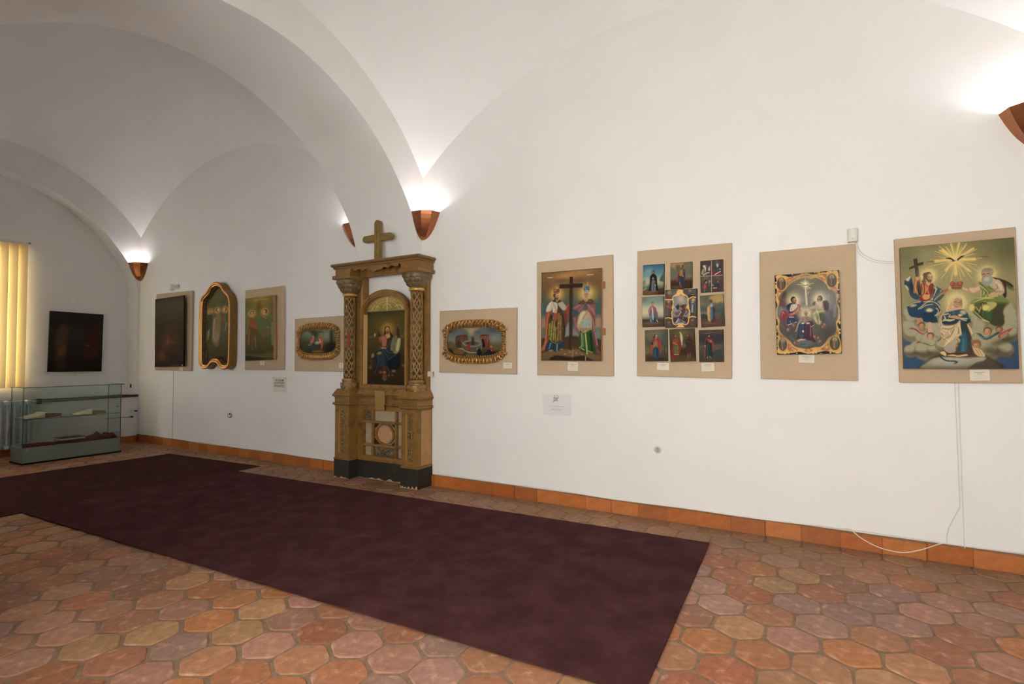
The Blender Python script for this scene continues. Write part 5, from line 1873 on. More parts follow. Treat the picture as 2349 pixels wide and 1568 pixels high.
'fountain_oval': (210, 125, 1.15, 0.06, '''
g 5c5a58 5a6062 5c6460 6a6a5c 5c5840 4a4022 382c18 2a2414
p 8c7c58 .9 8 301,11 602,5 530,119 482,268 422,267 373,105
h a88c5c .7 452,129 54
h 3f4458 .7 88,100 96
h 3a4054 .8 852,112 114
e 4a5450 .8 8 572,177 66 36 0
h 6e6e66 .7 76,355 78
h 7a7a6c .7 870,376 102
p 5a4a1c .9 8 3,494 88,507 168,658 58,727 9,692
p 5c4c22 .9 8 781,604 899,639 988,686 947,811 840,777
p 6a5c34 .6 6 870,490 923,502 923,617 870,616
p 3a2c1c 1 3 155,333 216,264 361,255 379,359 391,521 265,578 265,682 204,705 161,600
p 5c2c1c .9 4 240,265 361,255 373,428 325,451 265,427
p 6a3c28 .9 2 252,357 289,358 277,566 265,589
l 2a2018 .7 1 6.01 168,328 170,528
l 8a5a38 .7 1 6.01 175,303 178,538
l 4a3424 .7 1 6.01 183,332 186,548
l 2a2018 .7 1 6.01 191,307 194,506
l 8a5a38 .7 1 6.01 199,307 202,460
l 4a3424 .7 1 6.01 207,321 209,527
l 2a2018 .7 1 6.01 215,327 217,535
l 8a5a38 .7 1 6.01 223,310 225,466
l 4a3424 .7 1 6.01 231,307 233,550
l 2a2018 .7 1 6.01 239,315 241,489
l 8a5a38 .7 1 6.01 246,319 249,495
l 4a3424 .7 1 6.01 254,315 257,508
l 2a2018 .7 1 6.01 262,316 265,519
l 8a5a38 .7 1 6.01 270,309 272,522
l 4a3424 .7 1 6.01 278,304 280,524
l 2a2018 .7 1 6.01 286,333 288,452
l 8a5a38 .7 1 6.01 294,313 296,501
l 4a3424 .7 1 6.01 302,318 304,535
l 2a2018 .7 1 6.01 309,307 312,519
l 8a5a38 .7 1 6.01 317,324 320,532
l 4a3424 .7 1 6.01 325,332 328,522
l 2a2018 .7 1 6.01 333,306 335,523
l 8a5a38 .7 1 6.01 341,334 343,466
l 4a3424 .7 1 6.01 349,333 351,550
l 2a2018 .7 1 6.01 357,326 359,538
l 8a5a38 .7 1 6.01 364,314 367,548
p 5c2c1c 1 3 602,338 638,258 745,271 775,363 775,707 721,730 685,546 632,431
l 3a2018 .7 1 6.01 602,304 604,430
l 9a4a34 .7 1 6.01 609,312 611,473
l 6a4a34 .7 1 6.01 616,320 618,516
l a0907c .7 1 6.01 623,328 625,558
l 3a2018 .7 1 6.01 630,336 632,463
l 9a4a34 .7 1 6.01 638,310 639,505
l 6a4a34 .7 1 6.01 645,318 647,548
l a0907c .7 1 6.01 652,326 654,453
l 3a2018 .7 1 6.01 659,334 661,495
l 9a4a34 .7 1 6.01 666,308 668,538
l 6a4a34 .7 1 6.01 673,316 675,443
l a0907c .7 1 6.01 681,324 682,485
l 3a2018 .7 1 6.01 688,332 690,528
l 9a4a34 .7 1 6.01 695,306 697,432
l 6a4a34 .7 1 6.01 702,314 704,475
l a0907c .7 1 6.01 709,322 711,518
l 3a2018 .7 1 6.01 716,330 718,560
l 9a4a34 .7 1 6.01 724,339 725,465
l 6a4a34 .7 1 6.01 731,312 733,507
l a0907c .7 1 6.01 738,320 740,550
l 3a2018 .7 1 6.01 745,328 747,455
l 9a4a34 .7 1 6.01 752,337 754,497
l 6a4a34 .7 1 6.01 759,310 761,540
l a0907c .7 1 6.01 766,318 768,445
e 706a58 1 2 458,544 174 54 0
e 4a483c 1 3 458,556 138 40 0
p 5c5644/4a4434 1 2 283,531 325,613 440,683 542,672 632,603 620,776 530,833 422,821 325,728
l a89c7c .9 1 8.41 289,531 337,613 440,671 542,660 626,603
l 8c846c .9 1 7.21 295,508 361,463 458,440 554,464 620,500
p 4a2018 .9 4 452,337 494,337 506,429 500,591 458,590 446,429
e 6a3424 .8 3 473,360 22 24 0
e 3a2418 .8 4 476,579 36 24 0
p 10181c 1 2 638,431 673,420 703,604 679,707 632,661 632,523
l 8a8468 .8 1 8.41 644,523 632,764
e a03030 1 1 638,379 17 14 0
p 7a2c20 .9 3 679,431 721,432 745,661 715,696 691,546
p 7a2418 1 2 379,578 422,556 428,659 391,844 361,844 361,682
l a84430 .7 1 8.41 398,602 379,821
e 3a2c1c 1 1 385,544 24 18 0
p 908468 .8 3 198,739 289,717 337,798 422,844 542,868 560,902 422,902 337,844 265,774
p 6a4a1c .95 4 107,797 192,751 301,844 301,925 168,936 113,878
e 7a4420 .8 3 283,855 30 24 0
p 0e1612 1 2 560,787 596,730 626,845 632,971 554,960
e 8a6a40 .9 1 557,752 14 18 0
p 121c18 1 3 673,960 721,845 793,788 864,845 864,926 781,971
p 8a2430 1 2 781,776 816,753 846,811 816,857
e 8a7454 .8 3 805,685 18 22 0
p 1c1810 .9 6 15,727 76,750 119,890 168,948 88,948
p 6a5c34 .7 4 373,913 542,948 542,983 361,983
'''),
'garden_oval': (98, 72, 2.0, 0.08, '''
g 4c5240 4a4e3a 464630 383420 2c2412 241a0c
h 5e6450 .7 208,175 129
h 666a54 .8 698,265 141
p 1e2214 .9 6 234,56 390,21 493,103 468,300 390,377 442,497 364,495 338,218
p 1a1a10 .9 5 812,112 875,74 900,387 887,776 824,815
p 2c3018 .7 8 24,490 116,412 234,533 208,871 77,850
h 6a6850 .6 570,164 51
e 2a3018 .8 5 557,105 77 39 0
e 7a5430 1 1 364,298 33 44 0
p 8a4c34 1 2 286,494 351,337 390,377 351,574 286,593
p 1e2c34 1 3 312,614 377,535 429,694 390,832 299,831
e 8a7448 1 1 260,643 33 15 0
e 8c7c58 .9 4 480,556 64 44 0
e 6a5438 1 1 570,262 33 46 0
p 9a3c2c 1 2 557,420 609,362 628,539 609,774 570,793
l b0906c .8 1 25.7 532,399 557,538
p 2a2a1c .9 4 468,655 570,616 570,813 468,832
p 6a4c18 .8 4 338,891 596,872 621,941 390,960
p 14100a .8 8 698,618 950,543 988,777 875,971 723,892
'''),
'three_saints': (98, 254, 2.3, 0.07, '''
g 3a3418 3c361c 3e3a1e 3e3a22 3f3c24 3c3820 38321a 322a14 2c2410 262010
h 4c4424 .7 522,117 262
h 4a4830 .6 522,436 349
h b88a38 .95 260,319 93
e 3e3018 1 .8 260,315 51 59 0
e 8a6a40 1 .8 260,321 37 54 0
e e6bd92 .35 2 260,312 17 13 0
e 5a3a26 .4 2 260,323 19 41 0
e 5a3a26 .85 .8 247,318 9 5 0
e 5a3a26 .85 .8 277,318 9 5 0
l 5a3a26 .45 1 5.24 262,318 262,326
p 4a3418 .85 1.2 231,328 248,330 260,328 277,330 292,327 286,340 260,347 237,340
e 8a4a3a .6 1 260,332 9 3 0
h b88a38 .95 522,309 93
e 3e3018 1 .8 509,304 51 59 0
e 8a6a40 1 .8 531,310 37 54 0
e e6bd92 .35 2 539,301 17 13 0
e 5a3a26 .4 2 499,313 19 41 0
e 5a3a26 .85 .8 522,307 9 5 0
e 5a3a26 .85 .8 552,307 9 5 0
l 5a3a26 .45 1 5.24 540,307 545,315
p 4a3418 .85 1.2 493,317 516,319 531,317 545,319 554,317 547,330 528,336 499,330
e 8a4a3a .6 1 531,321 9 3 0
h b88a38 .95 784,309 93
e 3e3018 1 .8 796,304 51 59 0
e 8a6a40 1 .8 775,310 37 54 0
e e6bd92 .35 2 766,301 17 13 0
e 5a3a26 .4 2 807,313 19 41 0
e 5a3a26 .85 .8 758,307 9 5 0
e 5a3a26 .85 .8 788,307 9 5 0
l 5a3a26 .45 1 5.24 769,307 764,315
p 4a3418 .85 1.2 755,317 766,319 775,317 795,319 816,317 809,330 778,336 760,330
e 8a4a3a .6 1 775,321 9 3 0
p 2c2814 .9 5 144,394 260,351 347,372 347,649 202,713 144,543
p 6a6038 .8 4 173,585 260,543 231,649 158,691
p 5a4c30 .9 5 376,436 522,362 638,394 609,649 376,713 347,543
l 7a4030 .7 4 58.17 435,479 493,543
l 8a7c54 .6 3 34.9 420,415 391,649
p 3c3a24 .9 5 667,372 784,362 871,404 842,649 696,713 638,543
l 6a6a40 .7 1 29.09 842,479 798,564
p 5a3c24 .7 5 667,394 813,394 755,479
p 6a5c40 .5 8 376,606 580,585 551,755 405,734
'''),
'two_saints': (95, 224, 2.2, 0.06, '''
g 5a4c18 4c4618 464a22 454c28 424a28 3e4424 3c3c1c 383214 322810 30260c
h 7a5c1c .9 573,18 384
l 9a7420 .6 4 29.5 276,48 630,46 804,51
e 3a2e10 .5 8 508,147 89 207 0
h a87820 .95 249,252 136
l b88424 .35 1 7.08 339,254 394,255
l b88424 .35 1 7.08 336,262 366,266
l b88424 .35 1 7.08 327,272 347,277
l b88424 .35 1 7.08 317,279 342,289
l b88424 .35 1 7.08 301,285 324,299
l b88424 .35 1 7.08 282,289 305,314
l b88424 .35 1 7.08 255,292 257,308
l b88424 .35 1 7.08 233,291 224,313
l b88424 .35 1 7.08 215,288 193,313
l b88424 .35 1 7.08 197,284 183,292
l b88424 .35 1 7.08 180,277 134,293
l b88424 .35 1 7.08 169,270 130,278
l b88424 .35 1 7.08 160,259 102,264
l b88424 .35 1 7.08 158,250 101,249
l b88424 .35 1 7.08 162,240 129,236
l b88424 .35 1 7.08 171,231 147,224
l b88424 .35 1 7.08 182,224 159,215
l b88424 .35 1 7.08 198,219 167,198
l b88424 .35 1 7.08 222,214 209,195
l b88424 .35 1 7.08 236,212 228,186
l b88424 .35 1 7.08 259,213 261,202
l b88424 .35 1 7.08 286,216 307,197
l b88424 .35 1 7.08 302,221 314,213
l b88424 .35 1 7.08 318,227 359,212
l b88424 .35 1 7.08 331,237 378,228
l b88424 .35 1 7.08 337,246 378,243
e 3e2a12 1 .8 249,245 70 81 0
e 946c3a 1 .8 249,255 51 73 0
e e6bd92 .35 2 250,239 24 18 0
e 5a3a26 .4 2 248,259 25 56 0
e 5a3a26 .85 .8 231,250 13 6 0
e 5a3a26 .85 .8 273,251 13 6 0
l 5a3a26 .45 1 7.17 251,250 251,263
e 8a4a3a .75 1 248,272 14 6 0
h a87820 .95 707,249 136
l b88424 .35 1 7.08 793,252 843,254
l b88424 .35 1 7.08 791,260 842,267
l b88424 .35 1 7.08 782,270 827,282
l b88424 .35 1 7.08 772,276 790,283
l b88424 .35 1 7.08 756,282 784,300
l b88424 .35 1 7.08 736,286 754,309
l b88424 .35 1 7.08 719,288 727,311
l b88424 .35 1 7.08 693,288 690,297
l b88424 .35 1 7.08 673,285 658,302
l b88424 .35 1 7.08 654,280 636,290
l b88424 .35 1 7.08 642,275 599,292
l b88424 .35 1 7.08 629,266 604,271
l b88424 .35 1 7.08 622,257 564,263
l b88424 .35 1 7.08 620,249 560,249
l b88424 .35 1 7.08 622,240 582,235
l b88424 .35 1 7.08 631,229 591,218
l b88424 .35 1 7.08 642,222 618,212
l b88424 .35 1 7.08 657,216 634,201
l b88424 .35 1 7.08 678,212 668,199
l b88424 .35 1 7.08 701,210 699,200
l b88424 .35 1 7.08 719,211 726,187
l b88424 .35 1 7.08 737,213 750,198
l b88424 .35 1 7.08 755,217 773,206
l b88424 .35 1 7.08 775,226 805,216
l b88424 .35 1 7.08 786,234 805,231
l b88424 .35 1 7.08 790,240 830,236
e 3e2a12 1 .8 724,243 70 81 0
e 946c3a 1 .8 695,252 51 73 0
e e6bd92 .35 2 684,236 24 18 0
e 5a3a26 .4 2 738,257 25 56 0
e 5a3a26 .85 .8 672,247 13 6 0
e 5a3a26 .85 .8 713,248 13 6 0
l 5a3a26 .45 1 7.17 687,247 680,259
e 8a4a3a .75 1 696,268 14 6 0
p 6a3a20 1 4 72,415 229,324 377,367 460,474 338,525 100,469
p 4a3418 .9 5 71,441 340,498 454,579 387,711 90,629
l 5c5a30 .6 4 59 106,362 63,575
l 7a5028 .6 3 47.2 157,523 114,737
l 54381c .8 2 47.2 245,577 260,844
l 6a5230 .6 1 41.3 362,631 383,791
p 44482c .9 4 554,370 703,321 845,375 863,583 772,660 570,620
p 5a3c1c .8 4 574,554 808,530 774,634 598,646
l 8a5c28 .7 1 41.3 645,319 760,348
l 4a3418 .8 1 47.2 628,646 617,844
l 4a3418 .7 1 41.3 745,634 705,844
l 6a5c34 .8 1 29.5 781,491 867,505
l 6a7448 .5 6 59 956,429 968,766
p 4c4214 .7 6 12,898 525,910 992,870 987,974 223,951
p 1c1608 .8 5 11,925 315,938 756,988 6,1000
'''),
'dark_panel': (84, 210, 3.6, 0.12, '''
g 221c14 282216 241c10 1f170c 1e140a 1c1209 1a1008 150d07 100b07
h 3a2412 .5 441,636 320
h 3a1c0e .6 204,848 233
h 2e2416 .4 506,156 349
l 4a2c14 .5 3 23.26 441,648 500,578 469,696
l 3c3018 .4 3 23.26 557,650 842,665
e 3c2010 .4 6 292,848 87 145 0
l 3c3828 .5 1 17.45 552,978 834,983
'''),
'dark_square': (98, 109, 3.4, 0.1, '''
g 16130f 17130e 1a140d 19130c 17110b 120d09
p 332414 .7 6 128,363 210,222 333,272 316,552 266,776 179,831 110,611
p 3a2612 .7 4 170,638 287,580 293,720 205,748
p 2a120e .7 6 689,544 804,252 899,190 920,598 830,774 665,717
e 4a241a .7 2 715,550 37 16 0
h 1e201a .5 460,380 186
p 241a0c .6 5 119,804 235,748 334,943 156,969
'''),
'caption': (44, 28, 1.0, 0.005, '''
g dcd3bd dcd3bd
l a39a8c .8 1 46 220,250 780,250
l a39a8c .7 1 40 380,370 620,370
l bdb3a2 .6 1 26 250,500 750,500
l bdb3a2 .6 1 26 200,610 800,610
l bdb3a2 .5 1 26 350,720 650,720
l bdb3a2 .5 1 26 180,820 820,820
'''),

}
def painted(name, key, parent, cx, cz, w, h, y, ang=0, mask=None, west=False, material=None):
    nx, ny, gain, noise, ops = ART[key]
    img = paint(ops.strip().split('\n'), nx, ny, gain, noise, abs(hash(key)) % 1000 if False else len(ops) % 997)
    u = (np.arange(nx)/(nx-1)-.5)*w; v = (.5-np.arange(ny)/(ny-1))*h
    U, V = np.meshgrid(u, v); a = math.radians(ang)
    Xh = cx+U*math.cos(a)-V*math.sin(a); Zh = cz+U*math.sin(a)+V*math.cos(a)
    idx = np.arange(nx*ny).reshape(ny, nx)
    F = np.stack([idx[:-1, :-1], idx[1:, :-1], idx[1:, 1:], idx[:-1, 1:]], -1)
    if mask is not None:
        mx = (U[:-1, :-1]+U[1:, 1:])/2; mz = (V[:-1, :-1]+V[1:, 1:])/2; F = F[in_poly(mx, mz, mask)]
    F = F.reshape(-1, 4)
    Y = np.full(Xh.size, y)
    P = np.stack([Y, Xh.ravel(), Zh.ravel()], 1) if west else np.stack([Xh.ravel(), Y, Zh.ravel()], 1)
    me = bpy.data.meshes.new(name); org = P.mean(0)
    me.vertices.add(len(P)); me.vertices.foreach_set('co', (P-org).astype('f').ravel())
    me.loops.add(len(F)*4); me.loops.foreach_set('vertex_index', F.ravel().astype('i'))
    me.polygons.add(len(F)); me.polygons.foreach_set('loop_start', np.arange(0, len(F)*4, 4, dtype='i')); me.polygons.foreach_set('loop_total', np.full(len(F), 4, dtype='i'))
    me.update(calc_edges=True)
    ca = me.color_attributes.new('Col', 'FLOAT_COLOR', 'POINT')
    ca.data.foreach_set('color', np.concatenate([img.reshape(-1, 3), np.ones((nx*ny, 1))], 1).astype('f').ravel())
    me.materials.append(material or PAINT)
    o = bpy.data.objects.new(name, me); C.objects.link(o); WLOC[o.name] = org
    o.parent = parent; o.location = Vector(org-WLOC[parent.name]); return o

# ------------------------------------------------------------------ the room: x along the picture wall, -y into the room
YS = -4.4                      # the opposite wall
B1 = (0.0, 5.62); B2 = (6.65, 12.2)
RIB = [(0.0, 2.55), (.036, 2.745), (.107, 2.96), (.222, 3.25), (.42, 3.53), (.59, 3.73), (.86, 3.975), (1.185, 4.175), (1.55, 4.325), (1.86, 4.40), (2.2, 4.425)]
half = smooth_loop([(a, z) for a, z in RIB], 3, False)
ARCH = [(-a, z) for a, z in half]+[(YS+a, z) for a, z in half[::-1][1:]]        # y,z outline of the transverse arch, wall to wall
struct(MB().box(-.9, 12.8, 0, .35, -.05, 6.4).build('wall_north', PLASTER), 'long white plaster wall hung with icons')
struct(MB().box(12.2, 12.5, YS-1.9, 0, -.05, 6.4).build('wall_east', PLASTER))
sw = MB().box(-.9, 2.38, YS-.4, YS, -.05, 6.4).box(3.22, 7.6, YS-.4, YS, -.05, 6.4).box(2.38, 3.22, YS-.4, YS, -.05, 1.2).box(2.38, 3.22, YS-.4, YS, 2.62, 6.4).box(7.6, 12.2, YS-.4, YS, 3.45, 6.4)
sw.box(7.3, 7.6, YS-1.9, YS-.4, -.05, 3.8).box(7.3, 12.5, YS-1.9, YS-.4, 3.45, 3.8)
yb = YS-1.6
sw.box(7.6, 8.6, yb-.3, yb, -.05, 3.45).box(11.6, 12.2, yb-.3, yb, -.05, 3.45).box(8.6, 11.6, yb-.3, yb, -.05, .95).box(8.6, 11.6, yb-.3, yb, 3.05, 3.45)
struct(sw.build('wall_south', PLASTER))
# west wall: a front skin with a big blind arch above the sill, the niche back behind it
ww = MB(); top = 6.4
pts = [(YS+.05, .84)]+[(min(max(y, YS+.05), -.05), z) for y, z in ARCH[::-1]]+[(-.05, .84)]
k = len(pts); fr = [(0.0, y, z) for y, z in pts]; bk = [(-.32, y, z) for y, z in pts]
ww.add(fr+bk, [(i, i+1, k+i+1, k+i) for i in range(k-1)]+[(k-1, 0, k, 2*k-1)], False)
tz = [(0.0, YS-.4 if i == 0 else (.35 if i == k-1 else y), z if i in (0, k-1) else top) for i, (y, z) in enumerate(pts)]
ww.add(fr+tz, [(i, k+i, k+i+1, i+1) for i in range(k-1)])
ww.add([(0, YS-.4, .84), (0, YS-.4, top), (0, pts[1][0], top), (0, .35, .84), (0, .35, top), (0, pts[-2][0], top)], [(0, 1, 2), (3, 5, 4)])
ww.box(-.9, 0, YS-.4, .35, -.05, .84)
wy0, wy1, wz0, wz1 = -2.85, -1.55, 1.05, 3.25
ww.box(-.9, -.32, YS-.4, wy0, .84, top).box(-.9, -.32, wy1, .35, .84, top).box(-.9, -.32, wy0, wy1, .84, wz0).box(-.9, -.32, wy0, wy1, wz1, top)
struct(ww.build('wall_west', PLASTER), 'white end wall with a shallow arched niche')
# vaults
def vault(x0, x1, zs, rx, ry, n=44):
    xc, hx = (x0+x1)/2, (x1-x0)/2; yc, hy = YS/2, -YS/2; e = .04; P = []
    for i in range(n+1):
        x = x0-e+(x1-x0+2*e)*i/n
        P.append([(x, YS-e+(-YS+2*e)*j/n, zs+arc(hx, rx, x-xc)+arc(hy, ry, YS-e+(-YS+2*e)*j/n-yc)) for j in range(n+1)])
    return MB().grid(P)
ceil = struct(vault(B2[0], B2[1], 3.68, 1.13, 1.18).build('ceiling', PLASTER), 'white plaster sail vaults')
vb = vault(B1[0], B1[1], 3.73, 1.09, 1.16).build('vault_bay', PLASTER, ceil)
rb = MB(); n = len(ARCH)
lo0 = [(B1[1], y, z) for y, z in ARCH]; lo1 = [(B2[0], y, z) for y, z in ARCH]
rb.grid([lo0, lo1], smooth=True)
for X in (B1[1], B2[0]): rb.grid([[(X, y, z) for y, z in ARCH], [(X, y, 6.2) for y, z in ARCH]], smooth=False)
rb.build('transverse_arch', PLASTER, ceil)

# ------------------------------------------------------------------ floor tiles
fl = struct(MB().box(-.3, 12.2, YS-1.7, .1, -.06, -.006).build('floor', GROUT), 'floor of hexagonal terracotta tiles')
CARP = [[(4.05, -.71), (10.008, -.473), (10.10, -2.655), (4.04, -2.89)], [(1.93, -.43), (4.06, -.332), (4.06, -3.55), (1.80, -3.60)]]
fpx = 1218.95
def px(p):
    d = Vector(p)-cam.matrix_world.translation; z = d.dot(_fw)
    return None if z < .15 else (1174.5+fpx*d.dot(_r2)/z, 784-fpx*d.dot(_u2)/z, z)
rng = random.Random(5); DXT, DYT = .2645, .2385
PAL = ['ae7a5a', 'aa7556', 'a87a66', 'a67c6c', 'b1724a', 'a86f4c', 'a06b50', 'b0865f', '986a54', 'b07f69', 'a36548', 'ae7d60', '9f7a6b', 'b3764a', 'ab7152', 'ad805c']
VAR = []
for q in range(10):
    r0 = .1500; ring = []
    for i in range(6):
        a = math.pi/2+i*math.pi/3; rr = r0*rng.uniform(.95, 1.01); cut = rng.uniform(.07, .15)
        A = np.array([math.cos(a)*rr, math.sin(a)*rr]); Pv = np.array([math.cos(a-math.pi/3), math.sin(a-math.pi/3)])*r0; Nx = np.array([math.cos(a+math.pi/3), math.sin(a+math.pi/3)])*r0
        ring += [A+(Pv-A)*cut, A+(Nx-A)*cut]
    ring = np.array(ring)*.978
    v = [(x*.955, y*.955, rng.uniform(-.0012, .0012)) for x, y in ring]+[(x, y, -.0035) for x, y in ring]+[(x, y, -.014) for x, y in ring]
    f = [tuple(range(12))]+[(i, 12+i, 12+(i+1) % 12, (i+1) % 12) for i in range(12)]+[(12+i, 24+i, 24+(i+1) % 12, 12+(i+1) % 12) for i in range(12)]
    VAR.append((v, f))
VM = []
for v, f in VAR:
    me = bpy.data.meshes.new('floor_tile'); me.from_pydata(v, [], f); me.materials.append(TERRA_O)
    bm = bmesh.new(); bm.from_mesh(me); bmesh.ops.recalc_face_normals(bm, faces=bm.faces); bm.to_mesh(me); bm.free(); VM.append(me)
spots = []
for r in range(-4, 26):
    for c in range(-44, 10):
        x = 10.385+c*DXT+(DXT/2 if r % 2 else 0); y = -1.284+(4-r)*DYT+.002
        if not (-.05 < x < 12.25 and YS-1.6 < y < .05): continue
        cov = False
        for cp in CARP:
            cc = np.array(cp).mean(0); sh = [tuple(cc+(np.array(q)-cc)*(1-.16/np.linalg.norm(np.array(q)-cc)*1.6)) for q in cp]
            if in_poly(np.array([x]), np.array([y]), sh)[0]: cov = True
        if cov: continue
        q = px((x, y, 0)); area = 0
        if q and -120 < q[0] < 2470 and q[1] < 1700: area = 1e6/q[2]**3
        if q is None: area = 0
        spots.append((area, x, y))
spots.sort(reverse=True)
rest = MB(); rcol = []
for i, (ar, x, y) in enumerate(spots):
    col = srgb(rng.choice(PAL)); gsc = rng.uniform(.76, 1.0); col = tuple(min(1, q*gsc) for q in col); vi = rng.randrange(10)
    if i < 290 and ar > 0:
        o = bpy.data.objects.new('floor_tile', VM[vi]); C.objects.link(o); o.parent = fl; o.location = Vector((x, y, rng.uniform(-.001, .001)))-Vector(WLOC[fl.name])
        o.rotation_euler = (rng.uniform(-.008, .008), rng.uniform(-.008, .008), rng.choice((0, 1, 2, 3, 4, 5))*math.pi/3+rng.uniform(-.02, .02)); o.color = (*col, 1)
    else:
        v, f = VAR[vi]; rest.add([(a+x, b+y, c) for a, b, c in v], f); rcol += [(*col, 1)]*len(v)
ro = rest.build('floor_tiles_far', TERRA_A, fl, rcol); ro['kind'] = 'stuff'
# skirting tiles
bn = struct(MB().box(0, 12.2, -.012, 0, 0, .128).build('baseboard_north', GROUT)); bw = struct(MB().box(0, .012, YS, 0, 0, .10).build('baseboard_west', GROUT))
SP = ['b0672f', 'a85f2a', 'b36c36', 'a35626', 'b8733c', '9c5a2c']
SM = []
for q in range(5):
    L_ = .262+.004*q; mb = MB().bbox_bev(-L_/2, L_/2, -.014, .006, -.068, .058, .003); me = bpy.data.meshes.new('skirting_tile'); me.from_pydata(mb.v, [], mb.f); me.materials.append(SKIRT)
    bm = bmesh.new(); bm.from_mesh(me); bmesh.ops.recalc_face_normals(bm, faces=bm.faces); bm.to_mesh(me); bm.free(); SM.append(me)
def skirt(loc, par, rz=0, w=1):
    o = bpy.data.objects.new('skirting_tile', rng.choice(SM)); C.objects.link(o); o.parent = par; o.location = Vector(loc)-Vector(WLOC[par.name]); o.rotation_euler = (0, rng.uniform(-.006, .006), rz)
    c = srgb(rng.choice(SP)); o.color = (*c, 1)
for i in range(45):
    x = 6.86+.2705*(i-25)+.135
    if 0.05 < x < 12.1: skirt((x, -.012, .062+rng.uniform(-.004, .004)), bn)
for i in range(16): skirt((.012, -.16-.27*i, .05), bw, math.pi/2)
# rail, hole, stopcock on the west wall
struct(MB().bbox_bev(.0, .024, -1.5, -.006, .805, .848, .006).build('trim_1', BROWN), 'dark brown wooden rail under the niche')
# ------------------------------------------------------------------ windows
def window(name, axis, a0, a1, z0, z1, d):      # axis 'x' = in a wall of constant x
    def bx(mb, u0, u1, w0, w1, h0, h1):
        return mb.box(w0, w1, u0, u1, h0, h1) if axis == 'x' else mb.box(u0, u1, w0, w1, h0, h1)
    am = (a0+a1)/2
    f = MB()
    for u0, u1, h0, h1 in ((a0, a0+.06, z0, z1), (a1-.06, a1, z0, z1), (a0+.06, a1-.06, z0, z0+.06), (a0+.06, a1-.06, z1-.06, z1), (am-.04, am+.04, z0+.06, z1-.06), (a0+.06, am-.04, z0+(z1-z0)*.66, z0+(z1-z0)*.66+.05), (am+.04, a1-.06, z0+(z1-z0)*.66, z0+(z1-z0)*.66+.05)):
        bx(f, u0, u1, d, d+.06, h0, h1)
    r = struct(f.build(name, WHITEP))
    zz = z0+(z1-z0)*.66
    for u0, u1 in ((a0+.06, am-.04), (am+.04, a1-.06)):
        for h0, h1 in ((z0+.06, zz), (zz+.05, z1-.06)): bx(MB(), u0, u1, d+.025, d+.031, h0, h1).build('window_pane', CLEAR, r)
    return r
window('window_1', 'x', wy0, wy1, wz0, wz1, -.62)
window('added_window_2', 'y', 8.6, 11.6, .95, 3.05, yb-.2)  # unseen window behind the camera, added to throw daylight on the icon wall
window('added_window_3', 'y', 2.38, 3.22, 1.2, 2.62, YS-.25)  # unseen window, added to brighten the far bay
bl = tag(empty('vertical_blind', (-.25, -2.2, 1.04)), 'cream yellow vertical slat blind glowing with daylight in the niche', 'blind')
MB().box(-.285, -.235, -2.92, -1.53, 3.33, 3.375).build('headrail', WHITEP, bl)
MB().box(-.30, -.26, -1.53, -1.49, 3.36, 3.385).build('bracket', STEEL, bl)
for i in range(12):
    y = -1.597-.118*i; t = .05
    P = [[(-.262+.012*math.cos((u-.5)*2.4)+t*(u-.5), y+(u-.5)*.128, z) for z in (1.04, 1.8, 2.6, 3.335)] for u in np.linspace(0, 1, 6)]
    MB().grid(P).build('slat', BLIND, bl)
# ------------------------------------------------------------------ radiator
rd = tag(empty('radiator', (.13, -2.25, .12)), 'white cast radiator on the end wall beside the glass case', 'radiator')
for i in range(15):
    y = -1.60-.084*i; s = MB()
    for xx in (.085, .165):
        s.tube([(xx, y, .15), (xx, y, .2), (xx, y, .79), (xx, y, .84)], [.012, .017, .017, .012], 8)
    s.bbox_bev(.07, .18, y-.032, y+.032, .79, .86, .014); s.bbox_bev(.07, .18, y-.032, y+.032, .13, .2, .014)
    s.build('section', ENAMEL, rd)
MB().tube([(.125, -1.57, .83), (.125, -1.47, .83), (.125, -1.45, .82), (.03, -1.45, .80)], .017, 8).build('feed_pipe', STEEL, rd)
MB().lathe(.125, -1.47, [(0, .79), (.03, .79), (.034, .83), (.03, .87), (0, .87)], 12).build('valve', DARK, rd)
# ------------------------------------------------------------------ pipe ends on the end wall
tag(MB().tube([(.028, -.52, .455), (.028, -.3, .452), (.028, -.12, .45)], .007, 8).build('thin_pipe', STEEL), 'thin grey pipe ending in a green cap beside the glass case', 'pipe')
MB().tube([(.028, -.13, .45), (.028, -.09, .45)], .016, 10).build('end_cap', GREENP, bpy.data.objects['thin_pipe'])
vk = tag(empty('stop_tap', (.04, -.09, .53)), 'small tap with a pale knob above the green capped pipe', 'tap')
MB().tube([(.0, -.04, .552), (.05, -.04, .552)], .012, 8).tube([(.04, -.04, .552), (.04, -.09, .552)], .009, 8).build('stem', DARK, vk); MB().blob(.045, -.105, .548, .022, .022, .022).build('knob', WHITEP, vk)
hd = MB(); hd.add([(-.16+.022*math.cos(a), -.0505, 1.0+.035*math.sin(a)) for a in np.linspace(0, 2*math.pi, 16, False)]+[(-.16+.022*math.cos(a), -.056, 1.0+.035*math.sin(a)) for a in np.linspace(0, 2*math.pi, 16, False)], [tuple(range(16)), tuple(range(31, 15, -1))]+[(i, (i+1) % 16, 16+(i+1) % 16, 16+i) for i in range(16)])
tag(hd.build('wall_pipehole', DARK), 'dark oval plug in the plaster above the brown rail', 'pipehole')  # flat dark disc, its black standing in for the shade inside a hole
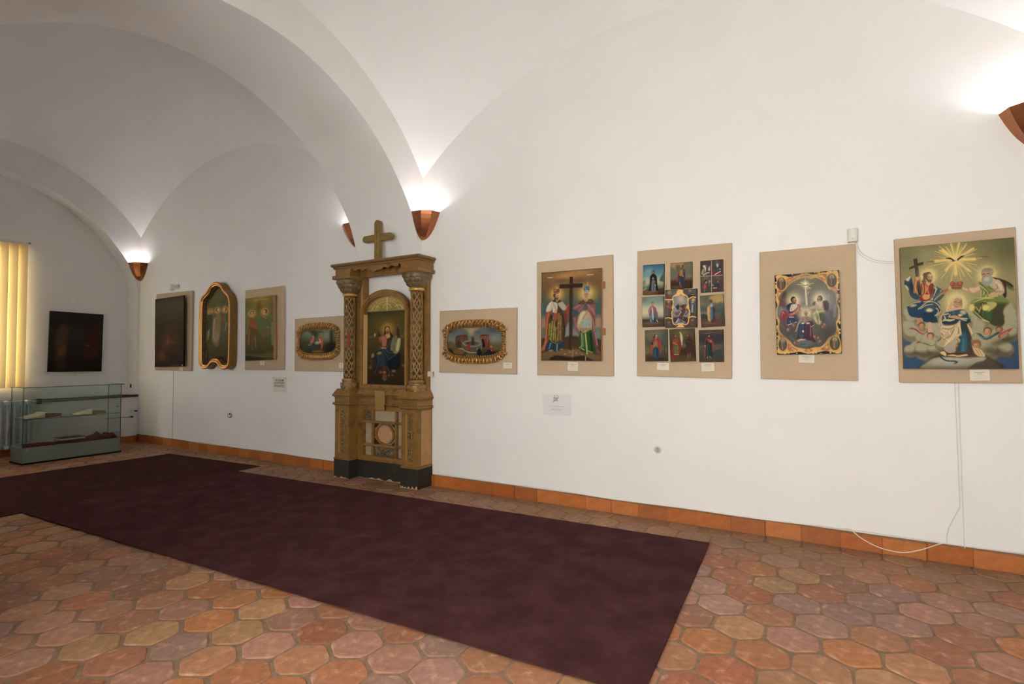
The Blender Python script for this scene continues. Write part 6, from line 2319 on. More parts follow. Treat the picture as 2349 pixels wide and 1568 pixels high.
# ------------------------------------------------------------------ glass case
cx0, cx1, cy0, cy1, ch = .63, 1.05, -1.95, -.735, 1.095
gc = tag(empty('glass_display_case', ((cx0+cx1)/2, (cy0+cy1)/2, 0)), 'low glass showcase on a grey plinth in the far corner', 'display case')
MB().box(cx0-.005, cx1+.012, cy0-.006, cy1+.012, .001, .022).build('base_strip', DARK, gc)
MB().bbox_bev(cx0, cx1, cy0, cy1, .022, .235, .004).build('plinth', SLATE, gc)
MB().box(cx1-.006, cx1, cy0, cy1, .236, ch-.011).build('front_pane', GLASS, gc)
MB().box(cx0, cx0+.006, cy0, cy1, .236, ch-.011).build('back_pane', GLASS, gc)
MB().box(cx0+.007, cx1-.007, cy0, cy0+.006, .236, ch-.011).build('side_pane', GLASS, gc)
MB().box(cx0+.007, cx1-.007, cy1-.006, cy1, .236, ch-.011).build('side_pane', GLASS, gc)
MB().box(cx0-.02, cx1+.006, cy0-.01, cy1+.045, ch-.010, ch-.002).build('top_pane', GLASS, gc)
MB().box(cx0+.01, cx1-.01, cy0+.008, cy1-.008, .628, .635).build('shelf', GLASS, gc)
eg = MB()
for xx, yy in ((cx1, cy0), (cx1, cy1), (cx0, cy0), (cx0, cy1)): eg.box(xx-.004, xx+.003, yy-.003, yy+.003, .236, ch-.011)
eg.box(cx1+.004, cx1+.007, cy0-.01, cy1+.046, ch-.011, ch-.001).box(cx0-.02, cx1+.006, cy0-.012, cy0-.009, ch-.011, ch-.001).box(cx0-.02, cx1+.006, cy1+.044, cy1+.047, ch-.011, ch-.001)
eg.box(cx1-.011, cx1-.0065, cy0+.008, cy1-.008, .627, .636)
eg.build('polished_edges', TEAL, gc)
for yy in (cy0+.05, cy1-.06): MB().box(cx1+.001, cx1+.006, yy, yy+.012, .19, .215).build('clip', STEEL, gc)
for yy in (cy0+.03, cy1-.05):
    MB().box(cx1-.03, cx1-.008, yy, yy+.014, .618, .627).build('shelf_support', STEEL, gc)
MB().tube([(cx1+.002, cy1-.05, .735), (cx1+.012, cy1-.05, .735)], .009, 8).build('lock', DARK, gc)
# velvet
rs = np.random.RandomState(3); P = []
for i in range(40):
    row = []
    for j in range(14):
        y = cy0+.02+(cy1-cy0-.04)*i/39; x = cx0+.02+(cx1-cx0-.04)*j/13; u = i/39
        h = .012+.010*math.sin(9*u+j*.5)+.006*math.sin(23*u+j)+.03*math.exp(-((u-.62)/.05)**2)+.10*math.exp(-((u-.80)/.04)**2-((j-8)/4)**2)+.075*math.exp(-((u-.96)/.035)**2)+.035*max(0, u-.45)
        ed = min(1, min(i, 39-i)/2.5, min(j, 13-j)/1.5); row.append((x, y, .2375+.001+max(.002, h)*ed))
    P.append(row)
tag(MB().grid(P).build('velvet_cloth', VELVET), 'crumpled burgundy velvet lining the bottom of the glass case', 'cloth')
def open_book(name, y, x, rot, label, s=1.0, lean=.0):
    r = tag(empty(name, (x, y, .637)), label, 'book', 'open books in the glass case')
    c, d = math.cos(rot), math.sin(rot)
    def W(u, v, z): return (x+(-v)*c*s-u*d*s, y+u*c*s-v*d*s, .637+z*s)     # u along y (page width), v toward the wall
    for side, hh, nm in ((-1, .055, 'left_pages'), (1, .075, 'right_pages')):
        P = []
        for i in range(9):
            u = side*.20*i/8; t = i/8; z = hh*(1-.35*t**2)*(.75+.25*math.sin(math.pi*min(1, t*1.6))) if side > 0 else hh*(.95-.85*t)
            P.append((u, max(.006, z)))
        top_ = [[W(u, v, z) for v in (-.14, 0, .14)] for u, z in P]
        mb = MB().grid(top_); mb.grid([[W(u, -.14, .0) for u, z in P], [W(u, -.14, z) for u, z in P]], smooth=False).grid([[W(u, .14, .0) for u, z in P], [W(u, .14, z) for u, z in P]], smooth=False)
        mb.add([W(P[-1][0], -.14, 0), W(P[-1][0], .14, 0), W(P[-1][0], .14, P[-1][1]), W(P[-1][0], -.14, P[-1][1])], [(0, 1, 2, 3)])
        mb.build(nm, PAGE, r)
    MB().add([W(-.21, -.15, .001), W(.21, -.15, .001), W(.21, .15, .001), W(-.21, .15, .001), W(-.21, -.15, .006), W(.21, -.15, .006), W(.21, .15, .006), W(-.21, .15, .006)], [(0,3,2,1),(4,5,6,7),(0,1,5,4),(1,2,6,5),(2,3,7,6),(3,0,4,7)]).build('cover', LEATHER, r)
    MB().add([W(.005, -.1435, .006), W(.2, -.1435, .006), W(.2, -.1435, .05), W(.005, -.1435, .07)], [(0, 1, 2, 3)]).build('page_edge', TANL, r)
    return r
open_book('open_book', -1.70, .84, .10, 'thick open book with cream pages at the left of the case shelf', 1.05)
open_book('open_book', -1.10, .86, -.02, 'slimmer open book with cream pages at the right of the case shelf', .9)
tag(MB().box(.98, 1.03, -1.62, -1.49, .637, .640).build('book_card', CARD), 'small cream card before the thick open book on the case shelf', 'card')
tag(MB().box(.985, 1.03, -1.05, -.95, .637, .640).build('book_card', CARD), 'small cream card before the slimmer open book on the case shelf', 'card')
cb = tag(empty('closed_book', (.88, -1.33, .275)), 'closed flat book lying on the velvet in the bottom of the case', 'book')
MB().bbox_bev(.76, 1.0, -1.50, -1.17, .305, .313, .002).build('cover', LEATHER, cb); MB().box(.77, .995, -1.49, -1.18, .283, .305).build('page_block', PAGE, cb); MB().bbox_bev(.76, 1.0, -1.50, -1.17, .275, .283, .002).build('cover', LEATHER, cb)
# ------------------------------------------------------------------ carpets
def carpet(name, cp, z0, z1, label, mt=None):
    n = 40; P = []
    for i in range(n+1):
        row = []
        for j in range(17):
            u, v = i/n, j/16; a = np.array(cp[0])*(1-u)+np.array(cp[1])*u; b = np.array(cp[3])*(1-u)+np.array(cp[2])*u; q = a*(1-v)+b*v
            row.append((q[0], q[1], z1+.0015*math.sin(7*u+3*v)*math.sin(math.pi*u)*math.sin(math.pi*v)))
        P.append(row)
    mb = MB().grid(P); m = (n+1)*17
    edge = [(i*17) for i in range(n+1)]+[n*17+j for j in range(1, 17)]+[i*17+16 for i in range(n-1, -1, -1)]+[j for j in range(15, 0, -1)]
    mb.add([mb.v[e] for e in edge]+[(mb.v[e][0], mb.v[e][1], z0) for e in edge], [(i, (i+1) % len(edge), len(edge)+(i+1) % len(edge), len(edge)+i) for i in range(len(edge))])
    return tag(mb.build(name, mt or CARPET), label, 'carpet')
carpet('carpet', CARP[1], .001, .007, 'dark burgundy carpet nearer the glass case, partly under the long one', CARPET2)
carpet('carpet', CARP[0], .0075, .014, 'long burgundy carpet in the foreground before the wall of icons')
# ------------------------------------------------------------------ copper corner lamps
def sconce(xc, yc, sx, sy, label, power=SCONCE, zr=3.235, big=1.0):
    r = tag(empty('corner_lamp', (xc+sx*.1, yc+sy*.1, zr-.31)), label, 'wall lamp', 'copper corner lamps')
    top = [(.265, 0), (.235, .115), (.13, .19), (0, .205)]
    ts = [0, .12, .28, .45, .62, .78, .9, .97, 1.0]
    P = [[(xc+sx*(.0003+u*max((1-t)**.45, .10)), yc+sy*(.0003+v*max((1-t)**.45, .10)), zr-.31*t) for u, v in top] for t in ts]
    mb = MB().grid(P, smooth=False)
    P2 = [[(xc+sx*(.0003+u*.96*max((1-t)**.45, .10)), yc+sy*(.0003+v*.96*max((1-t)**.45, .10)), zr-.31*t+.004) for u, v in top] for t in ts]
    mb.add(P[-1]+[(xc+sx*.0003, yc+sy*.0003, zr-.312)], [(0, 1, 2, 3, 4)])
    mb.grid(P2, smooth=False); mb.add(P[0]+P2[0], [(i, i+1, 5+i, 4+i) for i in range(3)])
    mb.build('copper_shade', COPPER, r)
    MB().lathe(xc+sx*.06, yc+sy*.06, [(0, zr-.19), (.014, zr-.19), (.016, zr-.13), (.010, zr-.12), (0, zr-.12)], 10).build('lamp_holder', WHITEP, r)
    ld = bpy.data.lights.new('lamp_light', 'POINT'); ld.energy = power; ld.color = LAMPCOL; ld.shadow_soft_size = .035
    lo = bpy.data.objects.new('lamp_light', ld); C.objects.link(lo); lo.parent = r; lo.location = (-sx*.038, -sy*.038, .31-.075)
    return r
sconce(B2[0], 0, 1, -1, 'copper corner lamp right of the carved altar frame', SC2)
sconce(B1[1], 0, -1, -1, 'copper corner lamp half hidden behind the arch left of the altar cross', SC1)
sconce(B1[0], 0, 1, -1, 'copper corner lamp in the far corner beside the end wall', SC1)
sconce(B2[1], 0, -1, -1, 'copper corner lamp at the right edge above the large coronation icon', SC2)
sconce(B1[0], YS, 1, 1, 'copper lamp in the far corner opposite the icon wall', SC1)
sconce(B1[1], YS, -1, 1, 'copper lamp on the far side of the arch opposite the icon wall', SC1)
sconce(B2[0], YS, 1, 1, 'copper lamp on the near side of the arch opposite the icon wall', SC2)
# ------------------------------------------------------------------ altar frame
al = tag(empty('altar', (6.14, -.16, 0)), 'tall carved and gilt wooden altar with columns and a cross on top', 'altar')
PL, PR = (5.455, 5.705), (6.562, 6.808); FY, MY = -.265, -.12
for a, b in (PL, PR): MB().bbox_bev(a-.008, b+.008, FY-.01, -.005, .001, .225, .004).build('plinth_block', BLACKP, al)
MB().box(PL[1]+.008, PR[0]-.008, MY-.0, -.02, .001, .22).build('plinth_board', BLACKP, al)
rr = random.Random(12)
def chips(x0, x1, y, amp):      # bare wood showing along a knocked bottom edge
    n_ = 14; tp = [(x0+(x1-x0)*i/n_, .004+amp*max(0, rr.uniform(-.35, 1))**1.5) for i in range(n_+1)]
    MB().prism_xz([(x0, .002)]+[(x1, .002)]+tp[::-1], y-.0012, y+.002).build('chipped_edge', CHIP, al)
CHIP = mat('chipped pale wood', 'b39a72', .8, var=.25, scale=40)
for a, b in (PL, PR): chips(a-.004, b+.004, FY-.01, .035)
chips(PL[1]+.012, PR[0]-.012, MY, .045)
for a, b in (PL, PR): MB().bbox_bev(a-.012, b+.012, FY-.014, -.004, .226, .25, .006).build('step_moulding', OCHRE, al)
MB().bbox_bev(PL[1]+.012, PR[0]-.012, MY-.012, -.02, .221, .25, .006).build('step_moulding', OCHRE, al)
def guilloche(x, y, z0, z1, n, rx, name='guilloche', horiz=False, t=.011, m=None, par=None):
    mb = MB(); L_ = (z1-z0)/n
    for i in range(n):
        c = z0+L_*(i+.5)
        if horiz: mb.ell_ring(c, x, y, L_*.62, rx, t, 14, 6)
        else: mb.ell_ring(x, c, y, rx, L_*.62, t, 14, 6)
        if horiz: mb.blob(c, y, x, L_*.2, t, rx*.35)
        else: mb.blob(x, y, c, rx*.35, t, L_*.2)
    return mb.build(name, m or GILT, par or al)
for a, b in (PL, PR):
    c = (a+b)/2; h = .052
    ped = MB()
    ped.box(a, c-h, FY, -.006, .25, .90).box(c+h, b, FY, -.006, .25, .90).box(c-h, c+h, FY, -.006, .25, .305).box(c-h, c+h, FY, -.006, .855, .90).box(c-h, c+h, FY+.022, -.006, .305, .855)
    pd = ped.build('pedestal', OCHRE, al)
    gp = guilloche(c, FY+.013, .315, .845, 13, .030, par=pd, t=.009)
    MB().box(c-h, c-h+.008, FY-.003, FY+.02, .305, .855).build('bright_reveal', GILTB, pd)
MB().box(PR[1]+.0005, PR[1]+.004, FY+.06, -.03, .26, .89).build('side_board', RAW, al)
# centre panel lattice
gx0, gx1, gz0, gz1 = 5.80, 6.475, .285, .85
MB().box(PL[1], PR[0], -.075, -.03, .25, .90).build('backing_board', PALEP, al)
fr_ = MB().box(PL[1], gx0, MY, -.076, .25, .90).box(gx1, PR[0], MY, -.076, .25, .90).box(gx0, gx1, MY, -.076, .25, gz0).box(gx0, gx1, MY, -.076, gz1, .90)
fr_.build('panel_frame', OCHRE, al)
v1, v2, h1, h2 = 5.953, 6.338, .418, .706
for v in (v1, v2): MB().bbox_bev(v-.014, v+.014, MY-.002, -.076, gz0, gz1, .004).build('lattice_bar', OCHRE, al)
for h in (h1, h2): MB().bbox_bev(gx0, gx1, MY-.003, -.077, h-.015, h+.015, .004).build('lattice_bar', OCHRE, al)
n = 40; oc = ((v1+v2)/2-.004, (h1+h2)/2)
ri = [(oc[0]+.128*math.cos(2*math.pi*i/n), oc[1]+.112*math.sin(2*math.pi*i/n)) for i in range(n)]; rm = [(oc[0]+.155*math.cos(2*math.pi*i/n), oc[1]+.132*math.sin(2*math.pi*i/n)) for i in range(n)]
MB().band_xz(rm, ri, -.104, -.078).build('oval_ring', OCHRE, al)
MB().prism_xz([(x, z) for x, z in ri], -.082, -.0765).build('oval_board', mat('pinkish bare wood', 'b58d66', .7, var=.08), al)
sp = MB()
for sx_ in (-1, 1):
    for sz_ in (-1, 1): MB().prism_xz([(oc[0]+sx_*.178, oc[1]+sz_*.128), (oc[0]+sx_*.10, oc[1]+sz_*.128), (oc[0]+sx_*.178, oc[1]+sz_*.06)], -.09, -.0765).build('spandrel', DARKW, al)

cr = MB().box(5.802, 5.937, -.088, -.0755, .723, .848)
for i in range(3):
    for j in range(4):
        x_, z_ = 5.835+.036*i+.004, .735+.031*j; cr.blob(x_, -.10, z_, .015, .012, .014); cr.ell_ring(x_, z_, -.1, .013, .012, .004, 8, 4)
cr.build('carved_rosettes', BRONZE, al)
cr = MB().box(5.969, 6.322, -.088, -.0755, .288, .401); rr = random.Random(8)
for i in range(110): cr.blob(rr.uniform(5.98, 6.31), -.098, rr.uniform(.30, .39), rr.uniform(.008, .028), .011, rr.uniform(.006, .013), 7, 4, rr.uniform(0, 3.1))
cr.build('carved_foliage', BRONZE, al)
for x_, z_, w_ in ((6.02, .775, .035), (6.27, .775, .035), (6.41, .775, .04), (5.875, .63, .03), (5.875, .49, .03), (6.41, .63, .035), (6.41, .49, .035), (5.875, .35, .045), (6.41, .35, .045)):
    MB().bbox_bev(x_-w_/2, x_+w_/2, -.086, -.0755, z_-.022, z_+.022, .003).build('glue_block', PALEP, al)
# two mouldings with a carved frieze between
def runs(off, z0, z1, name, m, ch=.004):
    for a, b, y in ((PL[0], PL[1], FY), (PR[0], PR[1], FY)): MB().bbox_bev(a-off, b+off, y-off, -.006, z0, z1, ch).build(name, m, al)
    MB().bbox_bev(PL[1]+off+.0005, PR[0]-off-.0005, MY-off, -.03, z0, z1, ch).build(name, m, al)
runs(.008, .901, .913, 'moulding', OCHRE); runs(.030, .9135, .942, 'moulding', OCHRE, .011)
runs(.004, .9425, 1.003, 'frieze', OCHRE, .002)
runs(.012, 1.0035, 1.018, 'moulding', OCHRE); runs(.034, 1.0185, 1.05, 'moulding', OCHRE, .012)
for a, b in (PL, PR): guilloche(.972, FY-.005, a+.03, b-.03, 6, .014, 'frieze_carving', True, .006)
guilloche(.972, MY-.005, 5.745, 6.04, 9, .014, 'frieze_carving', True, .006); guilloche(.972, MY-.005, 6.23, 6.53, 9, .014, 'frieze_carving', True, .006)
def slope(x0, x1, y0, z0, z1, d):
    mb = MB().add([(x0, y0, z0), (x1, y0, z0), (x1, -.006, z0), (x0, -.006, z0), (x0+d, y0+d, z1), (x1-d, y0+d, z1), (x1-d, -.006, z1), (x0+d, -.006, z1)], [(0,3,2,1),(4,5,6,7),(0,1,5,4),(1,2,6,5),(2,3,7,6),(3,0,4,7)]); return mb.build('sloping_shelf', OCHRE, al)
slope(PL[0]-.02, PL[1]+.02, FY-.02, 1.0505, 1.115, .035); slope(PR[0]-.02, PR[1]+.02, FY-.02, 1.0505, 1.115, .035); slope(PL[1]+.021, PR[0]-.021, MY-.04, 1.0505, 1.125, .03)
MB().prism_xz([(6.06, .868), (6.212, .868), (6.208, .93), (6.218, .96), (6.214, 1.045), (6.222, 1.10), (6.045, 1.10), (6.055, 1.045), (6.05, .96), (6.062, .93)], -.178, -.166).build('blank_tablet', mat('olive gilt tablet', '93743c', .5, .1, var=.12), al)
# columns
CORESHADE = mat('gilt wood with painted shade', '6e5230', .5, .2, var=.35, scale=60, bump=.4, bscale=120)  # core coloured dark to put recess shade behind the gilt lattice
for cxx in (5.587, 6.695):
    cy_ = -.155
    MB().lathe(cxx, cy_, [(0, 1.112), (.098, 1.112), (.104, 1.125), (.10, 1.16), (.09, 1.19), (.086, 1.205), (.096, 1.215), (.096, 1.228), (.083, 1.235), (.083, 1.246), (0, 1.246)], 28).build('column_base', GILT, al)
    for k_ in range(5):
        a_ = -math.pi/2+.72+(k_-2)*.62; kb = MB()
        for dx_ in (-.011, .011): kb.ell_ring(dx_, 0, 0, .018, .028, .0065, 14, 6)
        kb.v = [(cxx+.1*math.cos(a_)+x*-math.sin(a_)+y*math.cos(a_), cy_+.1*math.sin(a_)+x*math.cos(a_)+y*math.sin(a_), 1.163+z) for x, y, z in kb.v]
        kb.build('base_knot', GILT, al)
    shaft = MB().lathe(cxx, cy_, [(0, 1.2465), (.064, 1.2465), (.064, 2.2855), (0, 2.2855)], 32).build('column_shaft', CORESHADE, al)
    lam = .148; zz = np.arange(1.252, 2.282, .0105); lat = MB(); K = 6
    def onc(th, z, r): return (cxx+r*math.cos(th), cy_+r*math.sin(th), z)
    for k_ in range(K):
        t0 = -math.pi/2+.72+k_*2*math.pi/K
        for s_ in (-1, 1):
            lat.tube([onc(t0+s_*.50*math.cos(math.pi*(z-1.25)/lam), z, .0685+.0025*math.sin(math.pi*(z-1.25)/lam)*s_) for z in zz], .0068, 5)
            lat.tube([onc(t0+s_*.21*math.sin(2*math.pi*(z-1.25)/lam), z, .0695+.002*math.cos(2*math.pi*(z-1.25)/lam)*s_) for z in zz], .0055, 5)
        n_ = int((2.28-1.25)/(lam/2))
        for q in range(n_):
            z = 1.25+lam/2*(q+.5)
            if q % 2 == 0: lat.blob(*onc(t0+math.pi/K, z, .068), .009, .009, .014, 6, 4)
            else: lat.blob(*onc(t0+math.pi/K, z+.01, .067), .007, .007, .012, 6, 4); lat.blob(*onc(t0+math.pi/K+.14, z-.012, .067), .006, .006, .010, 6, 4); lat.blob(*onc(t0+math.pi/K-.14, z-.012, .067), .006, .006, .010, 6, 4)
    lat.build('carved_lattice', GILT, shaft)
    MB().lathe(cxx, cy_, [(0, 2.286), (.078, 2.286), (.092, 2.295), (.095, 2.306), (.092, 2.318), (.08, 2.328), (0, 2.328)], 28).build('neck_ring', GILTB, al)
    P = []; rr = random.Random(int(cxx*100))
    for i in range(49):
        t = i/48; z = 2.329+.168*t; row = []
        for k_ in range(120):
            a = 2*math.pi*k_/120; c_, s_ = math.cos(a), math.sin(a); e = 2+2.2*t
            rad = (.080+.060*math.sin(math.pi/2*min(1, t*1.15))**.8)/((abs(c_)**e+abs(s_)**e)**(1/e))
            row_ = int(t*3.2); ft = t*3.2-row_; aa = 10*a+(math.pi/2 if row_ % 2 else 0); leaf = .013*abs(math.cos(aa/2))**.7*math.sin(math.pi*min(1, ft*.95+.05))**.6+.004*math.cos(5*aa)*ft-.004
            row.append((cxx+(rad+leaf)*c_, cy_+(rad+leaf)*s_, z))
        P.append(row)
    MB().grid(P, False, True).build('capital', BRONZE, al)
    MB().bbox_bev(cxx-.158, cxx+.158, cy_-.158, -.008, 2.498, 2.545, .006).build('abacus', OCHRE, al)
    MB().box(cxx-.128, cxx+.132, cy_-.125, -.010, 2.5455, 2.632).build('entablature_block', OCHRE, al)
    MB().box(cxx+.048, cxx+.080, cy_-.098, cy_-.082, 1.104, 1.122).build('bare_patch', RAW, al)
P = []
for i in range(13):
    z = 1.63+.21*i/12; wd_ = .17+.05*math.sin(i*.9)
    P.append([(5.587+(.0795+.002*math.sin(3*u+i))*math.cos(-math.pi/2+.70+u*wd_), -.155+(.0795+.002*math.sin(3*u+i))*math.sin(-math.pi/2+.70+u*wd_), z) for u in (-1, -.5, 0, .5, 1)])
MB().grid(P).build('red_cloth', REDCL, al)
# scalloped valance, rear beam, cornice
zt = 2.632; vx0, vx1 = 5.716, 6.566
xs = np.linspace(0, 1, 41); bot = []
for t in xs:
    z = 2.565
    if t < .08: z = 2.575+.05*math.sin(t/.08*math.pi)
    elif t > .92: z = 2.575+.05*math.sin((1-t)/.08*math.pi)
    else:
        q = abs(t-.5)/.42; z = 2.572+.030*q-.022*math.exp(-((t-.5)/.05)**2)+.012*math.sin(6*math.pi*q)*(q > .12)
    bot.append((vx0+(vx1-vx0)*t, z))
MB().prism_xz([(vx0, zt), *bot, (vx1, zt)][::-1], -.282, -.262).build('valance', OCHRE, al)
MB().box(5.74, 6.54, -.12, -.07, 2.525, 2.632).build('rear_beam', OCHRE, al)
MB().box(5.44, 6.845, -.30, -.008, 2.6325, 2.642).build('soffit_board', OCHRE, al)
for off, z0, z1, ch_ in ((.0, 2.6425, 2.656, .004), (.028, 2.6565, 2.692, .013)): MB().bbox_bev(5.44-off, 6.845+off, -.305-off, -.006, z0, z1, ch_).build('cornice', OCHRE if ch_ < .01 else mat('brown cornice', '7d5d38', .5, var=.15), al)
# posts behind the columns
for a, b, m in ((5.50, 5.70, OCHRE), (5.7005, 5.735, RAW), (5.7355, 5.775, OCHRE), (6.545, 6.785, OCHRE)): MB().box(a, b, -.075, -.012, 1.116, 2.524).build('post_board', m, al)
# arched picture frame
axc = 6.157; ho, hi = .39, .338; zsp = 2.085; n = 36
def arch_pts(h, rz, zb): return [(axc-h, zb)]+[(axc-h*math.cos(math.pi*i/n), zsp+rz*math.sin(math.pi*i/n)) for i in range(n+1)]+[(axc+h, zb)]
MB().band_xz(arch_pts(ho, .262, 1.128), arch_pts(hi, .182, 1.172), -.142, -.076).build('arched_frame', OCHRE, al)
MB().band_xz(arch_pts(ho-.008, .252, 1.138), arch_pts(hi+.018, .205, 1.155), -.154, -.1425).build('frame_bead', OCHRE, al)
MB().box(axc-hi+.0005, axc-hi+.006, -.142, -.08, 1.173, 2.05).build('bright_reveal', mat('gilding with painted light', 'e2bd82', .45, .15, var=.06), al)  # gilt reveal coloured paler on one side to show light falling on it
lp = arch_pts(hi+.004, .186, zsp)[1:-1]
lun = MB().prism_xz(lp, -.082, -.0765).build('lunette_panel', GILTB, al)
painted('lunette_ornament', 'lunette_ornament', lun, axc, zsp+.093, 2*hi, .186, -.0835, mask=[(x-axc, z-zsp-.093) for x, z in lp])
# cross
def stadium(x0, x1, z0, z1, vert, n=8, both=True):
    r = (x1-x0)/2 if vert else (z1-z0)/2; o = []
    if vert:
        o = [(x0, z0), (x1, z0)]+[((x0+x1)/2+r*math.cos(math.pi*i/n), z1-r+r*math.sin(math.pi*i/n)) for i in range(n+1)]
    else:
        o = [(x1-r+r*math.sin(math.pi*i/n), (z0+z1)/2-r*math.cos(math.pi*i/n)) for i in range(n+1)]+[(x0+r-r*math.sin(math.pi*i/n), (z0+z1)/2+r*math.cos(math.pi*i/n)) for i in range(n+1)]
    return o
OLIVE = mat('olive gilt cross', '85703c', .45, .25, var=.15, scale=14)
cy_ = -.235; cxm = 6.152
crs = MB().prism_xz(stadium(cxm-.046, cxm+.046, 2.693, 3.185, True), cy_-.022, cy_+.022).build('cross', OLIVE, al)
for a, b in ((cxm-.245, cxm-.047), (cxm+.047, cxm+.245)):
    pts_ = stadium(cxm-.245, cxm+.245, 2.925, 3.008, False); pts_ = [(min(max(x, a), b), z) for x, z in pts_]
    MB().prism_xz(pts_, cy_-.02, cy_+.02).build('cross_arm', OLIVE, crs)
for xx in (-.022, .022): MB().tube([(cxm+xx, cy_-.023, 2.76), (cxm+xx, cy_-.026, 2.77), (cxm+xx, cy_-.026, 3.10), (cxm+xx, cy_-.023, 3.11)], .006, 6).build('cross_bead', GILT, crs)
for s_ in (-1, 1):
    for zz in (2.948, 2.985): MB().tube([(cxm+s_*.06, cy_-.021, zz), (cxm+s_*.2, cy_-.021, zz)], .005, 6).build('cross_bead', GILT, crs)
for o, zz in ((0, 0),): MB().box(cxm-.055, cxm+.055, cy_-.03, cy_+.03, 2.6925, 2.70).build('cross_foot', OLIVE, al)

# ------------------------------------------------------------------ icons on linen boards
def board(cx, cz, w, h, ang, label):
    mb = MB().bbox_bev(cx-w/2, cx+w/2, -.034, -.004, cz-h/2, cz+h/2, .003)
    return tag(mb.rot(math.radians(ang), cx, cz).build('display_board', LINEN), label, 'board', 'linen display boards')
def icon(name, key, cx, cz, w, h, ang, yf, thick, label, edge=None, group=None):
    mb = MB().bbox_bev(cx-w/2, cx+w/2, yf, yf+thick, cz-h/2, cz+h/2, .002).rot(math.radians(ang), cx, cz)
    o = tag(mb.build(name, edge or WOODE), label, 'icon', group or 'painted icons on the wall')
    painted('painted_face', key, o, cx, cz, w-.003, h-.003, yf-.0006, ang); return o
board(1.196, 1.967, 1.13, 1.34, -.2, 'beige linen board behind the tall blackened icon near the end wall')
board(3.663, 1.937, .905, 1.215, .7, 'beige linen board behind the icon of two standing haloed saints')
board(4.862, 1.693, 1.0, .74, .3, 'wide linen board left of the altar carrying the oval garden scene')
board(7.455, 1.688, 1.04, .72, -.5, 'wide linen board right of the altar carrying the oval fountain scene')
board(8.642, 1.915, .835, 1.19, -.1, 'linen board behind the icon of a king and queen holding a cross')
board(9.719, 1.916, .84, 1.19, -.8, 'linen board carrying nine small icons')
board(10.709, 1.857, .692, 1.08, -.2, 'linen board behind the icon with a gold scrolled border')
board(11.66, 1.859, .695, 1.095, .7, 'linen board behind the large coronation icon at the far right')
icon('dark_icon', 'dark_panel', 1.196, 1.955, .90, 1.185, 1.2, -.10, .022, 'tall almost black panel painting nearest the far corner', DARKW)
MB().box(1.61, 1.64, -.1025, -.0985, 1.385, 1.397).build('flake', WHITEP, bpy.data.objects['dark_icon'])
for zz in (1.6, 2.3): MB().box(.9, 1.5, -.077, -.0345, zz-.03, zz+.03).build('batten', DARKW, bpy.data.objects['dark_icon'])
icon('saints_icon', 'two_saints', 3.638, 1.942, .665, .938, 1.4, -.092, .045, 'olive icon of two haloed saints beside the arch', WOODL)
ik = icon('cross_icon', 'cross_bearers', 8.629, 1.927, .66, .913, -.6, -.078, .036, 'icon of a king and queen standing beside a tall dark cross', WOODL)
for zz in (1.755, 2.215): MB().bbox_bev(8.62, 8.985, -.047, -.036, zz-.035, zz+.035, .002).build('batten', mat('reddish batten', '9c6444', .7, var=.1), ik)
ib = icon('gold_border_icon', 'coronation_gold_border', 10.716, 1.857, .458, .661, .8, -.075, .035, 'icon of a coronation scene inside a gold scrolled border', DARKW)
il = icon('coronation_icon', 'coronation_large', 11.662, 1.872, .646, .915, .4, -.075, .036, 'largest icon, coronation under a golden burst with a white dove', WOODE)
pn = tag(MB().bbox_bev(9.719-.372, 9.719+.372, -.0435, -.0345, 1.92-.464, 1.92+.464, .001).rot(math.radians(-.6), 9.719, 1.92).build('mount_panel', mat('paler linen', 'c3ab8f', .9, var=.04, scale=160, bump=.3, bscale=420, spec=.1)), 'slightly raised linen panel under the nine small icons', 'panel')
for key, cx, cz, w, h, a, lab in (
    ('icon_nun', 9.466, 2.228, .199, .282, -1.3, 'small icon of a black robed nun under a blue sky, top left of nine'),
    ('icon_red_cloak', 9.720, 2.246, .193, .238, -.4, 'small icon of a walking man in a red cloak, top middle of nine'),
    ('icon_four_evangelists', 9.983, 2.220, .192, .282, .1, 'small icon split into four seated figures, top right of nine'),
    ('icon_pink_mantle', 9.459, 1.927, .203, .282, 0, 'small icon of a bearded saint in a pink mantle, middle row left of nine'),
    ('icon_rider_saint', 9.715, 1.945, .283, .347, -.7, 'icon of a mounted saint in a gold scrolled frame, centre of nine'),
    ('icon_blue_robe', 9.983, 1.912, .197, .281, 1.8, 'small icon of a blue robed saint with a staff, middle row right of nine'),
    ('icon_red_shawl', 9.486, 1.612, .208, .293, .5, 'small icon of a woman in a red shawl and blue skirt, bottom left of nine'),
    ('icon_banner_bearers', 9.723, 1.612, .222, .296, 2.2, 'small icon of two men with a white banner, bottom middle of nine'),
    ('icon_green_robe', 9.971, 1.603, .207, .283, .2, 'small icon of a saint in a green robe and red stole, bottom right of nine')):
    lift = -.0795 if key == 'icon_rider_saint' else -.069
    o = icon('small_icon', key, cx, cz, w, h, a, lift, .025 if lift > -.075 else .034, lab, DARKW, 'nine small icons')
MB().bbox_bev(9.572, 9.582, -.06, -.05, 2.13, 2.175, .001).build('wood_tab', WOODL, [o for o in bpy.data.objects if o.get('label', '').startswith('small icon of a black')][0])
en = MB().bbox_bev(axc-.3355, axc+.3355, -.080, -.0755, 1.1735, 2.083, .0008)
en = tag(en.build('altar_icon', WOODE), 'icon of an enthroned figure with an open book inside the altar frame', 'icon', 'painted icons on the wall'); painted('painted_face', 'enthroned', en, axc, 1.6285, .67, .906, -.0807)
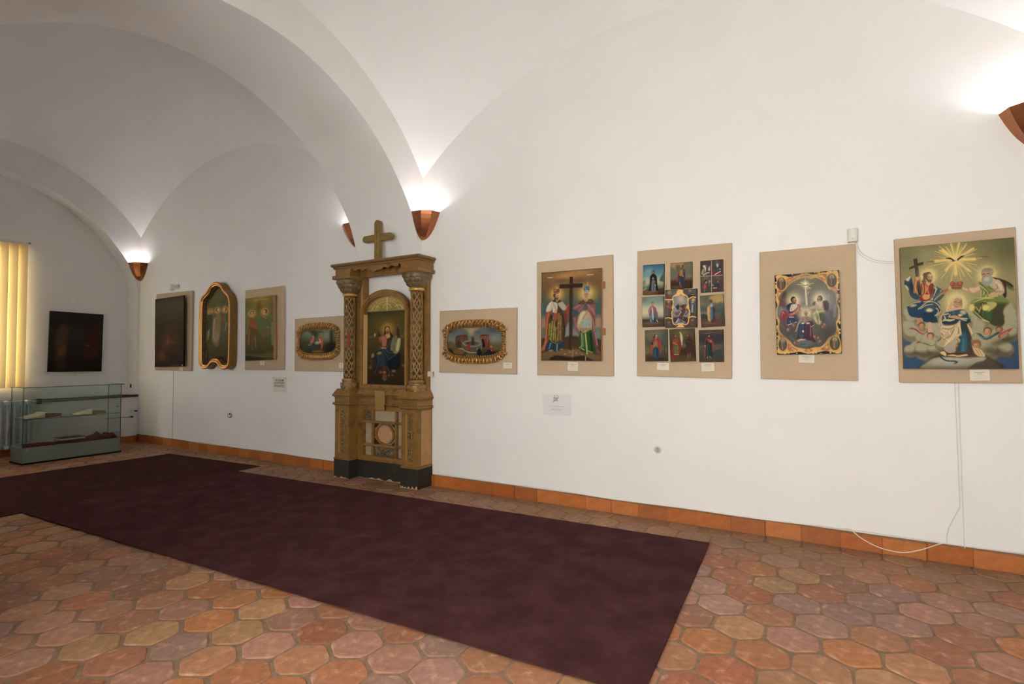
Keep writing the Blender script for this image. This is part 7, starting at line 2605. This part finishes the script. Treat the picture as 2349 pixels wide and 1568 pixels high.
# dark square icon in the niche
dq = MB().box(-.275, -.245, -.855-.38, -.855+.38, 1.786-.506, 1.786+.506); c_, s_ = math.cos(math.radians(-.7)), math.sin(math.radians(-.7))
dq.v = [(x, -.855+(y+.855)*c_-(z-1.786)*s_, 1.786+(y+.855)*s_+(z-1.786)*c_) for x, y, z in dq.v]
dqo = tag(dq.build('dark_icon', DARKW), 'nearly black square painting hanging in the niche above the glass case', 'icon', 'painted icons on the wall'); painted('painted_face', 'dark_square', dqo, -.855, 1.786, .757, 1.008, -.2445, -.7, west=True)
for yy in (-1.15, -.56): MB().box(-.319, -.276, yy-.02, yy+.02, 2.1, 2.15).build('hanger', STEEL, dqo)
# ------------------------------------------------------------------ oval leaf frames
def superell(a, b, e, n): return [(a*math.copysign(abs(math.cos(t))**(2/e), math.cos(t)), b*math.copysign(abs(math.sin(t))**(2/e), math.sin(t))) for t in np.linspace(0, 2*math.pi, n, False)]
def resample(pts, n):
    p = np.array(pts+[pts[0]]); d = np.r_[0, np.cumsum(np.hypot(*np.diff(p, axis=0).T))]; t = np.linspace(0, d[-1], n, False)
    return [(float(np.interp(q, d, p[:, 0])), float(np.interp(q, d, p[:, 1]))) for q in t], d[-1]
def oval_frame(cx, cz, w, h, iw, ih, key, label, seed):
    root = tag(empty('oval_icon', (cx, -.05, cz-h/2)), label, 'icon', 'oval icons in carved gilt frames')
    inn = superell(iw/2, ih/2, 3.4, 240); inr, _ = resample(inn, 240)
    MB().prism_xz([(cx+x*1.03, cz+z*1.06) for x, z in inr], -.046, -.0345).build('panel', WOODE, root)
    painted('painted_face', key, root, cx, cz, iw, ih, -.0465, mask=inr)
    P = []; n = len(inr); rr = random.Random(seed); ncol = 9
    for i, (x, z) in enumerate(inr):
        x0, z0 = inr[i-1]; x1, z1 = inr[(i+1) % n]; tx, tz = x1-x0, z1-z0; L_ = math.hypot(tx, tz); nx_, nz_ = tz/L_, -tx/L_
        ver = abs(nz_)**1.2; wd = (w-iw)/2*.95*(1-ver)+((h-ih)/2)*ver; corner = max(0, 1-abs(abs(nx_)-.70)/.30); wd *= 1+.22*corner
        s_ = i/n; row = []
        for j in range(ncol):
            v = j/(ncol-1); prof = math.sin(math.pi*min(1, v*.93+.07))**.7
            hgt = .010+.016*prof
            row.append((cx+x+nx_*wd*v*.93, -.040-hgt*(1 if v < .99 else .1), cz+z+nz_*wd*v*.93))
        P.append(row)
    # P outward normal check: superellipse runs counter-clockwise so (tz,-tx) points outward
    MB().grid(P, True, False).build('leaf_frame', GILTSHADE, root)
    bd = MB()
    for i in range(0, n, 4):
        x, z = inr[i]; bd.blob(cx+x*1.012, -.062, cz+z*1.02, .0085, .007, .0085, 6, 4)
    bd.build('bead_row', GILTF, root)
    lf = MB()
    for i in range(n):
        x, z = inr[i]; x0, z0 = inr[i-1]; x1, z1 = inr[(i+1) % n]; L_ = math.hypot(x1-x0, z1-z0); nx_, nz_ = (z1-z0)/L_, -(x1-x0)/L_
        ang_ = math.atan2(nz_, nx_)-math.pi/2; corner = abs(abs(nx_)-.70) < .28
        if abs(nz_) > .45:
            dd = (h-ih)/2
            if i % 6 == 0:       # broad turned-over leaf
                lf.blob(cx+x+nx_*dd*.62, -.072, cz+z+nz_*dd*.62, .013, .015, dd*.40, 8, 6, ang_-.55*(1 if nz_ > 0 else .2))
                lf.blob(cx+x+nx_*dd*.92, -.062, cz+z+nz_*dd*.90, .019, .016, .012, 8, 5, ang_)
            if i % 6 == 3:       # small tongue between
                lf.blob(cx+x+nx_*dd*.50, -.070, cz+z+nz_*dd*.50, .006, .012, dd*.40, 6, 5, ang_+.35*(1 if nz_ > 0 else -.8))
                lf.blob(cx+x+nx_*dd*.86, -.060, cz+z+nz_*dd*.86, .007, .012, .012, 6, 5, ang_)
        elif i % 3 == 0:
            dd = (w-iw)/2; lf.blob(cx+x+nx_*dd*.75, -.060, cz+z+nz_*dd*.75, .0085, .013, dd*.85, 7, 5, ang_)
        if corner and i % 4 == 0: lf.blob(cx+x+nx_*.036, -.068, cz+z+nz_*.04, .014, .018, .018, 8, 5, ang_)
    lf.build('acanthus_leaves', GILTF, root)
    return root
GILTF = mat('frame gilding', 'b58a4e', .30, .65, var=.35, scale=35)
GILTSHADE = mat('shadowed old gilding', '7a5a30', .45, .4, var=.3, scale=35)  # darker copy of the frame gilding, painting shade into gaps between leaves
oval_frame(7.437, 1.683, .812, .50, .745, .322, 'fountain_oval', 'oval fountain scene in a carved gilt leaf frame right of the altar', 2)
oval_frame(4.867, 1.730, .83, .51, .735, .325, 'garden_oval', 'oval garden scene in a carved gilt leaf frame left of the altar', 5)
# ------------------------------------------------------------------ shaped frame with three saints
OUT = [(2.131, 2.112), (2.139, 2.38), (2.20, 2.50), (2.33, 2.575), (2.415, 2.665), (2.555, 2.705), (2.70, 2.665), (2.785, 2.575), (2.90, 2.495), (2.962, 2.37), (2.970, 2.1), (2.970, 1.825), (2.962, 1.455), (2.90, 1.355), (2.80, 1.335), (2.71, 1.36), (2.63, 1.425), (2.555, 1.44), (2.475, 1.425), (2.395, 1.36), (2.30, 1.335), (2.20, 1.36), (2.142, 1.46), (2.131, 1.80)]
op, _ = resample([tuple(q) for q in smooth_loop(OUT, 8)], 220)
def inset(pts, d):
    o = []; n = len(pts)
    for i, (x, z) in enumerate(pts):
        x0, z0 = pts[i-3]; x1, z1 = pts[(i+3) % n]; L_ = math.hypot(x1-x0, z1-z0); o.append((x+(z1-z0)/L_*d, z-(x1-x0)/L_*d))
    return o
PROF = [(.0, -.004), (.0, -.09), (-.006, -.112), (.004, -.126), (.022, -.132), (.036, -.124), (.040, -.112), (.050, -.116), (.060, -.106), (.066, -.09), (.090, -.075), (.096, -.056)]
sgn = 1 if inset(op, .05)[55][1] < 0 else 1
test = inset(op, .05); sgn = 1 if in_poly(np.array([test[0][0]]), np.array([test[0][1]]), op)[0] else -1
fr6 = tag(empty('shaped_icon', (2.55, -.06, 1.334)), 'tall icon of three haloed saints in a curved gilt frame', 'icon', 'painted icons on the wall')
P = [[(q[0], y, q[1]) for q in inset(op, sgn*d)] for d, y in PROF]
MB().grid(P[:4], False, True).build('frame_side', mat('dull gilt side', '8a6636', .5, .3, var=.15), fr6)
MB().grid(P[3:9], False, True).build('frame_moulding', mat('polished gilding', 'c08a48', .3, .6, var=.12), fr6)
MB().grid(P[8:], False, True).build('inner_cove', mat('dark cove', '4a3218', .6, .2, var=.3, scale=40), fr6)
orn = MB(); ip = inset(op, sgn*.078)
for i in range(0, 220, 3): orn.blob(ip[i][0], -.084, ip[i][1], .011, .008, .011, 6, 4)
orn.build('pierced_ornament', mat('cove ornament', '7a5526', .45, .4, var=.3), fr6)
inner6 = inset(op, sgn*.094); mk = [(x-2.50, z-2.026) for x, z in inner6]
MB().prism_xz(inner6, -.050, -.02).build('panel', WOODE, fr6)
painted('painted_face', 'three_saints', fr6, 2.50, 2.026, .78, 1.252, -.0506, mask=mk)
MB().box(2.955, 2.962, -.137, -.128, 1.52, 1.58).build('tag', WHITEP, fr6)
# ------------------------------------------------------------------ caption cards
def card(cx, cz, w, h, ang, y, label, west=False):
    r = tag(MB().box(cx-w/2, cx+w/2, y, y+.002, cz-h/2, cz+h/2).rot(math.radians(ang), cx, cz).build('caption_card', CARD), label, 'card', 'cream caption cards')
    painted('printed_lines', 'caption', r, cx, cz, w*.98, h*.98, y-.0004, ang, material=PRINT); return r
card(11.785, 1.371, .109, .079, 2, -.038, 'cream caption card under the large coronation icon')
card(10.705, 1.488, .112, .064, -2.5, -.040, 'cream caption card under the gold bordered icon')
card(9.540, 1.419, .110, .067, -1.2, -.040, 'left caption card under the nine small icons')
card(9.936, 1.416, .109, .076, 3.4, -.040, 'right, tilted caption card under the nine small icons')
card(8.635, 1.412, .110, .09, -3.2, -.040, 'cream caption card under the king and queen icon')
card(7.867, 1.418, .110, .064, -.5, -.0365, 'caption card at the right corner of the oval fountain board')
card(5.305, 1.403, .090, .069, .4, -.0365, 'caption card beside the left altar column on the oval garden board')
card(3.642, 1.433, .103, .065, .6, -.0365, 'caption card under the icon of two haloed saints')
card(1.473, 1.315, .106, .066, 1, -.0365, 'caption card under the tall blackened icon')
tag(MB().box(6.79, 6.868, -.07, -.068, 1.282, 1.342).build('caption_card', CARD), 'caption card sticking out beside the right altar column', 'card', 'cream caption cards')
tag(MB().box(-.31, -.307, -.93, -.82, 1.205, 1.272).build('caption_card', CARD), 'caption card under the black square painting in the niche', 'card', 'cream caption cards')
# ------------------------------------------------------------------ paper notices
def text(body, size, cx, cz, y, m, parent, name, sx_=1.0):
    cu = bpy.data.curves.new(name, 'FONT'); cu.body = body; cu.size = size; cu.align_x = 'CENTER'; cu.align_y = 'CENTER'; cu.offset = size*.012
    t = bpy.data.objects.new(name+'_tmp', cu); C.objects.link(t); bpy.context.view_layer.update()
    me = bpy.data.meshes.new_from_object(t.evaluated_get(bpy.context.evaluated_depsgraph_get())); bpy.data.objects.remove(t)
    for v in me.vertices: v.co = Vector((v.co.x*sx_, 0, v.co.y))
    me.materials.clear(); me.materials.append(m)
    o = bpy.data.objects.new(name, me); C.objects.link(o); o.parent = parent; o.location = Vector((cx, y, cz))-Vector(WLOC[parent.name]); return o
s1 = tag(MB().add([(8.275, -.012, 1.126), (8.606, -.006, 1.122), (8.604, -.009, .905), (8.283, -.006, .906), (8.275, -.0115, 1.126), (8.606, -.0055, 1.122), (8.604, -.0085, .905), (8.283, -.0055, .906)], [(0, 1, 2, 3), (7, 6, 5, 4), (0, 4, 5, 1), (1, 5, 6, 2), (2, 6, 7, 3), (3, 7, 4, 0)]).build('paper_notice', PAPER), 'white paper notice with pink lettering below the king and queen icon', 'notice')
text('FOTOGRAFIEREA SI FILMAREA', .0125, 8.44, .999, -.0135, INKR, s1, 'notice_text', .95); text('STRICT INTERZISE!', .0185, 8.435, .966, -.0135, INKR, s1, 'notice_text', .85); text('DIRECTIUNEA', .006, 8.56, .925, -.0135, INKG, s1, 'notice_text')
icn = MB().box(8.405, 8.456, -.0136, -.0133, 1.052, 1.062).box(8.405, 8.456, -.0136, -.0133, 1.08, 1.09).box(8.405, 8.416, -.0136, -.0133, 1.062, 1.08).box(8.445, 8.456, -.0136, -.0133, 1.062, 1.08).ell_ring(8.43, 1.071, -.0135, .009, .009, .002, 12, 4, .0003).box(8.412, 8.425, -.0136, -.0133, 1.09, 1.096); icn.build('crossed_camera_symbol', INKG, s1)
MB().add([(8.392, -.0142, 1.040), (8.397, -.0142, 1.036), (8.470, -.0142, 1.098), (8.466, -.0142, 1.102)], [(0, 1, 2, 3)]).build('strike_bar', mat('mauve grey ink', '8d7f80', .8), s1)
for xx in (8.418, 8.447): MB().blob(xx, -.013, 1.108, .0045, .003, .0045).build('pin', DARK, s1)
s2 = tag(MB().box(3.845, 4.155, -.006, -.004, 1.008, 1.226).build('paper_notice', mat('grey white paper', 'ddd6ca', .8, var=.02)), 'white paper notice in black capitals below the two saints icon', 'notice')
text('VA RUGAM', .040, 4.0, 1.180, -.0075, INK, s2, 'notice_text', .95); text('NU ATINGETI', .040, 4.0, 1.140, -.0075, INK, s2, 'notice_text', .95); text('EXPONATELE', .040, 4.0, 1.098, -.0075, INK, s2, 'notice_text', .95)
for xx in (3.86, 4.0, 4.135): MB().blob(xx, -.007, 1.218, .006, .003, .006).build('pin', STEEL, s2)
# ------------------------------------------------------------------ wall fittings
sk = tag(empty('wall_socket', (9.474, -.01, .60)), 'round white wall socket low on the wall below the nine icons', 'socket')
def disc_y(mb, cx, cz, r, y0, y1, n=28): return mb.prism_xz([(cx+r*math.cos(2*math.pi*i/n), cz+r*math.sin(2*math.pi*i/n)) for i in range(n)], y0, y1)
IVORY = mat('ivory plastic', 'd6cbbb', .5, var=.02)
disc_y(MB(), 9.474, .64, .036, -.007, -.0005).build('rim', IVORY, sk); MB().ell_ring(9.474, .64, -.008, .027, .027, .004, 28, 6).build('collar', IVORY, sk); disc_y(MB(), 9.474, .64, .022, -.0085, -.0072).build('face', mat('socket face', 'b8a995', .5), sk)
for dz in (.013, -.013): MB().blob(9.474, -.009, .64+dz, .004, .002, .004).build('pin_hole', DARK, sk)
MB().box(9.471, 9.477, -.0095, -.0086, .634, .648).build('earth_clip', STEEL, sk)
s3 = tag(empty('wall_socket', (2.81, -.02, .58)), 'small loose socket box on the wall below the curved frame', 'socket')
disc_y(MB(), 2.81, .613, .042, -.02, -.0005).build('box', mat('dull plastic', '8f8474', .6), s3); disc_y(MB(), 2.835, .625, .036, -.032, -.021).build('cover', IVORY, s3); MB().box(2.842, 2.864, -.036, -.033, .625, .655).build('gap', DARK, s3)
sn = tag(empty('motion_sensor', (11.04, -.03, 2.415)), 'white motion sensor above the gold bordered icon', 'sensor')
P = [[(11.04+.036*math.sin(a), -.022-.034*math.cos(a), z) for a in np.linspace(-1.5, 1.5, 12)] for z in (2.418, 2.425, 2.51, 2.518)]
sm_ = MB().grid(P, smooth=True); sm_.box(11.004, 11.076, -.022, -.001, 2.416, 2.52); sm_.build('housing', WHITEP, sn); MB().box(11.034, 11.041, -.0585, -.055, 2.432, 2.436).build('led', DARK, sn)
MB().prism_xz([(11.006, 2.412), (11.07, 2.412), (11.06, 2.4175), (11.01, 2.4175)], -.05, -.002).build('lower_bracket', IVORY, sn)
sn2 = tag(empty('motion_sensor', (1.25, -.04, 2.68)), 'small white sensor above the tall blackened icon', 'sensor')
MB().bbox_bev(1.19, 1.265, -.11, -.055, 2.668, 2.775, .012).build('housing', WHITEP, sn2); MB().tube([(1.235, -.06, 2.73), (1.27, -.035, 2.735), (1.29, -.001, 2.737)], .012, 8).build('arm', WHITEP, sn2); MB().bbox_bev(1.255, 1.32, -.03, -.001, 2.70, 2.772, .008).build('wall_plate', IVORY, sn2)
def cable(name, pts, r, m, label, smooth=True):
    p = smooth_loop(pts, 5, False) if smooth else pts
    return tag(MB().tube([tuple(q) for q in p], r, 6).build(name, m), label, 'cable')
CABM = mat('white cable', 'dfd9d1', .5, var=.02)
cable('sensor_cable', [(11.06, -.006, 2.412), (11.068, -.03, 2.39), (11.094, -.02, 2.325), (11.18, -.008, 2.262), (11.25, -.008, 2.24), (11.302, -.008, 2.236)], .0028, CABM, 'upper thin cable looping from the sensor to the rightmost board')
cable('sensor_cable', [(11.052, -.006, 2.412), (11.058, -.03, 2.38), (11.086, -.02, 2.31), (11.17, -.008, 2.248), (11.25, -.008, 2.226), (11.302, -.008, 2.222)], .0028, CABM, 'lower thin cable looping from the sensor to the rightmost board')
cable('wall_cable', [(11.652, -.005, 1.31), (11.656, -.005, .9), (11.660, -.005, .455), (11.655, -.005, .40), (11.60, -.006, .27), (11.583, -.006, .2), (11.58, -.02, .135)], .0032, CABM, 'left of two cables hanging below the large coronation icon')
cable('wall_cable', [(11.672, -.005, 1.31), (11.675, -.005, .8), (11.680, -.005, .17), (11.680, -.018, .138)], .0036, CABM, 'right of two cables hanging below the large coronation icon')
cable('skirting_cable', [(.03, -.03, .095)]+[(x, -.019, .1325+.006*math.sin(x*2.1)+.004*math.sin(x*5.3)) for x in np.arange(.3, 5.3, .35)], .0032, CABM, 'white cable along the skirting left of the altar')
cable('skirting_cable', [(x, -.019, .137+.006*math.sin(x*1.7+1)+.004*math.sin(x*4.7)) for x in np.arange(6.9, 12.15, .3)], .0036, CABM, 'white cable along the skirting right of the altar')
cable('loose_cable', [(10.92, -.022, .142), (10.98, -.03, .150), (11.05, -.034, .098), (11.15, -.036, .05), (11.25, -.036, .032), (11.33, -.036, .036), (11.43, -.034, .075), (11.53, -.03, .13), (11.57, -.022, .142)], .0036, CABM, 'white cable sagging in a loop over the skirting tiles at the right')
cable('wall_cable', [(1.175, -.005, 1.30), (1.176, -.005, .8), (1.178, -.005, .14)], .004, CABM, 'thin cable down the wall below the tall blackened icon', False)
# plaster patches
def patch(cx, cz, r, label):
    mb = MB(); n = 20; rr = random.Random(int(cx*100)); mb.add([(cx, -.004, cz)]+[(cx+r*rr.uniform(.9, 1.1)*math.cos(2*math.pi*i/n), -.0006, cz+r*rr.uniform(.9, 1.1)*math.sin(2*math.pi*i/n)) for i in range(n)], [(0, 1+i, 1+(i+1) % n) for i in range(n)], True)
    return tag(mb.build('plaster_patch', PLASTER), label, 'patch')
patch(10.549, 2.501, .05, 'round filled plaster patch above the gold bordered icon')
pw = MB(); rr = random.Random(7); pw.add([(-.3155, -.885, 2.516)]+[(-.3192, -.885+.055*rr.uniform(.9, 1.1)*math.cos(2*math.pi*i/20), 2.516+.06*rr.uniform(.9, 1.1)*math.sin(2*math.pi*i/20)) for i in range(20)], [(0, 1+i, 1+(i+1) % 20) for i in range(20)], True)
tag(pw.build('plaster_patch', mat('fresh white filler', 'efe9e2', .85, var=.02)), 'round whiter plaster patch in the niche above the black square painting', 'patch')
